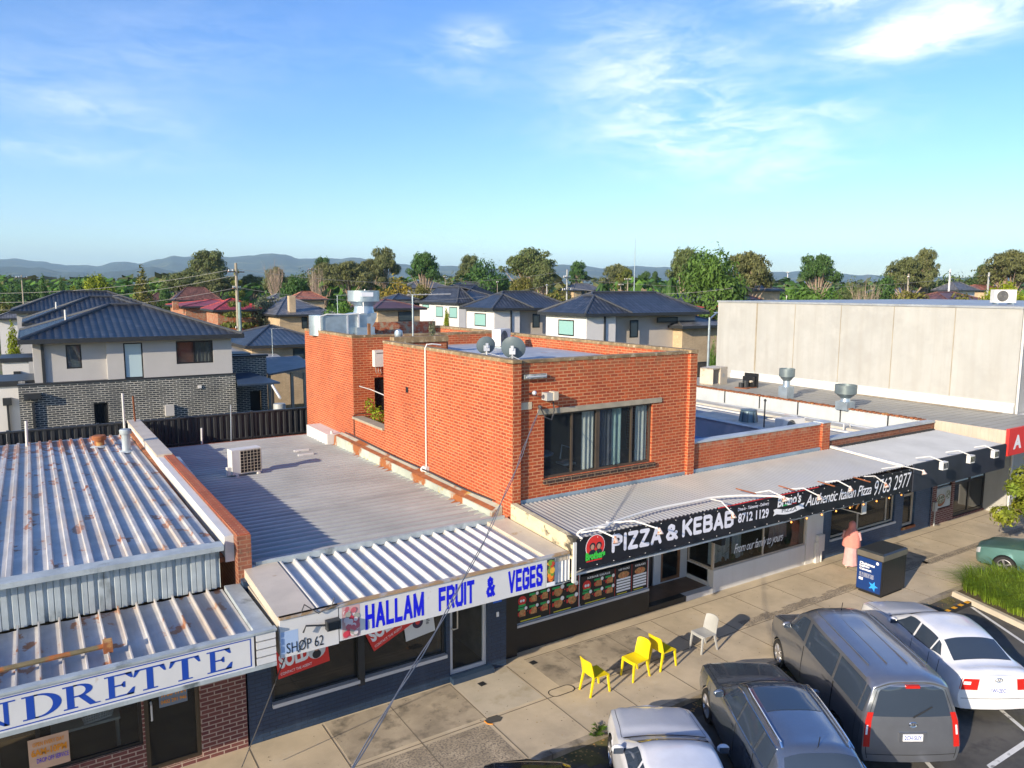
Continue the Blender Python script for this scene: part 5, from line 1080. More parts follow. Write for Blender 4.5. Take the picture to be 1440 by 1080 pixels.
# ================================================================== CARS
def cr1(a,b,c,d,t): return .5*((2*b)+(c-a)*t+(2*a-5*b+4*c-d)*t*t+(3*b-a-3*c+d)*t**3)
def carpaint(name,col,metal=.5,rough=.3):
    m=pbr(name,col,rough,metal,.06,4,coat=.8); return m
class Shell:
    def __init__(s,st):
        s.st=[]
        for q in st:
            y,wl,wm,zb,zm,zbelt,wb,zr,wr,zc=q[:10]; ty=q[10] if len(q)>10 else 0
            s.st.append([Vector((wl,y,zb)),Vector((wm*.985,y,zb+.14)),Vector((wm,y,zm)),Vector((wb,y+ty*.35,zbelt)),Vector((wr,y+ty*.9,zr)),Vector((wr*.55,y+ty,zc-.012)),Vector((0,y+ty,zc))])
        s.n=len(s.st)-1
    def row(s,u):
        u=min(max(u,0),s.n-1e-6); i=int(u); t=u-i; g=lambda k:s.st[min(max(k,0),s.n)]
        out=[]
        for j in range(7):
            p=cr1(g(i-1)[j],g(i)[j],g(i+1)[j],g(i+2)[j],t)
            out.append(p)
        return out
    def P(s,u,v):
        r=s.row(u); v=min(max(v,0),6-1e-6); j=int(v); t=v-j
        if j==3: return r[3].lerp(r[4],t)
        if j<3: a,d=r[max(j-1,0)],r[min(j+2,3)]
        else: a,d=r[max(j-1,4)],(r[j+2] if j+2<=6 else Vector((-r[5].x,r[5].y,r[5].z)))
        return cr1(a,r[j],r[j+1],d,t)
    def patch(s,mb,c,nu=8,nv=4,side=1,off=.006): # c: 4 (u,v) corners
        vs=[];
        for a in range(nu+1):
            for b in range(nv+1):
                f=a/nu;g=b/nv
                u=(c[0][0]*(1-f)+c[1][0]*f)*(1-g)+(c[3][0]*(1-f)+c[2][0]*f)*g
                v=(c[0][1]*(1-f)+c[1][1]*f)*(1-g)+(c[3][1]*(1-f)+c[2][1]*f)*g
                p=s.P(u,v); e=.02
                du=s.P(min(u+e,s.n),v)-s.P(max(u-e,0),v); dv=s.P(u,min(v+e,6))-s.P(u,max(v-e,0)); n=du.cross(dv)
                if n.length<1e-9: n=Vector((0,0,1))
                n.normalize()
                if n.dot(p-Vector((0,p.y,.7)))<0: n=-n
                p=p+n*off; vs.append(Vector((p.x*side,p.y,p.z)))
        fs=[]
        for a in range(nu):
            for b in range(nv): q=(a*(nv+1)+b,(a+1)*(nv+1)+b,(a+1)*(nv+1)+b+1,a*(nv+1)+b+1); fs.append(q if side>0 else q[::-1])
        mb.add(vs,fs)
    def cap(s,u,v,w,b): 
        p=s.P(u,v); return Vector((p.x*w,p.y+b*(1-w*w),p.z))
    def cappatch(s,mb,u,v0,v1,w0,w1,b,off,n=8):
        vs=[]
        for i in range(n+1):
            for j in range(n+1):
                p=s.cap(u,v0+(v1-v0)*i/n,w0+(w1-w0)*j/n,b); p.y+=off; vs.append(p)
        mb.add(vs,[(i*(n+1)+j,i*(n+1)+j+1,(i+1)*(n+1)+j+1,(i+1)*(n+1)+j) for i in range(n) for j in range(n)])
def wheel(t,x,y,r,w,side,spokes=5):
    m=MB(); m.lathe((x-side*w,y,r),[(r*.62,0),(r*.93,0),(r,.03),(r,w-.04),(r*.95,w),(r*.68,w+.0)],28,axis=(side,0,0),cap=False); m.cyl((x-side*w,y,r),(x-side*(w-.03),y,r),r*.9,n=20)
    o=m.build('wheel',tyre,t,local=True,smooth=True,ang=40)
    m=MB(); m.lathe((x-side*.05,y,r),[(r*.69,.045),(r*.62,.05),(r*.60,.01),(r*.60,-.05)],28,axis=(side,0,0),cap=False); m.lathe((x-side*.02,y,r),[(.001,.02),(r*.14,.02),(r*.16,-.02)],14,axis=(side,0,0),cap=False)
    m.lathe((x-side*.09,y,r),[(.001,0),(r*.62,0)],24,axis=(side,0,0),cap=False,mi=1)
    for k in range(spokes):
        q=2*math.pi*k/spokes; c,s_=math.cos(q),math.sin(q); h=r*.09
        def pt(rr,hh,xx): return (x+side*xx,y+rr*c-hh*s_,r+rr*s_+hh*c)
        m.hexa([pt(r*.1,-h,-.03),pt(r*.63,-h*1.2,-.03),pt(r*.63,h*1.2,-.03),pt(r*.1,h,-.03)],[pt(r*.1,-h*.8,.0),pt(r*.63,-h,.0),pt(r*.63,h,.0),pt(r*.1,h*.8,.0)])
    m2=m; ro=m2.build('rim',[rimm,darkgap],t,local=True)
    ro.parent=o; ro.location=ro.location-o.location
cglass=glassm('car_glass',(.035,.05,.075)); tailr=flat('tail_lamp',(.5,.02,.015),.15); headl=flat('head_lamp',(.55,.57,.6),.1,.2); chrome=flat('chrome',(.7,.7,.72),.15,1.); darkpl=flat('black_trim',(.012,.012,.013),.5)
def car(kind,st,paint,label,loc,rz,sc,wh,sides,wind,rearw,plate,tl,cat='car',bulge=-.05,fb=.08,rails=False,extras=None,badge=None,hasant=False,deck=None,mir=3.6,hl=None,trim=darkpl,brake=None,cap_rw=None,sfront=5):
    t=thing(kind,label,cat,loc,rz); t.scale=(sc,)*3
    S=Shell(st); m=MB(); NU=7;NV=3; nu=S.n*NU; nv=6*NV
    wr,ws=wh[2],wh[3]; 
    gridv={}; vs=[];
    for sd in (1,-1):
        for i in range(nu+1):
            for j in range(nv+1):
                p=S.P(i/NU,j/NV).copy(); p.x*=sd; gridv[(sd,i,j)]=len(vs); vs.append(p)
    R=wr*1.13
    ins=[any((Vector((0,p.y-wy,p.z-wr)).length<R) and abs(p.x)>.5 for wy in wh[:2]) for p in vs]
    fs=[]
    for sd in (1,-1):
        for i in range(nu):
            for j in range(nv):
                q=(gridv[(sd,i,j)],gridv[(sd,i+1,j)],gridv[(sd,i+1,j+1)],gridv[(sd,i,j+1)])
                if all(ins[k] for k in q): continue
                fs.append(q if sd>0 else q[::-1])
    for k,p in enumerate(vs):
        if ins[k]:
            for wy in wh[:2]:
                d=Vector((0,p.y-wy,p.z-wr))
                if d.length<R and d.length>1e-4: d2=d.normalized()*R; vs[k]=Vector((p.x,wy+d2.y,max(wr+d2.z,st[3][3]*.9)))
    m.add(vs,fs)
    W_=8
    for u,b in ((0,fb),(S.n,bulge)):
        cv=[];
        for j in range(nv+1):
            for w in range(W_+1): cv.append(S.cap(u,j/NV,1-2*w/W_,b))
        m.add(cv,[((j*(W_+1)+w),(j*(W_+1)+w+1),((j+1)*(W_+1)+w+1),((j+1)*(W_+1)+w)) if u==0 else ((j*(W_+1)+w),((j+1)*(W_+1)+w),((j+1)*(W_+1)+w+1),(j*(W_+1)+w+1)) for j in range(nv) for w in range(W_)])
    bm=bmesh.new(); body=m.build('body',paint,t,local=True,smooth=True,ang=50)
    bm.from_mesh(body.data); bmesh.ops.remove_doubles(bm,verts=bm.verts,dist=.0008); bmesh.ops.recalc_face_normals(bm,faces=bm.faces); bm.to_mesh(body.data); bm.free(); body.data.polygons.foreach_set('use_smooth',[True]*len(body.data.polygons)); body.data.set_sharp_from_angle(angle=rad(50))
    L_=st[0][0]-.15; Rr=st[-1][0]+.12
    m=MB(); m.box(-.66,.66,Rr,L_,st[3][3]-.04,st[3][3]+.12); 
    for wy in wh[:2]: m.box(-.70,.70,wy-wr*1.1,wy+wr*1.1,.3,wr*2.05)
    m.build('underbody',darkgap,t,local=True)
    for wy in wh[:2]:
        for sd in (1,-1): wheel(t,sd*(ws),wy,wr,.2,sd,sfront)
    m=MB()
    for sd in (1,-1): S.patch(m,[(wind[0],4.12),(wind[1],4.12),(wind[1],6),(wind[0],6)],8,6,sd)
    m.build('windscreen',cglass,t,local=True,smooth=True)
    if rearw:
        m=MB()
        for sd in (1,-1): S.patch(m,[(rearw[0],4.15),(rearw[1],4.15),(rearw[1],6),(rearw[0],6)],8,6,sd)
        m.build('rear_window',cglass,t,local=True,smooth=True)
    for poly in sides:
        for sd in (1,-1):
            m=MB(); S.patch(m,poly,8,3,sd,.005); o=m.build('side_window',cglass,t,local=True,smooth=True)
    for sd in (1,-1):
        m=MB(); S.patch(m,[(1.0,3.5),(wind[0]-.15,3.6),(wind[0]-.15,3.66),(1.0,3.56)],10,1,sd,.003); m.build('bonnet_seam',darkgap,t,local=True)
    m=MB()
    for sd in (1,-1): S.patch(m,[(wind[0]-.14,3.7),(wind[0]-.02,3.9),(wind[0]-.02,6),(wind[0]-.14,6)],2,6,sd,.004)
    m.build('cowl_trim',darkpl,t,local=True)
    # door seams
    for u0 in [p[1][0]+.06 for p in sides]:
        for sd in (1,-1):
            m=MB(); S.patch(m,[(u0-.012,1.2),(u0+.012,1.2),(u0+.012,3.0),(u0-.012,3.0)],1,6,sd,.003); m.build('door_seam',darkgap,t,local=True)
            m=MB(); S.patch(m,[(u0-.32,2.55),(u0-.1,2.55),(u0-.1,2.68),(u0-.32,2.68)],3,1,sd,.02); m.build('door_handle',paint,t,local=True)
    for sd in (1,-1):
        m=MB(); S.patch(m,[(.9,.0),(S.n-1,.0),(S.n-1,.35),(.9,.35)],20,1,sd,.004); m.build('sill_trim',trim,t,local=True)
        p=S.P(mir,3.2); m=MB(); m.sph((sd*(p.x+.11),p.y,p.z+.05),.1,10,sc=(1.1,.6,.8)); mo=m.build('mirror',paint,t,local=True,smooth=True)
        m=MB(); m.box(sd*(p.x+.11)-.08,sd*(p.x+.11)+.08,p.y-.066,p.y-.06,p.z,p.z+.1); m.build('mirror_glass',cglass,t,local=True)
    if cap_rw: 
        for w_ in (-.93,.93): m=MB(); S.cappatch(m,S.n,.5,4.8,w_-.006,w_+.006,bulge,-.004,6); m.build('tailgate_seam',darkgap,t,local=True)
        m=MB(); S.cappatch(m,S.n,cap_rw[0],cap_rw[1],-cap_rw[2],cap_rw[2],bulge,-.008); m.build('rear_window',cglass,t,local=True,smooth=True)
        m=MB(); p=S.cap(S.n,cap_rw[0],0,bulge); q=S.cap(S.n,cap_rw[0]+.35,.45,bulge); m.tube([(p.x,p.y-.03,p.z),(q.x,q.y-.03,q.z)],.012); m.build('wiper',darkpl,t,local=True)
    # tail lamps tl=(v0,v1,w0) wrap
    if tl:
        for sd in (1,-1):
            m=MB(); S.cappatch(m,S.n,tl[0],tl[1],sd*tl[2],sd*.985,bulge,-.012,4); 
            S.patch(m,[(S.n-tl[3],tl[0]),(S.n,tl[0]),(S.n,tl[1]),(S.n-tl[3],tl[1])],4,4,sd,.008); o=m.build('tail_lamp',tailr,t,local=True,smooth=True)
            m=MB(); vm=(tl[0]+tl[1])/2; S.cappatch(m,S.n,vm-.12*(tl[1]-tl[0]),vm+.12*(tl[1]-tl[0]),sd*(tl[2]*.5+.49),sd*.96,bulge,-.016,2); m.build('reflector',whl,t,local=True)
    for sd in (1,-1):
        m=MB(); S.cappatch(m,0,2.1,3.0,sd*.55,sd*.98,fb,.012,4); S.patch(m,[(0,2.1),(.9,2.3),(.9,2.95),(0,2.95)],5,3,sd,.006); m.build('headlight',headl,t,local=True,smooth=True)
    m=MB(); S.cappatch(m,0,1.2,2.6,-.5,.5,fb,.012,4); m.build('grille',darkpl,t,local=True)
    m=MB(); S.cappatch(m,0,.1,1.0,-.8,.8,fb,.01,4); m.build('front_bumper',darkpl,t,local=True)
    # plate
    p=S.cap(S.n,plate[0],0,bulge); y=p.y-.025; z=p.z
    m=MB(); m.box(-.26,.26,y+.01,y+.06,z-.1,z+.1); m.build('plate_recess',darkpl if plate[2] else paint,t,local=True)
    m=MB(); m.box(-.186,.186,y,y+.009,z-.067,z+.067); po=m.build('number_plate',whl,t,local=True)
    m=MB(); vs_,fs_=txtmesh(plate[1],.02); x0=min(v.x for v in vs_);x1=max(v.x for v in vs_);y1=max(v.y for v in vs_); m.add([(((v.x-x0)/(x1-x0)-.5)*.32,y-.003,z-.04+v.y/y1*.085) for v in vs_],fs_); lo=m.build('lettering',navyl,t,local=True); lo.parent=po; lo.location-=po.location
    if badge:
        bp_=S.cap(S.n,badge,0,bulge); m=MB(); m.tube([(.075*math.cos(q*math.pi/8),bp_.y-.02,bp_.z+.045*math.sin(q*math.pi/8)) for q in range(17)],.009,5); m.tube([(-.03,bp_.y-.02,bp_.z-.03),(-.01,bp_.y-.02,bp_.z+.03)],.007,4); m.tube([(.03,bp_.y-.02,bp_.z+.03),(.01,bp_.y-.02,bp_.z-.03)],.007,4); m.build('badge',chrome,t,local=True)
    if brake: m=MB(); q=S.cap(S.n,brake,0,bulge); m.box(-.13,.13,q.y-.03,q.y+.03,q.z-.03,q.z+.02); m.build('brake_lamp',tailr,t,local=True)
    if deck:
        m=MB(); S.cappatch(m,S.n,deck-.03,deck+.03,-.93,.93,bulge,-.006,4); m.build('boot_seam',darkgap,t,local=True)
    m=MB(); S.cappatch(m,S.n,.0,.35,-.9,.9,bulge,-.008,4); m.build('rear_bumper_trim',trim,t,local=True)
    if rails:
        for sd in (1,-1):
            m=MB(); pts=[S.P(rails[0]+(rails[1]-rails[0])*k/12,4.25) for k in range(13)]; m.tube([(sd*p.x,p.y,p.z+(.05 if 0<k<12 else 0)) for k,p in enumerate(pts)],.022,6); m.build('roof_rail',chrome,t,local=True)
            m=MB()
            pts=[S.P(u_,3.08) for u_ in [sides[0][0][0]+(sides[-1][1][0]-sides[0][0][0])*k/14 for k in range(15)]]; m.tube([(sd*(p.x+.008),p.y,p.z) for p in pts],.012,4)
            pts=[S.P(u_,3.93) for u_ in [sides[0][3][0]+(sides[-1][2][0]-sides[0][3][0])*k/14 for k in range(15)]]; m.tube([(sd*(p.x+.008),p.y,p.z) for p in pts],.012,4); m.build('window_chrome',chrome,t,local=True)
    if hasant: m=MB(); q=S.P(hasant,6); m.tube([q,q+Vector((0,-.05,.2))],.008,4); m.build('aerial',darkpl,t,local=True)
    if extras: extras(t,S)
    return t,S
# y, w_low,w_mid, z_bot,z_mid, z_belt,w_belt, z_re,w_re, z_c, tilt
SED=[(2.22,.60,.66,.25,.5,.66,.62,.70,.50,.72),(2.02,.76,.82,.22,.5,.76,.76,.80,.62,.82),(1.25,.84,.87,.22,.55,.89,.80,.93,.66,.97),(.78,.85,.88,.22,.58,.96,.82,.995,.70,1.04),(.02,.85,.88,.22,.6,1.0,.83,1.36,.60,1.43),(-.5,.85,.88,.22,.6,1.0,.83,1.41,.60,1.47),(-1.15,.85,.88,.22,.6,1.02,.83,1.35,.58,1.42),(-1.78,.84,.88,.24,.62,1.04,.80,1.09,.66,1.13),(-2.1,.80,.85,.27,.62,1.02,.76,1.08,.62,1.11),(-2.24,.72,.80,.3,.6,.97,.72,1.02,.6,1.05)]
SEDW=[[(3.42,3.2),(4.85,3.1),(4.85,3.9),(4.0,3.9)],[(4.97,3.1),(5.95,3.12),(5.95,3.88),(4.97,3.9)],[(6.02,3.15),(6.5,3.3),(6.2,3.82),(6.02,3.86)]]
VAN=[(2.48,.66,.72,.3,.6,.82,.66,.86,.5,.88),(2.3,.84,.88,.26,.62,.98,.82,1.02,.66,1.04),(1.75,.90,.94,.26,.66,1.12,.87,1.15,.72,1.19),(1.42,.92,.955,.26,.68,1.17,.89,1.22,.76,1.27),(.72,.92,.96,.26,.7,1.2,.90,1.76,.72,1.88),(-.5,.92,.96,.26,.7,1.2,.91,1.80,.73,1.93),(-2.0,.92,.96,.28,.7,1.2,.91,1.79,.72,1.91),(-2.38,.91,.95,.3,.7,1.18,.90,1.74,.70,1.86),(-2.55,.86,.92,.34,.66,1.14,.88,1.68,.70,1.78,.14)]
VANW=[[(3.42,3.2),(4.35,3.1),(4.35,3.9),(4.0,3.86)],[(4.45,3.05),(5.4,3.05),(5.4,3.88),(4.45,3.88)],[(5.45,3.05),(6.35,3.05),(6.35,3.88),(5.45,3.88)],[(6.45,3.05),(7.1,3.1),(7.1,3.86),(6.45,3.88)]]
SUV=[(2.38,.64,.70,.28,.56,.74,.66,.78,.52,.80),(2.18,.82,.87,.24,.56,.86,.80,.90,.66,.93),(1.4,.90,.925,.24,.6,.98,.85,1.02,.70,1.06),(.95,.905,.93,.24,.62,1.04,.87,1.08,.74,1.13),(.2,.905,.93,.24,.64,1.07,.88,1.50,.64,1.58),(-.5,.905,.93,.24,.64,1.08,.88,1.55,.65,1.63),(-1.55,.905,.93,.26,.64,1.10,.88,1.52,.64,1.60),(-1.95,.90,.92,.28,.64,1.10,.87,1.46,.62,1.55),(-2.32,.84,.88,.32,.62,1.06,.84,1.12,.74,1.16)]
SUVW=[[(3.45,3.2),(4.8,3.1),(4.8,3.9),(4.0,3.88)],[(4.9,3.08),(5.7,3.08),(5.7,3.9),(4.9,3.9)],[(5.78,3.08),(6.75,3.12),(6.5,3.86),(5.78,3.9)]]
RZ=rad(-32); cz=-.116
uf=Vector((math.sin(rad(32)),math.cos(rad(32)),0)); ur=Vector((uf.y,-uf.x,0))
def vanx(t,S):
    for k,x in enumerate((-.55,-.2,.2,.55)):
        m=MB(); m.box(x-.006,x+.006,-1.9,.5,1.945-.16*abs(x)**2-.02,1.95-.13*abs(x)**2-.0); m.build('roof_rib',S_van,t,local=True)
    m=MB(); S.cappatch(m,S.n,2.0,2.7,-.48,.48,-.05,-.006,4); m.build('tailgate_recess',S_van,t,local=True)
    m=MB(); q=S.cap(S.n,3.9,-.66,-.05); 
def sunroof(t,S):
    m=MB()
    for sd in (1,-1): S.patch(m,[(4.15,4.6),(5.35,4.6),(5.35,6),(4.15,6)],6,4,sd,.006)
    m.build('sunroof',cglass,t,local=True,smooth=True)
S_van=carpaint('graphite_paint',(.29,.305,.34),.75,.30)
car('van',VAN,S_van,'dark grey passenger van with large rear window parked nose in',Vector((15.75,9.72,cz)),RZ,1.07,(1.62,-1.58,.34,.95),VANW,(3.12,3.93),None,(2.35,'2CH-5UY',False),(1.9,3.25,.86,.06),cat='van',cap_rw=(3.12,4.75,.86),badge=2.8,brake=4.93,extras=vanx,mir=3.5,hasant=4.2,deck=1.0,trim=S_van,sfront=6)
pw_=carpaint('pearl_white_paint',(.70,.71,.73),.0,.28)
car('sedan',SED,pw_,'white sedan with red tail lamps parked right of the dark grey van',Vector((19.15,9.5,cz)),RZ,1.07,(1.33,-1.3,.32,.875),SEDW,(3.1,3.93),(6.12,6.93),(2.35,'1WI-2EC',False),(2.35,3.05,.55,.16),badge=2.95,deck=1.7,trim=pw_)
car('wagon',SUV,carpaint('charcoal_blue_paint',(.20,.24,.30),.75,.24),'dark blue grey wagon with chrome roof rails left of the van',Vector((12.35,9.15,cz)),RZ,1.07,(1.42,-1.4,.36,.925),SUVW,(3.1,3.93),(7.08,7.92),(2.2,'1AB-4KT',True),(2.5,3.1,.6,.15),rails=(4.1,6.6),cat='car',mir=3.6,hasant=6.8,sfront=7,extras=sunroof)
car('sedan',SED,carpaint('silver_white_paint',(.66,.68,.72),.0,.3),'pale silver white car at the bottom edge left of the dark wagon',Vector((9.4,9.05,cz)),RZ,1.1,(1.33,-1.3,.32,.875),SEDW,(3.1,3.93),(6.12,6.93),(2.35,'YDC-210',False),(2.35,3.05,.55,.16))
car('sedan',SED,carpaint('black_paint_gloss',(.015,.016,.02),.2,.2),'black car of which only the nose shows at the bottom edge',Vector((6.2,8.98,cz)),RZ,1.07,(1.33,-1.3,.32,.875),SEDW,(3.1,3.93),(6.12,6.93),(2.35,'QXK-318',False),(2.35,3.05,.55,.16))
car('sedan',SED,carpaint('sea_green_paint',(.10,.22,.20),.4,.35),'faded sea green car behind the strappy grass at the right edge',Vector((28.75,10.35,cz)),rad(8),1.07,(1.33,-1.3,.32,.875),SEDW,(3.1,3.93),(6.12,6.93),(2.35,'NPB-442',False),(2.35,3.05,.55,.16))
# ================================================================== STREET THINGS
def wstop():
    A=Vector((22.3,11.05,cz+.0)); t=thing('wheel_stop','black rubber wheel stop with orange reflective blocks before the white sedan','wheel stop',(23.2,11.05,cz))
    m=MB(); L2=.95; m.prism([(-L2,-.08,0),(-L2,.08,0),(-L2,.055,.1),(-L2,-.055,.1)],(2*L2,0,0)); m.build('block',tyre,t,local=True)
    for k in range(5):
        m=MB(); x=-.8+k*.38; m.box(x,x+.18,-.06,.06,.1005,.104); m.build('reflector',flat('amber',(.8,.38,.02)),t,local=True)
wstop()
def chair(loc,rz,label,mat,group='plastic chairs set out on the footpath'):
    t=thing('chair',label,'chair',loc,rz,group); t.scale=(1.06,)*3
    # local: seat faces +x, back at -x ; front legs +x
    def legm(x0,y0,x1,y1): 
        m=MB(); a,b=.024,.017
        m.hexa([(x1-b,y1-b,0),(x1+b,y1-b,0),(x1+b,y1+b,0),(x1-b,y1+b,0)],[(x0-a,y0-a,.44),(x0+a,y0-a,.44),(x0+a,y0+a,.44),(x0-a,y0+a,.44)]); m.build('leg',mat,t,local=True)
    for s in (1,-1): legm(.19,s*.185,.24,s*.205); legm(-.20,s*.185,-.30,s*.205)
    n=10; vs=[];fs=[]
    top=lambda x,y: .455-.018*math.cos(x*6)*(1-(y/.23)**2)+(.0)
    for i in range(n+1):
        for j in range(n+1):
            x=-.21+.44*i/n; y=-.225+.45*j/n; r=1-.0*abs(y); vs.append((x-(.02*(abs(y)/.225)**4 if i==n else 0),y,top(x,y)-(.03 if i==n else 0)))
    b=len(vs)
    for i in range(n+1):
        for j in range(n+1): v=vs[i*(n+1)+j]; vs.append((v[0],v[1],v[2]-.022))
    I=lambda i,j:i*(n+1)+j
    for i in range(n):
        for j in range(n): fs+=[(I(i,j),I(i+1,j),I(i+1,j+1),I(i,j+1)),(b+I(i,j),b+I(i,j+1),b+I(i+1,j+1),b+I(i+1,j))]
    for k in range(n): fs+=[(I(k,0),b+I(k,0),b+I(k+1,0),I(k+1,0)),(I(k,n),I(k+1,n),b+I(k+1,n),b+I(k,n)),(I(0,k),I(0,k+1),b+I(0,k+1),b+I(0,k)),(I(n,k),b+I(n,k),b+I(n,k+1),I(n,k+1))]
    m=MB(); m.add(vs,fs); m.build('seat',mat,t,local=True,smooth=True)
    vs=[];fs=[]
    for off in (0,-.02):
        for i in range(n+1):
            for j in range(n+1):
                f=i/n; y=(-.5+j/n)*(.45-.03*f-(.05 if i==n else 0)); z=.44+.40*f-(.02*(2*abs(j/n-.5))**4 if i==n else 0); x=-.205-.09*f-.03*f*f+.045*(2*abs(j/n-.5))**2*(.4+.6*f)-.02+off; vs.append((x,y,z))
    for i in range(n):
        for j in range(n): fs+=[(I(i,j),I(i,j+1),I(i+1,j+1),I(i+1,j)),(b+I(i,j),b+I(i+1,j),b+I(i+1,j+1),b+I(i,j+1))]
    for k in range(n): fs+=[(I(k,0),I(k+1,0),b+I(k+1,0),b+I(k,0)),(I(k,n),b+I(k,n),b+I(k+1,n),I(k+1,n)),(I(0,k),b+I(0,k),b+I(0,k+1),I(0,k+1)),(I(n,k),I(n,k+1),b+I(n,k+1),b+I(n,k))]
    m=MB(); m.add(vs,fs); m.build('backrest',mat,t,local=True,smooth=True); return t
c1=chair((10.93,13.18,.008),rad(-2),'leftmost yellow plastic chair, its back to the left',yel)
dup(c1,(12.17,13.18,.008),rad(182),'middle yellow plastic chair, seat facing left towards the camera')
dup(c1,(13.17,13.21,.008),rad(2),'rightmost yellow plastic chair, its back to the left')
chair((14.68,13.26,.008),rad(177),'pale grey plastic chair right of the three yellow chairs',greyp)
# rubbish bin enclosure
A=oz(1206.5,830);B=oz(1235,842);Cc=oz(1268,829)
bc=(A+Cc)/2; ux=(B-A); uy=(Cc-B); hx=ux.length/2; rzb=math.atan2(uy.y,uy.x); hy=uy.length/2
t=thing('bin_enclosure','black perforated bin enclosure with blue christmas poster on its side','rubbish bin',bc,rzb)
hh=1.42; wx=hy; wy=max(hx,.42)
m=MB(); m.box(-wx,wx,-wy,wy,.08,1.2); m.build('cabinet',black,t,local=True)
m=MB(); m.box(-wx*.9,wx*.9,-wy*.9,wy*.9,0,.08); m.build('plinth',darkgap,t,local=True)
m=MB(); m.hexa([(-wx-.02,-wy-.02,1.2),(wx+.02,-wy-.02,1.2),(wx+.02,wy+.02,1.2),(-wx-.02,wy+.02,1.2)],[(-wx-.02,-wy-.02,1.38),(wx+.02,-wy-.02,1.38),(wx+.02,wy+.02,1.38),(-wx-.02,wy+.02,1.38)]); m.build('top_band',pbr('brushed_band',(.22,.20,.17),.4,.5),t,local=True)
m=MB(); m.hexa([(-wx-.02,-wy-.02,1.381),(wx+.02,-wy-.02,1.381),(wx+.02,wy+.02,1.381),(-wx-.02,wy+.02,1.381)],[(-wx*.95,-wy*.95,1.43),(wx*.95,-wy*.95,1.43),(wx*.95,wy*.95,1.43),(-wx*.95,wy*.95,1.43)]); m.build('lid',flat('lid_grey',(.05,.06,.07),.3,.4),t,local=True)
m=MB(); rnd=random.Random(4)
for i in range(12):
    for j in range(16):
        x=-wx*.85+i*wx*1.7/11; z=.16+j*.064; 
        if rnd.random()<.85: m.add([(x+.012*math.cos(q*math.pi/3),-wy-.002,z+.016*math.sin(q*math.pi/3)) for q in range(6)],[tuple(range(6))])
m.build('perforation',pbr('perf_grey',(.10,.10,.10),.6),t,local=True)
m=MB(); m.box(-wx-.012,-wx-.002,-wy*.92,wy*.98,.12,1.17); pst=m.build('poster',flat('poster_navy',(.006,.035,.16),.35),t,local=True)
def ltext(m,s,y0,y1,z0,z1,x,bold=.02): 
    vs_,fs_=txtmesh(s,bold); a0=min(v.x for v in vs_);a1=max(v.x for v in vs_);b0=min(v.y for v in vs_);b1=max(v.y for v in vs_)
    m.add([(x,y0+(v.x-a0)/(a1-a0)*(y1-y0),z0+(v.y-b0)/(b1-b0)*(z1-z0)) for v in vs_],fs_)
m=MB(); yy=wy*.8
ltext(m,'Christmas',yy,-yy*.5,.93,1.02,-wx-.0135,.05);ltext(m,'Lights',yy,0,.84,.92,-wx-.0135,.05);ltext(m,'Contest',yy,-yy*.2,.75,.83,-wx-.0135,.05)
for k in range(5): ltext(m,'visit our website for details',yy,-yy*.45,.66-k*.03,.675-k*.03,-wx-.0135)
m.box(-wx-.0136,-wx-.0126,yy*.6,yy,.42,.5); m.add([(-wx-.0135,-yy*.75+.05*math.cos(q),1.09+.05*math.sin(q)) for q in [k*.6 for k in range(10)]],[tuple(range(10))]); lo=m.build('lettering',whl,t,local=True); lo.parent=pst; lo.location-=pst.location
m=MB(); sc_=(.17,.07)
m.add([(-wx-.0135,-yy*.45-sc_[k%2]*math.sin(k*math.pi/5+.3),.32+sc_[k%2]*math.cos(k*math.pi/5+.3)) for k in range(10)],[tuple(range(10))]); lo=m.build('star',flat('poster_star',(.03,.32,.9),.4),t,local=True); lo.parent=pst; lo.location-=pst.location
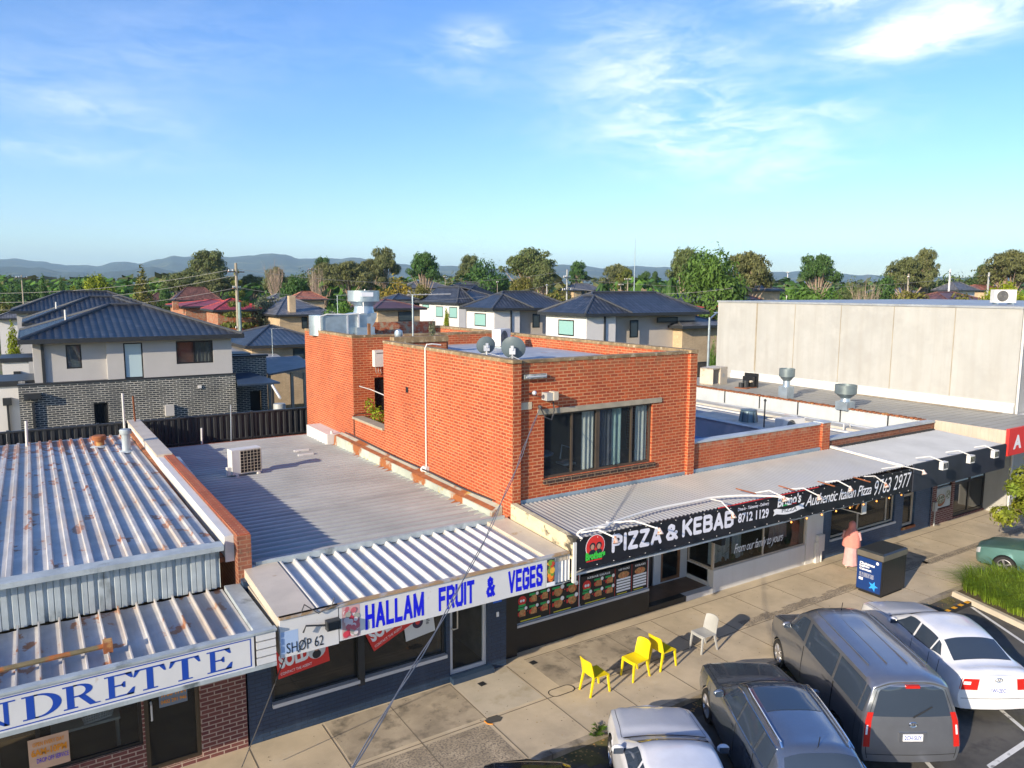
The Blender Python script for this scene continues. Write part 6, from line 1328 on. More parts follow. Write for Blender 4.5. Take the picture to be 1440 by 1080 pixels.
# ---------------------------------------------------------------- person
def person():
    P0=oz(1195,798); t=thing('person','person in a coral head scarf and long pink robe walking behind the bin','person',P0,rad(-62))
    # local: faces +y ; right = +x
    bm=bmesh.new(); sk=bm.verts.layers.skin.verify(); V={}
    def v(k,co,r): q=bm.verts.new(co); q[sk].radius=(r,r); V[k]=q; return q
    v('pel',(0,0,.88),.13); v('chest',(0,.03,1.22),.14); v('neck',(0,.04,1.38),.055); v('head0',(0,.06,1.46),.075); v('head1',(0,.07,1.56),.085)
    for s,n in ((1,'r'),(-1,'l')):
        v('hip'+n,(s*.09,0,.82),.095); v('kn'+n,(s*.09,.04+.08*s,.46),.06); v('an'+n,(s*.09,-.02+.14*s,.10),.04); v('toe'+n,(s*.1,.12+.14*s,.035),.03)
        v('sh'+n,(s*.17,.03,1.30),.06); v('el'+n,(s*.23,.04,1.04),.045); v('wr'+n,(s*.19,.24,.98),.03); v('hand'+n,(s*.17,.31,.98),.032)
        for f in range(4): v('f%d%s'%(f,n),(s*(.15+.018*f),.38,.965+.004*f),.009)
        v('th'+n,(s*.135,.34,1.0),.010)
    E_=[('pel','chest'),('chest','neck'),('neck','head0'),('head0','head1')]
    for n in 'rl': E_+=[('pel','hip'+n),('hip'+n,'kn'+n),('kn'+n,'an'+n),('an'+n,'toe'+n),('chest','sh'+n),('sh'+n,'el'+n),('el'+n,'wr'+n),('wr'+n,'hand'+n),('hand'+n,'th'+n)]+[('hand'+n,'f%d%s'%(f,n)) for f in range(4)]
    for a,b in E_: bm.edges.new((V[a],V[b]))
    me=D.meshes.new('body'); V['pel'][sk].use_root=True; bm.to_mesh(me); bm.free(); tmp=D.objects.new('tmp',me); COL.objects.link(tmp); tmp.modifiers.new('s','SKIN'); sub=tmp.modifiers.new('u','SUBSURF'); sub.levels=1
    dg=bpy.context.evaluated_depsgraph_get(); dg.update(); me2=D.meshes.new_from_object(tmp.evaluated_get(dg)); D.objects.remove(tmp)
    me2.materials.clear(); me2.materials.append(skin); o=D.objects.new('body',me2); COL.objects.link(o); o.parent=t; WM[o]=WM[t]; me2.polygons.foreach_set('use_smooth',[True]*len(me2.polygons))
    pk=pbr('pale_pink_cloth',(.62,.36,.36),.9,0,.1,6); coral=pbr('coral_cloth',(.66,.24,.20),.9,0,.1,6)
    def loft(secs,name,mat,n=24,folds=0,amp=0):
        m=MB(); vs=[]
        for cx,cy,z,rx,ry in secs:
            for i in range(n): q=2*math.pi*i/n; f=1+amp*math.sin(q*folds)*(1 if z<1 else .4); vs.append((cx+rx*f*math.cos(q),cy+ry*f*math.sin(q),z))
        fs=[(k*n+i,k*n+(i+1)%n,(k+1)*n+(i+1)%n,(k+1)*n+i) for k in range(len(secs)-1) for i in range(n)]+[tuple(range((len(secs)-1)*n,len(secs)*n))]
        m.add(vs,fs); return m.build(name,mat,t,local=True,smooth=True,ang=70)
    loft([(0,0,.13,.25,.27),(0,0,.3,.23,.245),(0,0,.6,.205,.205),(0,0,.9,.19,.175),(0,.02,1.15,.19,.16)],'robe',pk,32,9,.04)
    loft([(0,.03,.78,.30,.27),(0,.03,.92,.29,.255),(0,.03,1.1,.27,.22),(0,.03,1.26,.23,.17),(0,.04,1.36,.15,.13),(0,.055,1.42,.115,.12),(0,.045,1.5,.12,.125),(0,.04,1.58,.11,.115),(0,.045,1.64,.07,.075),(0,.05,1.665,.02,.02)],'head_scarf',coral,32,7,.03)
    for s in (1,-1):
        m=MB(); m.tube([(s*.2,.03,1.28),(s*.26,.04,1.05),(s*.215,.18,.985),(s*.195,.25,.98)],[.075,.07,.06,.05],12); m.build('sleeve',pk,t,local=True,smooth=True)
        m=MB(); m.tube([(s*.09,.0+.1*s,.3),(s*.09,-.02+.14*s,.09)],[.085,.075],12); m.build('trouser_leg',whitew,t,local=True,smooth=True)
        m=MB(); m.sph((s*.1,.06+.14*s,.035),.05,10,sc=(.9,2.3,.7)); m.build('shoe',beigec,t,local=True,smooth=True)
    # face: eyes, nose, mouth on an oval
    m=MB(); m.sph((0,.115,1.515),.075,14,sc=(.8,.75,1.1)); m.sph((0,.175,1.505),.012,8,sc=(.8,1,1.4)); m.build('face',skin,t,local=True,smooth=True)
    m=MB()
    for s in (1,-1): m.sph((s*.027,.165,1.53),.008,8)
    m.box(-.02,.02,.163,.169,1.468,1.474); m.build('face_features',flat('dark_brown',(.05,.02,.015)),t,local=True)
person()
# ================================================================== VEGETATION
def crown(seed,blobs,n,size,flatz=1.,up=.3):
    """leaf sprays through a set of ellipsoid clumps; blobs (x,y,z,rx,ry,rz)"""
    rnd=random.Random(seed); m=MB(); wts=[b[3]*b[4]+b[3]*b[5] for b in blobs]; vs=[];fs=[]
    for b in rnd.choices(blobs,wts,k=n):
        while True:
            d=Vector((rnd.gauss(0,1),rnd.gauss(0,1),rnd.gauss(0,1)))
            if d.length>.1: break
        d.normalize(); r=(rnd.uniform(.45,1.)**.5 if rnd.random()<.85 else rnd.uniform(1,1.35))*(1+.12*math.sin(d.x*7+seed)*math.cos(d.y*6+b[0]))
        p=Vector((b[0]+d.x*b[3]*r,b[1]+d.y*b[4]*r,b[2]+d.z*b[5]*r*flatz))
        nn=(d+Vector((rnd.gauss(0,.45),rnd.gauss(0,.45),rnd.gauss(0,.45)+up))).normalized(); t=nn.orthogonal().normalized(); t=(Matrix.Rotation(rnd.uniform(0,6.28),3,nn)@t); w=nn.cross(t); s=size*rnd.uniform(.6,1.35)
        k=len(vs); vs+=[p-t*s,p-w*s*.45+nn*s*.12,p+t*s,p+w*s*.45+nn*s*.12]; fs.append((k,k+1,k+2,k+3))
    m.v=vs;m.f=fs;m.m=[0]*len(fs); return m
def blobs_for(kind,seed):
    rnd=random.Random(seed); B=[]
    if kind in('gum','gumb','greyg'):
        for k in range(46):
            q=rnd.uniform(0,6.28); e=rnd.uniform(-.35,1)*math.pi/2; rr=rnd.uniform(.55,1.)*(1 if k%4 else .6); s=rnd.uniform(.07,.135)
            B.append((.44*rr*math.cos(e)*math.cos(q),.44*rr*math.cos(e)*math.sin(q),.74+.21*rr*math.sin(e),s*1.15,s*1.15,s*.42))
    elif kind=='round':
        for k in range(26):
            q=rnd.uniform(0,6.28); cz_=rnd.uniform(-.8,1); r=.36*math.sqrt(max(0,1-cz_*cz_)); s=rnd.uniform(.11,.17); B.append((r*math.cos(q),r*math.sin(q),.54+.33*cz_,s,s,s*.85))
        B.append((0,0,.52,.36,.36,.36))
    elif kind=='broad':
        for k in range(18):
            q=rnd.uniform(0,6.28); r=rnd.uniform(.05,.38); s=rnd.uniform(.12,.2); B.append((r*math.cos(q),r*math.sin(q),rnd.uniform(.35,.8)-r*.3,s,s,s*.8))
    elif kind=='cone':
        for k in range(12):
            f=k/11; r=.30*(1-f)+.03
            for j in range(3): q=k*1.3+j*2.1; B.append((r*.6*math.cos(q),r*.6*math.sin(q),.12+.82*f,r*.6,r*.6,.06))
    elif kind=='pine':
        for k in range(9):
            f=k/8; r=.38*(1-f)+.05
            for j in range(5): q=k*.7+j*1.257; B.append((r*.7*math.cos(q),r*.7*math.sin(q),.12+.84*f,r*.42,r*.42,.022))
    elif kind=='column':
        for k in range(12): f=k/11; r=.17*math.sin(math.pi*(.25+.72*f))**.6; B.append((0,0,.06+.88*f,r,r,.07))
    elif kind=='palm': pass
    return B
LIB={}
def treeproto(kind,mat,seed,n,size):
    """unit tree: height 1, crown about 1 wide"""
    key=(kind,mat,seed)
    if key in LIB: return LIB[key]
    B=blobs_for(kind,seed); rnd=random.Random(seed+1)
    if kind=='palm':
        m=MB()
        for k in range(26):
            q=k*2.4; el=rnd.uniform(-.2,1.1); P=[]; 
            for i in range(7):
                f=i/6; r=.36*f; P.append(Vector((r*math.cos(q),r*math.sin(q),.8+.22*math.sin(el)*f*1.3-.36*f*f)))
            for i in range(6):
                for s in (1,-1):
                    a,b=P[i],P[i+1]; sd=Vector((-math.sin(q),math.cos(q),-.5))*.05*s*(1-i/8); m.quad(a,b,b+sd,a+sd*1.1)
    elif kind=='bare': m=None
    else: m=crown(seed,B,n,size)
    # trunk and limbs
    tm=MB(); h=.35 if kind!='palm' else .8
    wr=.022 if kind!='palm' else .018
    tm.tube([(0,0,0),(.01,.01,h*.5),(0,.0,h),(0,0,h+.15 if kind!='palm' else h+.02)],[wr*1.3,wr,wr*.85,wr*.5],8)
    if kind in('gum','gumb','greyg','broad','bare'):
        for b in (B if B else [(rnd.uniform(-.4,.4),rnd.uniform(-.4,.4),rnd.uniform(.6,1),.1,.1,.1) for _ in range(40)]):
            e=Vector(b[:3]); s_=Vector((0,0,h*rnd.uniform(.55,1))); mid=s_.lerp(e,.5)+Vector((0,0,.05)); tm.tube([s_,mid,e],[wr*.55,wr*.35,wr*.12],5)
            if kind=='bare':
                for _ in range(5): e2=e+Vector((rnd.uniform(-.12,.12),rnd.uniform(-.12,.12),rnd.uniform(0,.15))); tm.tube([mid.lerp(e,rnd.random()),e2],[wr*.18,wr*.06],4)
    def mk(mb,nm,mt):
        me=D.meshes.new(nm); me.from_pydata(mb.v,[],mb.f); me.materials.append(mt); return me
    LIB[key]=(mk(m,'crown',leaf[mat]) if m else None, mk(tm,'trunk',trunkp if kind in('gum','bare','gumb') else trunkm)); return LIB[key]
PR={'gum':('gum',8,7000,.021),'gumb':('gum',21,8500,.021),'greyg':('broad',5,6500,.024),'round':('round',3,7500,.024),'broad':('broad',11,6000,.026),'cone':('cone',2,4200,.024),'pine':('pine',4,4200,.026),'column':('column',6,4200,.022),'palm':('palm',7,0,0),'bare':('bare',9,0,0)}
tn=[0]
def tree(px,top,wpx,d,kind,mat,label,base=None,seed=None,name=None,group=None,cat='tree'):
    p=at(px,540,d); wpx*={'gum':1.25,'gumb':1.35,'broad':1.2,'round':1.05,'greyg':1.2}.get(kind,1.); top_z=at(px,top,d).z; x,y=at(px,top,d).x,at(px,top,d).y; gz=-.15 if base is None else base; H=top_z-gz; Wd=wpx*d/FPX
    k,s,n,sz=PR[kind]; 
    if seed is not None: s=seed
    cm,tm=treeproto(k,mat,s,n,sz); rz=(tn[0]*1.7)%6.28; tn[0]+=1
    t=thing(name or {'gum':'gum_tree','gumb':'gum_tree','cone':'conifer','pine':'conifer','column':'cypress','palm':'palm_tree','bare':'bare_tree'}.get(kind,'tree'),label,cat,(x,y,gz),rz,group)
    for nm,me in (('crown',cm),('trunk',tm)):
        if me is None: continue
        o=D.objects.new(nm,me); COL.objects.link(o); o.parent=t
    t.scale=(Wd/({'column':.36,'cone':.66,'pine':.8,'palm':.7}.get(kind,1.)),)*2+(H,)
    return t
T=tree
T(12,374,72,150,'broad','dark','big dark green tree at the far left edge')
T(38,386,30,165,'broad','green','mid green tree between the far left tree and the first cypress')
T(10,405,50,110,'broad','olive','low olive bush below the far left tree')
T(59.5,386,17,120,'column','dark','tall column cypress, leftmost of three',group='column cypresses behind the left houses')
T(85.5,389,15,125,'column','dark','column cypress, middle of three',group='column cypresses behind the left houses')
T(111,388,15,128,'column','dark','column cypress, rightmost of three',group='column cypresses behind the left houses')
T(136,384,50,150,'round','yellow','bright yellow green round tree behind the tiled roofs')
T(103,400,14,150,'round','yellow','small yellow green shrub left of the rightmost cypress')
T(199,371,58,135,'cone','olive','broad olive conifer right of the yellow green tree',seed=2)
T(175,402,70,130,'broad','green','low green trees in front of the olive conifer')
T(232,402,26,150,'round','dark','dark round tree right of the olive conifer')
T(290,349,52,190,'gum','gum','tall spreading gum tree above the hill line on the left')
T(262,380,60,180,'gumb','gumb','brownish tree under the tall left gum')
T(302,380,46,178,'gumb','gum','olive brown tree right below the tall left gum')
T(228,388,30,220,'broad','gum','distant dull tree left of the brownish tree')
T(332,377,58,90,'pine','conif','ragged orange green conifer beside the wooden power pole')
T(352,385,30,200,'gumb','gumb','low brown crown right of the wooden power pole')
T(388,373,30,170,'bare','gum','bare grey twiggy tree left of the central gums')
T(388,374,30,175,'gumb','gumb','thin brown crown behind the bare twiggy tree')
T(415,385,48,140,'round','dark','rounded dark green tree before the central gums')
T(374,400,46,95,'greyg','greyg','silvery grey green tree right of the ragged conifer')
T(424,361,50,200,'broad','gum','large olive gum, leftmost of the central group')
T(452,359,26,205,'gum','dark','dark crown peeping over the central gum group')
T(457,368,42,190,'gumb','gumb','pink brown gum in the central group')
T(446,378,26,160,'bare','gum','leafless pale limbs below the pink brown gum')
T(492,366,52,185,'gumb','gumb','brown gum in the middle of the central group')
T(478,391,50,85,'broad','green','bright dark green tree left of the silver exhaust cowl')
T(521,363,40,200,'gumb','gumb','dense brown gum below the tall thin gum')
T(541,345,36,200,'gum','gum','tall thin gum rising over the golden tree')
T(548,364,60,120,'broad','gold','golden yellow tree right of the exhaust cowl')
T(538,392,60,112,'broad','olive','yellow green lower limbs below the golden tree')
T(597,352,42,180,'gum','dark','upright dark gum right of the golden tree')
T(640,366,66,210,'broad','gum','spreading olive gum behind the first white house')
T(659,356,30,215,'gum','gumb','small wispy gum top between the olive gum and the dense one')
T(684,360,64,190,'round','dark','dense dark green tree above the white house roofs',seed=14)
T(655,378,28,150,'broad','green','light green tree below the dense dark tree')
T(648,390,18,140,'broad','gold','small orange tinted bush below the light green tree')
T(592,397,40,115,'round','olive','dome shaped olive bush left of the white gabled roofs')
T(746,346,72,170,'gum','gum','largest gum with open crown behind the middle white house')
T(763,368,36,165,'gumb','gum','leafy lower limbs of gum beside the largest gum')
T(734,384,44,125,'round','olive','round olive tree in front of the largest gum')
T(812,365,24,230,'gum','dark','small dark gum right of the central power pole')
T(800,384,60,140,'broad','olive','olive tree behind the central power pole')
T(869,370,36,210,'gumb','gumb','domed brown tree left of the thin mast')
T(882,376,24,200,'gumb','conif','brown green tree touching the thin mast')
T(851,386,30,150,'palm','dark','palm tree with drooping fronds behind the cream house')
T(860,384,60,230,'broad','gum','dull green trees behind the palm')
T(907,378,18,230,'gum','dark','tiny dark gum silhouette right of the thin mast',seed=31)
T(921,380,14,230,'gum','dark','tiniest gum silhouette before the huge round tree',seed=33)
T(925,384,56,120,'broad','dark','dark green garden tree left of the huge round tree')
T(897,402,30,110,'broad','yellow','lime green shrub below the thin mast')
T(946,372,24,110,'palm','dark','shaggy palm in front of the huge round tree')
T(998,341,112,95,'round','green','huge dense round dark green tree',seed=41)
T(966,345,46,120,'gum','gum','gum crown poking out left of the huge round tree')
T(1054,352,58,130,'gumb','gumb','brown gum right of the huge round tree')
T(1078,382,24,150,'broad','dark','small dark tree at the foot of the brown gum')
T(1084,412,40,90,'broad','conif','small reddish bush above the concrete hall left end')
T(1153,355,50,170,'gum','dark','solitary dark gum above the concrete hall')
T(1140,384,92,85,'broad','green','wide bright green tree above the concrete hall',seed=17)
T(1198,371,40,150,'broad','gum','olive tree left of the deep green one')
T(1237,370,56,130,'broad','dark','deep green tree above the concrete hall middle',seed=19)
T(1222,400,44,85,'bare','gum','bare brown hedge top above the concrete hall')
T(1278,360,50,150,'gumb','gumb','red brown gum with layered crown')
T(1302,346,32,155,'gum','gumb','upper crown of dark gum leaning right over the red brown gum')
T(1312,383,84,85,'broad','olive','wide yellow olive willow above the concrete hall',seed=23)
T(1342,362,70,160,'broad','gum','dark grey green gum group right of the willow',seed=27)
T(1385,369,28,180,'gum','dark','small flat topped gum near the right edge')
T(1425,350,66,150,'gumb','gumb','big red brown gum at the right edge')
T(1416,394,70,80,'round','yellow','yellow green tree behind the rooftop air conditioner')
T(12,372,30,260,'broad','gum','far tree crown behind the big dark tree on the left')
T(16,452,22,58,'column','yellow','bright yellow green clipped conifer left of the tiled roof',seed=6)
T(652,418,24,66,'round','yellow','lime clipped shrub beside the first white house') if 0 else None
T(628,432,11,78,'round','yellow','small lime round shrub by the brown roofed house')
T(590,440,42,72,'broad','dark','dark hedge tree in front of the brown roofed house')
T(460,445,24,75,'broad','green','bright green bush under the cream chimney')
T(350,462,26,70,'round','yellow','lime bush under the wooden power pole')
T(1008,446,16,52,'broad','green','light green branch behind the street lamp') 
# far treeline, scrub and suburb carpet: reads as one mass
def mass(name,seed,n,d0,d1,x0,x1,zlo,zhi,mat,label=None,nl=26):
    rnd=random.Random(seed); m=MB(); vs=[];fs=[]
    for _ in range(n):
        d=d0*(d1/d0)**rnd.random(); px=rnd.uniform(x0,x1); g=at(px,404,d); H=rnd.uniform(zlo,zhi); r=H*rnd.uniform(.5,.9)
        for k in range(nl):
            dd=Vector((rnd.gauss(0,1),rnd.gauss(0,1),rnd.gauss(0,1))).normalized(); p=Vector((g.x+dd.x*r,g.y+dd.y*r,H*.55+dd.z*H*.45)); nn=(dd+Vector((rnd.gauss(0,.3),rnd.gauss(0,.3),.4))).normalized(); t=nn.orthogonal().normalized(); w=nn.cross(t); s=max(.22,r*(.16 if nl>40 else .3))*rnd.uniform(.6,1.3)
            b=len(vs); vs+=[p-t*s,p-w*s*.6,p+t*s,p+w*s*.6]; fs.append((b,b+1,b+2,b+3))
    m.v=vs;m.f=fs;m.m=[0]*len(fs); o=m.build(name,leaf[mat]); o['kind']='stuff'; o['label']=label; o['category']='trees'; return o
mass('far_woodland',1,1500,260,2600,-80,1520,8,15,'gum','far off olive woodland spread across the suburb')
mass('garden_scrub',2,420,105,420,-60,1500,2,5,'dark','dark garden shrubs massed between the far houses',110)
mass('suburban_greenery',3,800,190,900,-60,1500,6,13.,'green','mixed green garden trees between the far roofs',90)
mass('brown_woodland',4,460,230,1500,-60,1500,8,14,'gumb','brownish far woodland scattered through the suburb')
# grass island
isl=[(24.55,11.66),(23.55,8.9),(23.3,7.2),(26.3,7.0),(27.0,9.2),(27.35,11.66)]
m=MB(); m.prism([(x,y,-.118) for x,y in isl],(0,0,.10)); struct(m.build('garden_bed',pbr('mulch',(.10,.075,.045),.95,0,.5,8)))
m=MB()
pts=[Vector((24.35,11.69,0)),Vector((24.2,11.2,0)),Vector((23.9,10.2,0)),Vector((23.5,9.0,0)),Vector((23.2,7.6,0)),Vector((23.15,6.0,0))]
for a_,b_ in zip(pts,pts[1:]): m.hexa([a_+Vector((-.0,0,-.13)),b_+Vector((0,0,-.13)),b_+Vector((.26,0,-.13)),a_+Vector((.26,0,-.13))],[a_+Vector((0.05,0,.02)),b_+Vector((0.05,0,.02)),b_+Vector((.22,0,.02)),a_+Vector((.22,0,.02))])
struct(m.build('island_kerb',pave2))
def grass(cx,cy,r,h,n,seed,label):
    rnd=random.Random(seed); m=MB(); vs=[];fs=[]
    for _ in range(n):
        q=rnd.uniform(0,6.28); rr=r*rnd.random()*.55; b=Vector((cx+rr*math.cos(q),cy+rr*math.sin(q),-.03)); out=Vector((math.cos(q+rnd.gauss(0,.5)),math.sin(q+rnd.gauss(0,.5)),0)); L_=h*rnd.uniform(.7,1.3); sp=rnd.uniform(.25,1.)*r; sd=Vector((-out.y,out.x,0))*.012
        k0=len(vs)
        for i in range(5): f=i/4; p=b+out*sp*f*f+Vector((0,0,L_*math.sin(f*2.0)/.95)); w=sd*(1-f*.85); vs+=[p-w,p+w]
        for i in range(4): fs.append((k0+2*i,k0+2*i+1,k0+2*i+3,k0+2*i+2))
    m.v=vs;m.f=fs;m.m=[0]*len(fs); o=m.build('grass_tussock',leaf['grass']); tag(o,label,'grass tussock','strappy grass tussocks on the traffic island')
gl=['strappy grass tussock nearest the footpath corner of the island','grass tussock just behind the island kerb corner','grass tussock beside the front wheel of the green car','grass tussock in the middle of the traffic island','grass tussock along the island kerb, third from the corner','grass tussock at the right edge beside the green car','grass tussock behind the kerb at the lower right edge','grass tussock in the far part of the island','lowest grass tussock cut by the right edge']
for i,(x,y) in enumerate([(25.25,11.25),(24.95,10.6),(26.1,11.1),(25.7,10.3),(24.75,9.85),(26.5,10.2),(24.5,9.1),(25.4,9.4),(24.3,8.3)]): grass(x,y,.95,.50,620,50+i,gl[i])
# small weeds by the kerb
for i,(px,py) in enumerate(((842,1028),(838,1036))):
    p=oz(px,py); rnd=random.Random(i); m=MB()
    for k in range(60): q=rnd.uniform(0,6.28); o_=Vector((math.cos(q),math.sin(q),0)); L_=rnd.uniform(.08,.22); m.quad(p,p+o_*L_*.6+Vector((0,0,L_*.6)),p+o_*L_+Vector((0,0,L_*.5)),p+o_*L_*.5+Vector((.02,0,L_*.4)))
    tag(m.build('weed',leaf['green']),['green weed tuft in the gutter left of the silver white car','second smaller weed just below the gutter weed'][i],'weed')
# leafy street tree at right: own crown
pt=at(1462,700,26.5); t=thing('street_tree','leafy yellow green street tree reaching in at the right edge','tree',(pt.x,pt.y,0))
rnd=random.Random(77); B=[]
for k in range(22):
    q=rnd.uniform(0,6.28); r=rnd.uniform(.2,1.15); B.append((pt.x+r*math.cos(q),pt.y+r*math.sin(q),rnd.uniform(2.0,4.0)-r*.35,.42,.42,.3))
m=crown(78,B,9000,.085,up=.5); m.build('crown',leafm('street_leaf',(.13,.19,.02),(.28,.27,.03)),t)
m=MB(); m.tube([(pt.x,pt.y,0),(pt.x+.05,pt.y,1.2),(pt.x,pt.y+.05,2.4)],[.09,.07,.05],10)
for b in B: m.tube([(pt.x,pt.y,rnd.uniform(1.2,2.2)),Vector((pt.x,pt.y,2)).lerp(Vector(b[:3]),.6)+Vector((0,0,.1)),b[:3]],[.035,.02,.008],5)
m.build('trunk',trunkm,t)
# potted green in balcony recess
m=crown(9,[(10.75,25.9,4.9,.35,.3,.3),(10.6,26.3,5.2,.2,.2,.3),(11.2,25.2,4.75,.25,.25,.2)],420,.06); tag(m.build('balcony_plant',leaf['yellow']),'small yellow green plant growing in the brick balcony recess','plant')
p=oz(609,481,7.42); t=thing('roof_cactus','small grey green bushy weed growing on the brick parapet','plant',(11.9,23.68,7.95)) ; m=crown(12,[(0,0,.25,.12,.12,.26)],300,.035); m.build('foliage',leaf['greyg'],t,local=True)
# ================================================================== FENCE + LEFT TOWNHOUSES
FYY=34.0; fl=oy(-40,616,FYY); 
fz=1.0; fx0=-6; 
t=thing('metal_fence','dark corrugated metal fence along the rear boundary','fence',(3,34.2,0))
zt0=oy(0,611,34.2).z; zt1=oy(429,572,34.2).z; x0=oy(0,611,34.2).x; x1=oy(429,572,34.2).x
n=6; xa=-7
for k in range(n+1):
    xp=xa+(x1+.6-xa)*k/n; 
    m=MB(); m.box(xp-.05,xp+.05,34.12,34.3,0,4.12); m.build('post',char,t)
    if k<n:
        xq=xa+(x1+.6-xa)*(k+1)/n; m=MB(); m.sheet((xp+.06,34.2,.2),(xq-.06,34.2,.2),(xp+.06,34.2,4.02),11,[(0,0),(.12,.05),(.5,.05),(.62,0)]); m.build('panel',char,t)
        m=MB(); m.box(xp+.05,xq-.05,34.12,34.26,4.02,4.09); m.box(xp+.05,xq-.05,34.10,34.18,2.9,2.97); m.build('rail',char,t)
m=MB()
def hiproof(m,x0,x1,y0,y1,z0,z1,ridge_in,ov=.5,axis='x'):
    x0-=ov;x1+=ov;y0-=ov;y1+=ov
    if axis=='x': a,b=Vector((x0+ridge_in,(y0+y1)/2,z1)),Vector((x1-ridge_in,(y0+y1)/2,z1))
    else: a,b=Vector(((x0+x1)/2,y0+ridge_in,z1)),Vector(((x0+x1)/2,y1-ridge_in,z1))
    c=[Vector((x0,y0,z0)),Vector((x1,y0,z0)),Vector((x1,y1,z0)),Vector((x0,y1,z0))]
    if axis=='x': m.quad(c[0],c[1],b,a); m.quad(c[1],c[2],b); m.quad(c[2],c[3],a,b); m.quad(c[3],c[0],a); hips=[(c[0],a),(c[3],a),(c[1],b),(c[2],b),(a,b)]
    else: m.quad(c[0],c[1],a); m.quad(c[1],c[2],b,a); m.quad(c[2],c[3],b); m.quad(c[3],c[0],a,b); hips=[(c[0],a),(c[1],a),(c[2],b),(c[3],b),(a,b)]
    m.quad(c[3],c[2],c[1],c[0])
    return c,hips
def roof(par,x0,x1,y0,y1,z0,z1,rin,mat,ov=.5,axis='x',cap=.09,gut=char):
    m=MB(); c,h=hiproof(m,x0,x1,y0,y1,z0,z1,rin,ov,axis); ro=m.build('roof',mat,par)
    m=MB()
    for a,b in h: m.tube([a+Vector((0,0,.02)),b+Vector((0,0,.02))],cap,6)
    capm=pbr('ridge_'+mat.name,tuple(x*1.2 for x in mat.node_tree.nodes['Principled BSDF'].inputs['Base Color'].default_value[:3]) if 0 else (.06,.065,.075),.5) if mat in (roof_navy,roof_nav2) else mat
    m.build('ridge_cap',CAPM if mat in (roof_navy,roof_nav2) else mat,ro)
    m=MB()
    x0-=ov;x1+=ov;y0-=ov;y1+=ov
    m.box(x0-.06,x1+.06,y0-.07,y0-.005,z0-.22,z0+.02); m.box(x0-.06,x1+.06,y1+.005,y1+.07,z0-.22,z0+.02); m.box(x0-.07,x0-.005,y0,y1,z0-.22,z0+.02); m.box(x1+.005,x1+.07,y0,y1,z0-.22,z0+.02); m.build('gutter',gut,par)
    return ro
CAPM=pbr('dark_ridge_cap',(.055,.06,.07),.5,0,.2,3)
# unit 1
YH=46; X0=oy(45,483,YH).x; X1=oy(325,475,YH).x; ze=6.78
t=thing('townhouse','two storey grey townhouse with dark tiled roof and black brick base, nearest on the left','house',(5,50,0))
wl=lambda a,b,c,d: (oy(a,500,YH).x,oy(b,500,YH).x,oy((a+b)/2,d,YH).z,oy((a+b)/2,c,YH).z)
W1=wl(93,115,485,519); W2=wl(174,201,482,532); W3=wl(248,300,479,511)
zbk=oy(200,533,YH).z+.02
m=MB(); xm=oy(150,500,YH).x; m.wall('y',YH,.3,xm,X1,zbk,ze,[W2,W3]); m.wall('y',YH+.25,.2,X0,xm,zbk,ze,[W1]); m.wall('x',X1-.3,.3,YH+.3,YH+9.5,zbk,ze); m.wall('x',X0,.3,YH+.45,YH+9.5,zbk,ze); m.box(X0,X1,YH+9.5,YH+9.7,0,ze); m.build('upper_wall',greyw,t)
wg=oy(143,590,YH); W4=(oy(133,590,YH).x,oy(153,590,YH).x,oy(143,602,YH).z,oy(143,566,YH).z)
m=MB(); m.wall('y',YH-.12,.35,X0-.75,X1+.12,0,zbk-.04,[W4]); m.wall('x',X1-.2,.32,YH+.24,YH+9.5,0,zbk-.04); m.wall('x',X0-.75,.3,YH+.24,YH+4,0,zbk-.04); m.build('lower_wall',blk_br,t)
m=MB(); m.box(X0-.78,X1+.15,YH-.16,YH+.3,zbk-.035,zbk+.05); m.build('ledge',char,t)
roof(t,X0,X1,YH,YH+9.6,ze+.12,8.55,4.6,roof_navy,.55)
window(t,*W1,YH+.3,fm=blackm,gm=glassh,w=.07); window(t,*W2,YH+.06,fm=blackm,gm=glassw,w=.07); window(t,*W3,YH+.06,fm=blackm,gm=glassm('curtained_glass',(.05,.05,.05),.6),mull=((W3[0]+W3[1])/2-.02,),w=.08); window(t,*W4,YH+.02,fm=blackm,gm=glassd,w=.09)
drape(t,(W3[0]+W3[1])/2+.05,W3[1]-.05,W3[2]+.05,W3[3]-.05,YH+.22,curtain,9,.05); m=MB(); m.box(W3[0],(W3[0]+W3[1])/2,YH+.22,YH+.24,W3[2],W3[3]); m.build('pink_blind',pbr('rose_blind',(.45,.22,.2),.9),t)
m=MB(); p=oy(60,500,YH); m.box(p.x-.07,p.x+.07,YH+.14,YH+.245,0+zbk,ze); m.build('downpipe',char,t)
p=oy(239,577,YH-.2); m=MB(); m.box(p.x-.25,p.x+.2,YH-.38,YH-.125,p.z-.3,p.z+.3); m.build('meter_box',greyw,t)
p=oy(281,544,YH-.2); m=MB(); m.box(p.x-.1,p.x+.1,YH-.2,YH-.125,p.z-.08,p.z+.08); m.build('wall_vent',whitew,t)
p=oy(45,557,YH-.2); m=MB(); m.box(p.x-.35,p.x+.4,YH-.5,YH-.125,p.z-.15,p.z+.15); m.build('rain_head',char,t)
p=oy(49,600,YH-.2); m=MB(); m.box(p.x-.06,p.x+.06,YH-.3,YH-.125,0,p.z+1.3); m.build('downpipe',char,t)
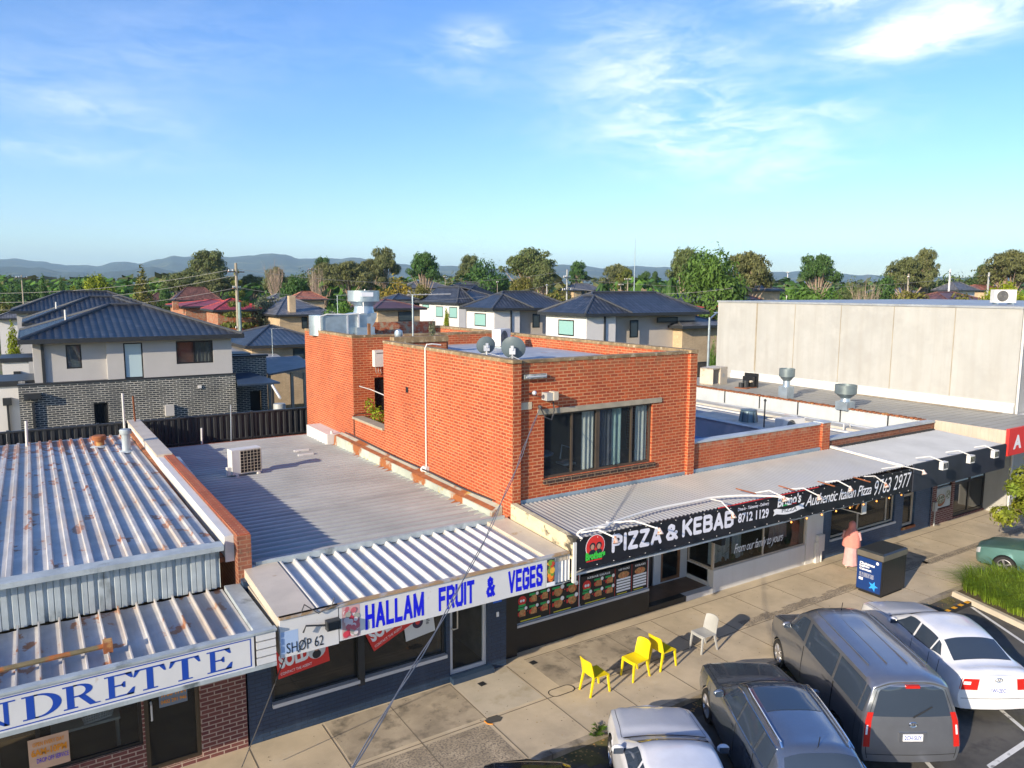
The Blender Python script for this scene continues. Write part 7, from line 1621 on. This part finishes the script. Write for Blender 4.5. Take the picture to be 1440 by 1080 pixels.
# porch blocks at left
for i,(pa,pb,pt_,pbm,Yp,l) in enumerate(((-30,30,538,620,48.5,'white rendered porch block with dark top beside the nearest townhouse'),(2,40,504,540,60,'white rendered porch block with dark top further up the left lane'))):
    a=oy(pa,pt_,Yp);b=oy(pb,pt_,Yp); tt=thing('porch',l,'porch',(a.x,Yp,0)); m=MB(); m.box(a.x,b.x,Yp,Yp+3.5,0,a.z-.3); m.build('wall',whitew,tt); m=MB(); m.box(a.x-.1,b.x+1.2,Yp-.1,Yp+3.6,a.z-.29,a.z); m.build('parapet',char,tt)
    m=MB(); m.box(b.x-.9,b.x-.5,Yp-.25,Yp-.01,a.z-1.3,a.z-.9); m.box(b.x-.75,b.x-.65,Yp-.2,Yp-.01,0,a.z-1.3); m.build('downpipe',char,tt)
for i,(Y,pxl,pye,pxr,l) in enumerate(((66,32,455,260,'second tiled townhouse roof up the left lane, behind the nearest'),(86,14,438,230,'third tiled townhouse roof, farthest of the left row'))):
    a=oy(pxl,pye,Y); b=oy(pxr,pye,Y); tt=thing('townhouse',l,'house',((a.x+b.x)/2,Y+4,0)); m=MB(); m.box(a.x+.5,b.x-.5,Y+.5,Y+9,0,a.z-.05); m.build('wall',blk_br if i==0 else greyw,tt); roof(tt,a.x+.5,b.x-.5,Y+.5,Y+9.5,a.z,a.z+1.9,4.7,roof_navy,.5)
# small vent pipes on roofs
for px,py,Y in ((92,443,50.2),(79,430,70),(59,427,90)):
    p=oy(px,py,Y); m=MB(); m.cyl((p.x,Y,p.z-.8),(p.x,Y,p.z+.3),.06,n=8); tag(m.build('vent_pipe',white),{92:'white vent pipe on the nearest tiled townhouse roof',79:'white vent pipe on the second tiled roof',59:'white vent pipe on the third tiled roof'}[px],'pipe')
# side yard of unit 1: lower brick annexe, awning, tank, pergola, cream house
t=thing('brick_annexe','low black brick annexe with dark sloping awning beside the townhouse','annexe',(12,47,0))
a=oy(333,520,47);b=oy(372,520,47); zA=oy(350,502,48).z
m=MB(); m.wall('y',48,.25,X1+.15,oy(375,520,48).x,0,zA,[(oy(352,560,48).x,oy(368,560,48).x,0,oy(360,550,48).z)]); m.build('wall',blk_br,t)
m=MB(); q0=oy(331,525,47.9);q1=oy(352,523,47.9);q2=oy(394,540,44.5);q3=oy(334,541,44.5); q2.z=q3.z; m.prism([q0,q1,q2,q3],(0,0,-.1)); m.build('awning',flat('navy_awning',(.03,.05,.085),.5),t)
m=MB(); q=oy(384,560,44.6); m.box(q.x-.06,q.x+.06,44.55,44.67,0,q3.z-.1); m.box(X1+.2,oy(375,520,48).x+.1,47.9,48.3,zA,zA+.12); m.build('post',char,t)
m=MB(); m.box(oy(352,560,48).x,oy(368,560,48).x,48.3,48.35,0,4); m.build('dark_doorway',darkgap,t)
m=MB(); p=oy(458,508,47); a_=oy(327,500,50); b_=oy(353,512,50); m.box(a_.x,b_.x,50,52,b_.z,a_.z+.1); m.build('roof_upstand',char,t)
p=oy(393,570,40); m=MB(); m.lathe((p.x,40,0),[(.32,0),(.32,p.z+.05),(.3,p.z+.1)],16); tag(m.build('water_tank',pbr('tank_grey',(.34,.35,.33),.5),smooth=True,ang=40),'grey round water tank behind the fence in the side yard','water tank')
m=MB(); a_=oy(383,542,43);b_=oy(394,560,41); m.tube([a_,b_],.07,6); tag(m.build('white_pole',white),'white leaning pole against the side yard awning','pole')
t=thing('pergola','dark skillion pergola roof over a paved yard','pergola',(16,56,0)); 
q=[oy(352,504,58),oy(378,526,50),oy(440,514,50),oy(420,500,58)]; m=MB(); m.prism(q,(0,0,-.12)); m.build('roof',pbr('pergola_grey',(.12,.12,.13),.5),t)
for px in (378,410,428): r_=oy(px,520,50.5); m=MB(); m.box(r_.x-.09,r_.x+.09,50.4,50.6,0,r_.z-.2); m.build('post',lintel,t)
q=[oy(322,486,68),oy(330,506,58),oy(396,502,60),oy(372,487,68)]; m=MB(); m.prism(q,(0,0,-.1)); tag(m.build('carport_roof',pbr('pale_sheet',(.42,.41,.39),.5,.2)),'pale flat sheet roof between the townhouse and cream house','roof')
m=MB(); m.box(14,26,57,66,-.14,-.1); m.build('x',pave) if 0 else None
# ---------------------------------------------------------------- generic houses
def house(px0,px1,ye,yr,d,roofmat,wallmat,label,dy=None,chim=None,winpx=(),base=None,axis='x',name='house',garage=None,solid=False):
    a=at(px0,ye,d);b=at(px1,ye,d); X0_,X1_=a.x,b.x; Y0=(a.y+b.y)/2; 
    a=oy(px0,ye,Y0);b=oy(px1,ye,Y0); z0=a.z; w=b.x-a.x; dp=dy or max(5,w*.65); zr=oy((px0+px1)/2,yr,Y0+dp/2).z
    t=thing(name,label,'house',((a.x+b.x)/2,Y0,-.15)); m=MB(); m.box(a.x+.6,b.x-.6,Y0+.6,Y0+dp-.6,-.15,z0-.05); m.build('wall',wallmat,t)
    roof(t,a.x+.6,b.x-.6,Y0+.6,Y0+dp-.6,z0,max(zr,z0+.8),min(dp,w)*.48,roofmat,.6,axis,.08,char)
    for (p0,p1,y0,y1) in winpx:
        u0=oy(p0,y0,Y0+.55);u1=oy(p1,y0,Y0+.55);l=oy(p0,y1,Y0+.55); f=MB(); f.box(u0.x,u1.x,Y0+.52,Y0+.6,l.z,u0.z); fo=f.build('window',blackm,t); f=MB(); f.box(u0.x+.1,u1.x-.1,Y0+.50,Y0+.515,l.z+.1,u0.z-.1); f.build('pane',glassh,fo)
    if chim: c0=oy(chim[0],chim[2],Y0+1);c1=oy(chim[1],chim[2],Y0+1); m=MB(); m.box(c0.x,c1.x,Y0+1,Y0+1+(c1.x-c0.x),z0-.5,c0.z); m.build('chimney',cream_br if len(chim)<4 else chim[3],t)
    return t
house(346,470,487,457,62,roof_nav2,cream_br,'cream brick house with dark tiled hip roof right of the pergola',dy=12,winpx=((412,428,490,505),))
house(255,372,431,424,105,roof_red,orange2,'orange brick house with bright red roof behind the conifer',dy=14,chim=(243,251,424,orange2))
house(300,372,436,420,92,roof_red,orange2,'orange brick house with dull red roof right of the wooden pole',dy=8)
house(388,475,443,417,90,roof_grey,cream_br,'grey tiled house with tall cream chimney',dy=16,chim=(406.5,415.5,416),winpx=((424,432,446,462),))
house(380,432,420,412,150,roof_grey,cream_br,'grey roofed house behind the cream chimney')
house(412,462,421,410,135,roof_ter,cream_br,'terracotta gabled house behind the grey tiled roofs')
house(245,312,422,404,140,roof_brn,cream_br,'brown roofed house with tan walls left of the wooden pole',winpx=((268,276,424,430),))
house(205,252,422,412,150,roof_brn,cream_br,'brown hip roofed house right of the tiled townhouses')
house(235,300,412,402,200,roof_grey,whitew,'pale grey roofed house above the brown roofs')
house(78,125,428,415,160,roof_ter,cream_br,'terracotta roofed house behind the cypresses')
house(-10,60,448,436,100,roof_grey,whitew,'pale flat roofed house at the left edge')
house(527,600,434,421,88,pbr('maroon_sheet',(.11,.05,.045),.5,.1),cream_br,'brown metal roofed bungalow right of the exhaust cowl',dy=9,winpx=((560,580,438,452),))
house(552,590,421,413,110,roof_navy,whitew,'dark roofed house behind the bungalow')
house(572,640,405,396,190,roof_grey,whitew,'white gabled house, left of the pair behind the white townhouses',winpx=((612,618,408,414),))
house(640,700,406,397,185,roof_grey,whitew,'white gabled house, right of the pair behind the white townhouses')
house(806,852,408,399,170,roof_grey,cream_br,'cream house with row of windows behind the central power pole',winpx=((818,822,409,415),(826,830,409,415),(834,838,409,415)))
house(905,990,434,419,82,roof_red,orange2,'red roofed house right of the white townhouses',dy=9)
house(952,1012,424,413,110,roof_grey,flat('orange_wall',(.6,.26,.1),.8),'grey roofed house with orange wall left of the concrete hall',dy=8)
house(960,1030,459,436,66,roof_grey,cream_br,'grey tiled hip roof beside the street lamp',dy=10)
house(1043,1104,408,397,130,roof_grey,cream_br,'grey roofed brick house behind the concrete hall',chim=(1080,1086,400,orange2))
house(1030,1072,421,411,95,roof_ter,orange2,'terracotta roof edge just above the concrete hall')
house(1336,1392,424,411,85,roof_brn,orange2,'brown tiled house above the concrete hall right half',winpx=())
house(1348,1378,408,397,140,roof_grey,whitew,'grey roofed house behind the brown tiled one')
house(1255,1300,412,404,170,roof_grey,cream_br,'small grey roof peeping between the olive willow and gum')
house(1388,1432,408,401,150,roof_ter,cream_br,'small terracotta roof near the right edge pole')
rnd=random.Random(8); rr=[roof_grey,roof_brn,roof_ter,roof_grey,roof_tan]
far=[(20,230),(60,260),(150,300),(185,330),(225,280),(330,300),(355,260),(505,240),(560,260),(610,300),(720,260),(780,240),(885,230),(940,260),(1100,260),(1190,230),(1230,300),(1320,260),(1405,230)]
ordn='left of the tall left gum,near the far left trees,under the hill at left,before the blue hills,behind the brown trees,under the distant hill,behind the silvery tree,behind the exhaust cowl,behind the golden tree,behind the first white townhouse,under the largest gum,right of the largest gum,under the thin mast,behind the garden tree,right of the huge round tree,under the solitary gum,behind the deep green tree,behind the willow,behind the right edge poles'.split(',')
for (px,d),o_ in zip(far,ordn):
    ye=404.5+(9.6-3.0)*FPX/d; w=14*FPX/d; house(px-w/2,px+w/2,ye,404.5+(9.6-5.2)*FPX/d,d,rr[rnd.randrange(5)],[cream_br,whitew,orange2][rnd.randrange(3)],'small far house '+o_)
# ---------------------------------------------------------------- white townhouses
def white_town(d,pc,pl,pr,ye,yr,label,wins,xw,jogs=()):
    c=at(pc,ye,d); Y0=c.y; X0_=c.x; xr=oy(pr,ye,Y0).x; far_=ox(pl,ye,X0_); Yb=far_.y; zE=c.z; t=thing('white_townhouse',label,'house',((X0_+xr)/2,Y0,-.1))
    zB=zE-3.2
    m=MB(); m.box(X0_,X0_+.3,Y0,Yb,zB,zE); m.build('side_wall',whitew,t)
    m=MB(); 
    xs=[X0_]+[oy(j,ye,Y0).x for j in jogs]+[xr]; mats=[whitew,stonew,whitew,greyw]
    for i in range(len(xs)-1):
        m=MB(); m.box(xs[i]+(.0 if i else .301),xs[i+1],Y0+(.0 if i%2==0 else .6),Yb-.01,zB,zE); m.build('front_wall',mats[i],t)
    m=MB(); m.box(X0_-.25,xr+.15,Y0-.25,Yb+.3,-.1,zB-.03); m.build('lower_wall',chk_br,t)
    m=MB(); m.box(X0_-.4,X0_+1.6,Y0-.8,Y0-.2,zB-.25,zB); m.build('porch_ledge',stonew,t)
    dp=Yb-Y0; 
    zr=oy(pc+25,yr,Y0+dp/2).z
    roof(t,X0_,xr,Y0,Yb,zE+.1,zr,dp*.5+.5,roof_nav2,.5)
    # second small hip stepping over the front
    xm=(xs[1] if len(xs)>2 else X0_+2)
    m=MB(); cc,hh_=hiproof(m,X0_-.05,xm+.9,Y0-.02,Y0+dp*.8,zE+.12,zr-.25,2.0,.48,'y'); ro=m.build('roof',roof_nav2,t); m=MB()
    for a,b in hh_[:2]+hh_[4:]: m.tube([a,b],.10,6)
    m.build('ridge_cap',CAPM,ro)
    for (p0,p1,y0,y1,side) in wins:
        if side: a=ox(p0,y0,X0_);b=ox(p1,y0,X0_);l=ox(p0,y1,X0_); f=window(t,min(a.y,b.y),max(a.y,b.y),l.z,a.z,X0_-.03,fm=blackm,gm=glassaqua,mull=(),bars=(l.z+(a.z-l.z)*.72,),w=.1,ax='x',gy=.0-.0)
        else: a=oy(p0,y0,Y0);b=oy(p1,y0,Y0);l=oy(p0,y1,Y0); f=window(t,a.x,b.x,l.z,a.z,Y0-.03,fm=blackm,gm=glassh,w=.1,gy=.0)
    for dpx in xw: a=oy(dpx,ye+5,Y0-.1); m=MB(); m.box(a.x-.06,a.x+.06,Y0-.14,Y0-.02,zB,zE-.1); m.build('downpipe',char,t)
    return t
white_town(60,825,768,985,443,411,'white and grey two storey townhouse, nearest of the central three',[(785.5,807.5,449,471,True),(886,897.5,450,475,False),(924,953,446,454,False)],(851,),(866,))
white_town(74,695,656,800,435,410,'white and grey two storey townhouse, middle of the central three',[(667.5,683.5,440,458,True),(749,759,441,461,False)],(719,),(731,))
white_town(98,645,590,720,427,401,'white and grey two storey townhouse, farthest of the central three',[(594,603.5,427.5,433,True),(613,623,430.5,445.5,True),(632,643,431.5,447,True)],(),(655,))
t=ac(oy(943,489,55),0,'cream air conditioner on the lower roof of the nearest white townhouse',1.6,1.2,.5)
# ground colours in the yards
m=MB(); a_=at(640,500,60); m.box(12,30,55,57,0,1) if 0 else None
# dark shade roofs between the brick building and concrete hall
t=thing('shade_carport','dark shade carport with blue edge between the brick building and concrete hall','carport',(44,45,0))
q=[oy(962,475,62),oy(960,487,52),oy(1012,487,52),oy(1012,463,62)]; m=MB(); m.prism(q,(0,0,-.15)); m.build('roof',flat('navy_shade',(.04,.045,.07),.6),t)
a_=oy(960,489,51.8);b_=oy(1010,490,51.8); m=MB(); m.box(a_.x,b_.x,51.7,52,a_.z-.35,a_.z+.1); m.build('edge_beam',flat('steel_blue',(.14,.26,.42),.5),t)
for px in (968,1003): r_=oy(px,500,52.3); m=MB(); m.box(r_.x-.1,r_.x+.1,52.2,52.4,0,r_.z); m.build('post',wood,t)
m=MB(); r0_=oy(960,500,58);r1_=oy(1012,500,58); m.box(r0_.x,r1_.x,58,58.2,0,r0_.z); m.build('back_wall',pbr('maroon_wall',(.12,.02,.02),.7),t)
t=thing('picket_fence','dark slatted fence behind the evaporative cooler','fence',(33,36,0)); a_=oy(974,520,42);b_=oy(1010,520,42); m=MB(); m.box(a_.x,b_.x,42,42.05,a_.z+.45,a_.z+.55); m.box(a_.x,b_.x,42,42.05,0,a_.z-.6); m.build('rail',char,t)
m=MB()
for k in range(26): x=a_.x+(b_.x-a_.x)*k/26; m.box(x,x+.05,41.95,42,a_.z-.7,a_.z+.6)
m.build('slats',char,t)
# street lamp by the hall
b_=at(995,527,48); tp=at(994,446,48); t=thing('street_lamp','slender galvanised street lamp left of the concrete hall','street lamp',(b_.x,b_.y,0)); m=MB(); m.tube([(b_.x,b_.y,0),(b_.x,b_.y,tp.z)],[.11,.07],8); m.build('pole',galv,t); m=MB(); e=at(1008,440,48.5); m.tube([(b_.x,b_.y,tp.z-.1),e],.05); m.sph(e,.14,8,sc=(2,1,.5)); m.build('arm',galv,t)
# ---------------------------------------------------------------- poles and wires
def ppole(px,yb,yt,d,label,arms=((.6,1.1),),r=.14,mat=None,lean=0,cat='power pole'):
    tp=at(px,yt,d); t=thing('power_pole',label,cat,(tp.x,tp.y,-.15),rad(25)); h=tp.z+.15; m=MB(); m.tube([(0,0,0),(lean,0,h)],[r,r*.6],8); m.build('pole',mat or lintel,t,local=True)
    for dz,w in arms:
        m=MB(); m.box(-w,w,-.06,.06,h-dz-.06,h-dz+.06); m.build('crossarm',wood if mat is None else lintel,t,local=True)
        m=MB()
        for x in (-w*.9,-w*.45,w*.45,w*.9): m.cyl((x,0,h-dz+.06),(x,0,h-dz+.24),.045,n=6)
        m.build('insulator',whl,t,local=True)
    return t
ppole(331.5,480,370,78,'tall weathered wooden power pole beside the ragged conifer',((.9,1.0),(2.6,.5),(6.8,.35)),.22)
m=MB(); p=at(336.5,425,78.2); m.tube([(p.x,p.y,-.1),(p.x,p.y,p.z)],.16,8); tag(m.build('pole_stub',pbr('treated_pole',(.22,.30,.28),.8)),'green grey service pole leaning against the wooden power pole','pole')
ppole(30,420,387,110,'grey power pole in front of the far left trees',((.4,.8),))
ppole(797.5,420,379,95,'pale power pole between the middle and nearest white townhouses',((1.0,.9),(2.6,1.2)),.14,greyp)
ppole(883,412,391,130,'low power pole left of the thin mast',((.3,1.5),))
ppole(873,412,399,150,'second low pole beside the palm tree',((.3,1.3),))
ppole(439,396,376,170,'brown wooden pole among the central gums',((.5,1.2),))
ppole(626,410,388,160,'thin pole behind the farthest white townhouse',((.3,.5),),.1)
ppole(699.5,410,396,160,'thin grey pole above the farthest white roof',((.2,.4),),.1)
ppole(769,410,400,150,'short white post above the middle white roof',((.2,.3),),.1,whitew)
ppole(1278,400,385,120,'pinkish power pole above the concrete hall',((.6,1.6),),.2)
ppole(1336.5,398,379,120,'white power pole with crossarm right of the willow',((.5,1.8),),.2,whitew)
ppole(1391,408,383,110,'power pole with crossarm near the right edge',((.6,1.3),),.2,greyp)
ppole(1108,400,382,220,'distant floodlight pole above the concrete hall left half',((.3,1.8),),.18,whitew)
m=MB(); tp=at(893.5,335,140); m.tube([(tp.x,tp.y,0),(tp.x,tp.y,12),(tp.x,tp.y,tp.z)],[.12,.09,.04],8); tag(m.build('radio_mast',galv),'very thin tall radio mast right of the domed brown tree','mast')
def wires(P,Q,n,sag,gap,label):
    m=MB()
    for k in range(n):
        o=Vector((0,0,gap*k)); m.tube([P.lerp(Q,i/12)+o-Vector((0,0,sag*4*(i/12)*(1-i/12))) for i in range(13)],.022,4)
    tag(m.build('power_line',flat('wire_grey',(.20,.20,.2),.6)),label,'power line')
wires(at(-60,412,78),at(331,378,78),1,.8,.3,'upper power wire running left from the wooden power pole')
wires(at(-60,425,78),at(331,387,78),1,.9,.3,'middle power wire running left from the wooden power pole')
wires(at(-60,434,76),at(331,405,78),1,.9,.3,'lower power wire running left from the wooden power pole')
wires(at(331,378,78),at(797,381,95),1,1.5,.3,'upper power wire from the wooden pole to the pale central pole')
wires(at(331,404,78),at(797,395,95),1,2.0,.3,'lower power wire from the wooden pole to the pale central pole')
wires(at(797,392,95),at(1392,386,110),1,1.6,.3,'long power wire from the central pole to the right edge pole')
wires(at(797,404,95),at(1030,405,90),1,.8,.3,'short service wire right of the central pole')
wires(at(331,384,78),at(470,350,70),1,.3,.3,'thin wire rising from the wooden pole over the hill') if 0 else None
p=at(476,448,60); antenna(Vector((at(475,446,62).x,at(475,446,62).y,4)),at(475,415,62).z-4,'television antenna left of the silver exhaust cowl',rods=5,w=1.0,rz=rad(-20))
p=at(383,485,60); antenna(Vector((p.x,p.y,3.5)),at(383,462,60).z-3.5,'television antenna on the cream brick house',rods=4,w=.9,rz=rad(-20))
# ================================================================== HILLS
def ridge(name,pts,d,depth,mat,seed):
    rnd=random.Random(seed); m=MB(); n=260; px0,px1=pts[0][0],pts[-1][0]; rows=10; vs=[]
    def hy(px):
        for (a,b),(c,e) in zip(pts,pts[1:]):
            if a<=px<=c: t=(px-a)/(c-a); t=t*t*(3-2*t); return b+(e-b)*t
        return pts[-1][1]
    def fn(x): return sum(math.sin(x*f+p_)*a for f,p_,a in ((.05,1,.9),(.13,2,.5),(.31,.5,.3),(.8,3,.25),(1.9,1,.15)))
    for j in range(rows+1):
        f=j/rows; dd=d-depth*(1-f)
        for i in range(n+1):
            px=px0+(px1-px0)*i/n; top=at(px,hy(px)+fn(px+seed*50)*.8,d); hz=(top.z+20)*math.sin(f*math.pi/2)**1.3*(1+.08*math.sin(px*.2+j*1.7)*(1-f)); q=at(px,404,dd); vs.append((q.x,q.y,hz-20))
    m.add(vs,[(j*(n+1)+i,j*(n+1)+i+1,(j+1)*(n+1)+i+1,(j+1)*(n+1)+i) for j in range(rows) for i in range(n)])
    return struct(m.build(name,mat,smooth=True))
hm=pbr('forest_hill',(.03,.055,.04),.95,0,.5,.004,spot=((.12,.13,.06),.006,.55,.65))
ridge('hills',[(-120,364),(0,366),(30,366),(60,369),(100,373),(142,375),(160,371),(178,369),(200,371),(225,365),(245,361),(262,363),(300,363),(345,361),(384,358),(400,360),(420,365),(450,364),(495,364),(560,372),(700,378),(790,374),(815,373),(850,378),(890,376),(940,377),(1020,383),(1120,382),(1180,386),(1330,390),(1560,390)],6200,2600,hm,1)
ridge('foothills',[(-120,376),(0,375),(50,376),(90,383),(130,384),(170,381),(215,377),(260,384),(400,388),(520,392),(800,393),(900,395),(1120,395),(1250,396),(1560,396)],3900,1500,hm,2)
# ================================================================== WORLD / SUN
W=D.worlds.new('World'); SC.world=W; W.use_nodes=True; nt=W.node_tree; bg=nt.nodes['Background']
sky=nt.nodes.new('ShaderNodeTexSky'); sky.sky_type='NISHITA'; sky.sun_disc=False; sky.sun_elevation=rad(20); sky.sun_rotation=math.atan2(-.945,-.325); sky.air_density=1.0; sky.dust_density=.6; sky.ozone_density=3.2; sky.altitude=50
hs=nt.nodes.new('ShaderNodeHueSaturation'); hs.inputs['Saturation'].default_value=1.24; hs.inputs['Hue'].default_value=.513; hs.inputs['Value'].default_value=.86; nt.links.new(sky.outputs[0],hs.inputs['Color'])
tc=nt.nodes.new('ShaderNodeTexCoord'); dirn=tc.outputs['Generated']
def vdot(v):
    n=nt.nodes.new('ShaderNodeVectorMath'); n.operation='DOT_PRODUCT'; nt.links.new(dirn,n.inputs[0]); n.inputs[1].default_value=v; return n.outputs['Value']
def mth(op,a,b=None):
    n=nt.nodes.new('ShaderNodeMath'); n.operation=op
    for i,x in enumerate((a,b)):
        if x is None: continue
        if isinstance(x,(int,float)): n.inputs[i].default_value=x
        else: nt.links.new(x,n.inputs[i])
    return n.outputs[0]
tot=None
# cloud banks: bearing (deg from street normal), height (deg), half widths (deg), tilt, amount
for az,el,wa,we,tilt,amt in ((43.5,14.5,7.0,4.0,-12,.5),(46.5,10.2,8.5,2.0,-4,.42),(60,21.5,6.5,2.2,12,.85),(65,21,4.5,3,20,.75),(60.5,16.0,4.8,1.3,5,1.0),(54.5,19.3,3,1.6,0,.5),(53,12.0,7,1.5,-3,.3),(30,17.5,2.2,1.0,0,.45),(4,11.3,8,1.3,-8,.2),(2,8.5,8,.9,0,.2),(28,15.2,4,1.2,-10,.2),(51.5,7.7,4,.7,8,.3),(9,15,12,3,10,.12)):
    a_,e_=rad(az),rad(el); c=Vector((math.sin(a_)*math.cos(e_),math.cos(a_)*math.cos(e_),math.sin(e_))); rr_=Vector((math.cos(a_),-math.sin(a_),0)); uu_=rr_.cross(c); tl=rad(tilt)
    ra=rr_*math.cos(tl)+uu_*math.sin(tl); ua=-rr_*math.sin(tl)+uu_*math.cos(tl)
    x=mth('MULTIPLY',mth('SUBTRACT',vdot(ra),0),1/math.sin(rad(wa))); y=mth('MULTIPLY',vdot(ua),1/math.sin(rad(we)))
    g_=mth('MULTIPLY',mth('EXPONENT',mth('MULTIPLY',mth('ADD',mth('MULTIPLY',x,x),mth('MULTIPLY',y,y)),-1.)),amt); g_=mth('MULTIPLY',g_,mth('GREATER_THAN',vdot(c),.5))
    tot=g_ if tot is None else mth('ADD',tot,g_)
def nz(sc,st,det=8,dist=.0,rot=(0,0,0)):
    mp=nt.nodes.new('ShaderNodeMapping'); mp.inputs['Scale'].default_value=st; mp.inputs['Rotation'].default_value=rot; nt.links.new(dirn,mp.inputs[0]); n=nt.nodes.new('ShaderNodeTexNoise'); n.inputs['Scale'].default_value=sc; n.inputs['Detail'].default_value=det; n.inputs['Roughness'].default_value=.62; n.inputs['Distortion'].default_value=dist; nt.links.new(mp.outputs[0],n.inputs['Vector']); return n.outputs[0]
def mr(x,a,b):
    n=nt.nodes.new('ShaderNodeMapRange'); n.interpolation_type='SMOOTHSTEP'; n.inputs[1].default_value=a; n.inputs[2].default_value=b; nt.links.new(x,n.inputs[0]); return n.outputs[0]
wisp=mth('ADD',mth('MULTIPLY',mr(nz(5,(1,1,3.2),10,.6),.36,.74),.65),mth('MULTIPLY',mr(nz(16,(1,1,3.5),8,.9,(0.25,0,0)),.35,.72),.45))
cov=mth('MINIMUM',mth('MULTIPLY',mth('MULTIPLY',tot,wisp),1.5),.95)
mx=nt.nodes.new('ShaderNodeMix'); mx.data_type='RGBA'; nt.links.new(cov,mx.inputs[0]); nt.links.new(hs.outputs[0],mx.inputs[6]); mx.inputs[7].default_value=(5.6,5.7,5.9,1)
nt.links.new(mx.outputs[2],bg.inputs[0]); bg.inputs[1].default_value=.15
sl=D.lights.new('sun','SUN'); sl.energy=4.2; sl.angle=rad(.5); sl.color=(1,.86,.66); so=D.objects.new('sun',sl); COL.objects.link(so)
dv=Vector((.945*math.cos(rad(20)),.325*math.cos(rad(20)),-math.sin(rad(20)))); so.rotation_euler=dv.to_track_quat('-Z','Y').to_euler()
SC.view_settings.view_transform='Standard'; SC.view_settings.look='None'; SC.view_settings.exposure=.95; SC.view_settings.gamma=1
# haze: a closed volume of even density round everything
hz=MB(); hz.box(-3500,10500,-2000,15500,-1.7,520); ho=hz.build('haze',None); ho.data.materials.clear()
hm_=D.materials.new('haze'); hm_.use_nodes=True; n_=hm_.node_tree; n_.nodes.remove(n_.nodes['Principled BSDF']); pv=n_.nodes.new('ShaderNodeVolumePrincipled'); pv.inputs['Density'].default_value=.0001; pv.inputs['Color'].default_value=(.52,.78,1.,1); pv.inputs['Anisotropy'].default_value=.0
n_.links.new(pv.outputs[0],n_.nodes['Material Output'].inputs['Volume']); ho.data.materials.append(hm_); struct(ho,'stuff'); ho['label']='thin pale blue air haze over the whole suburb'
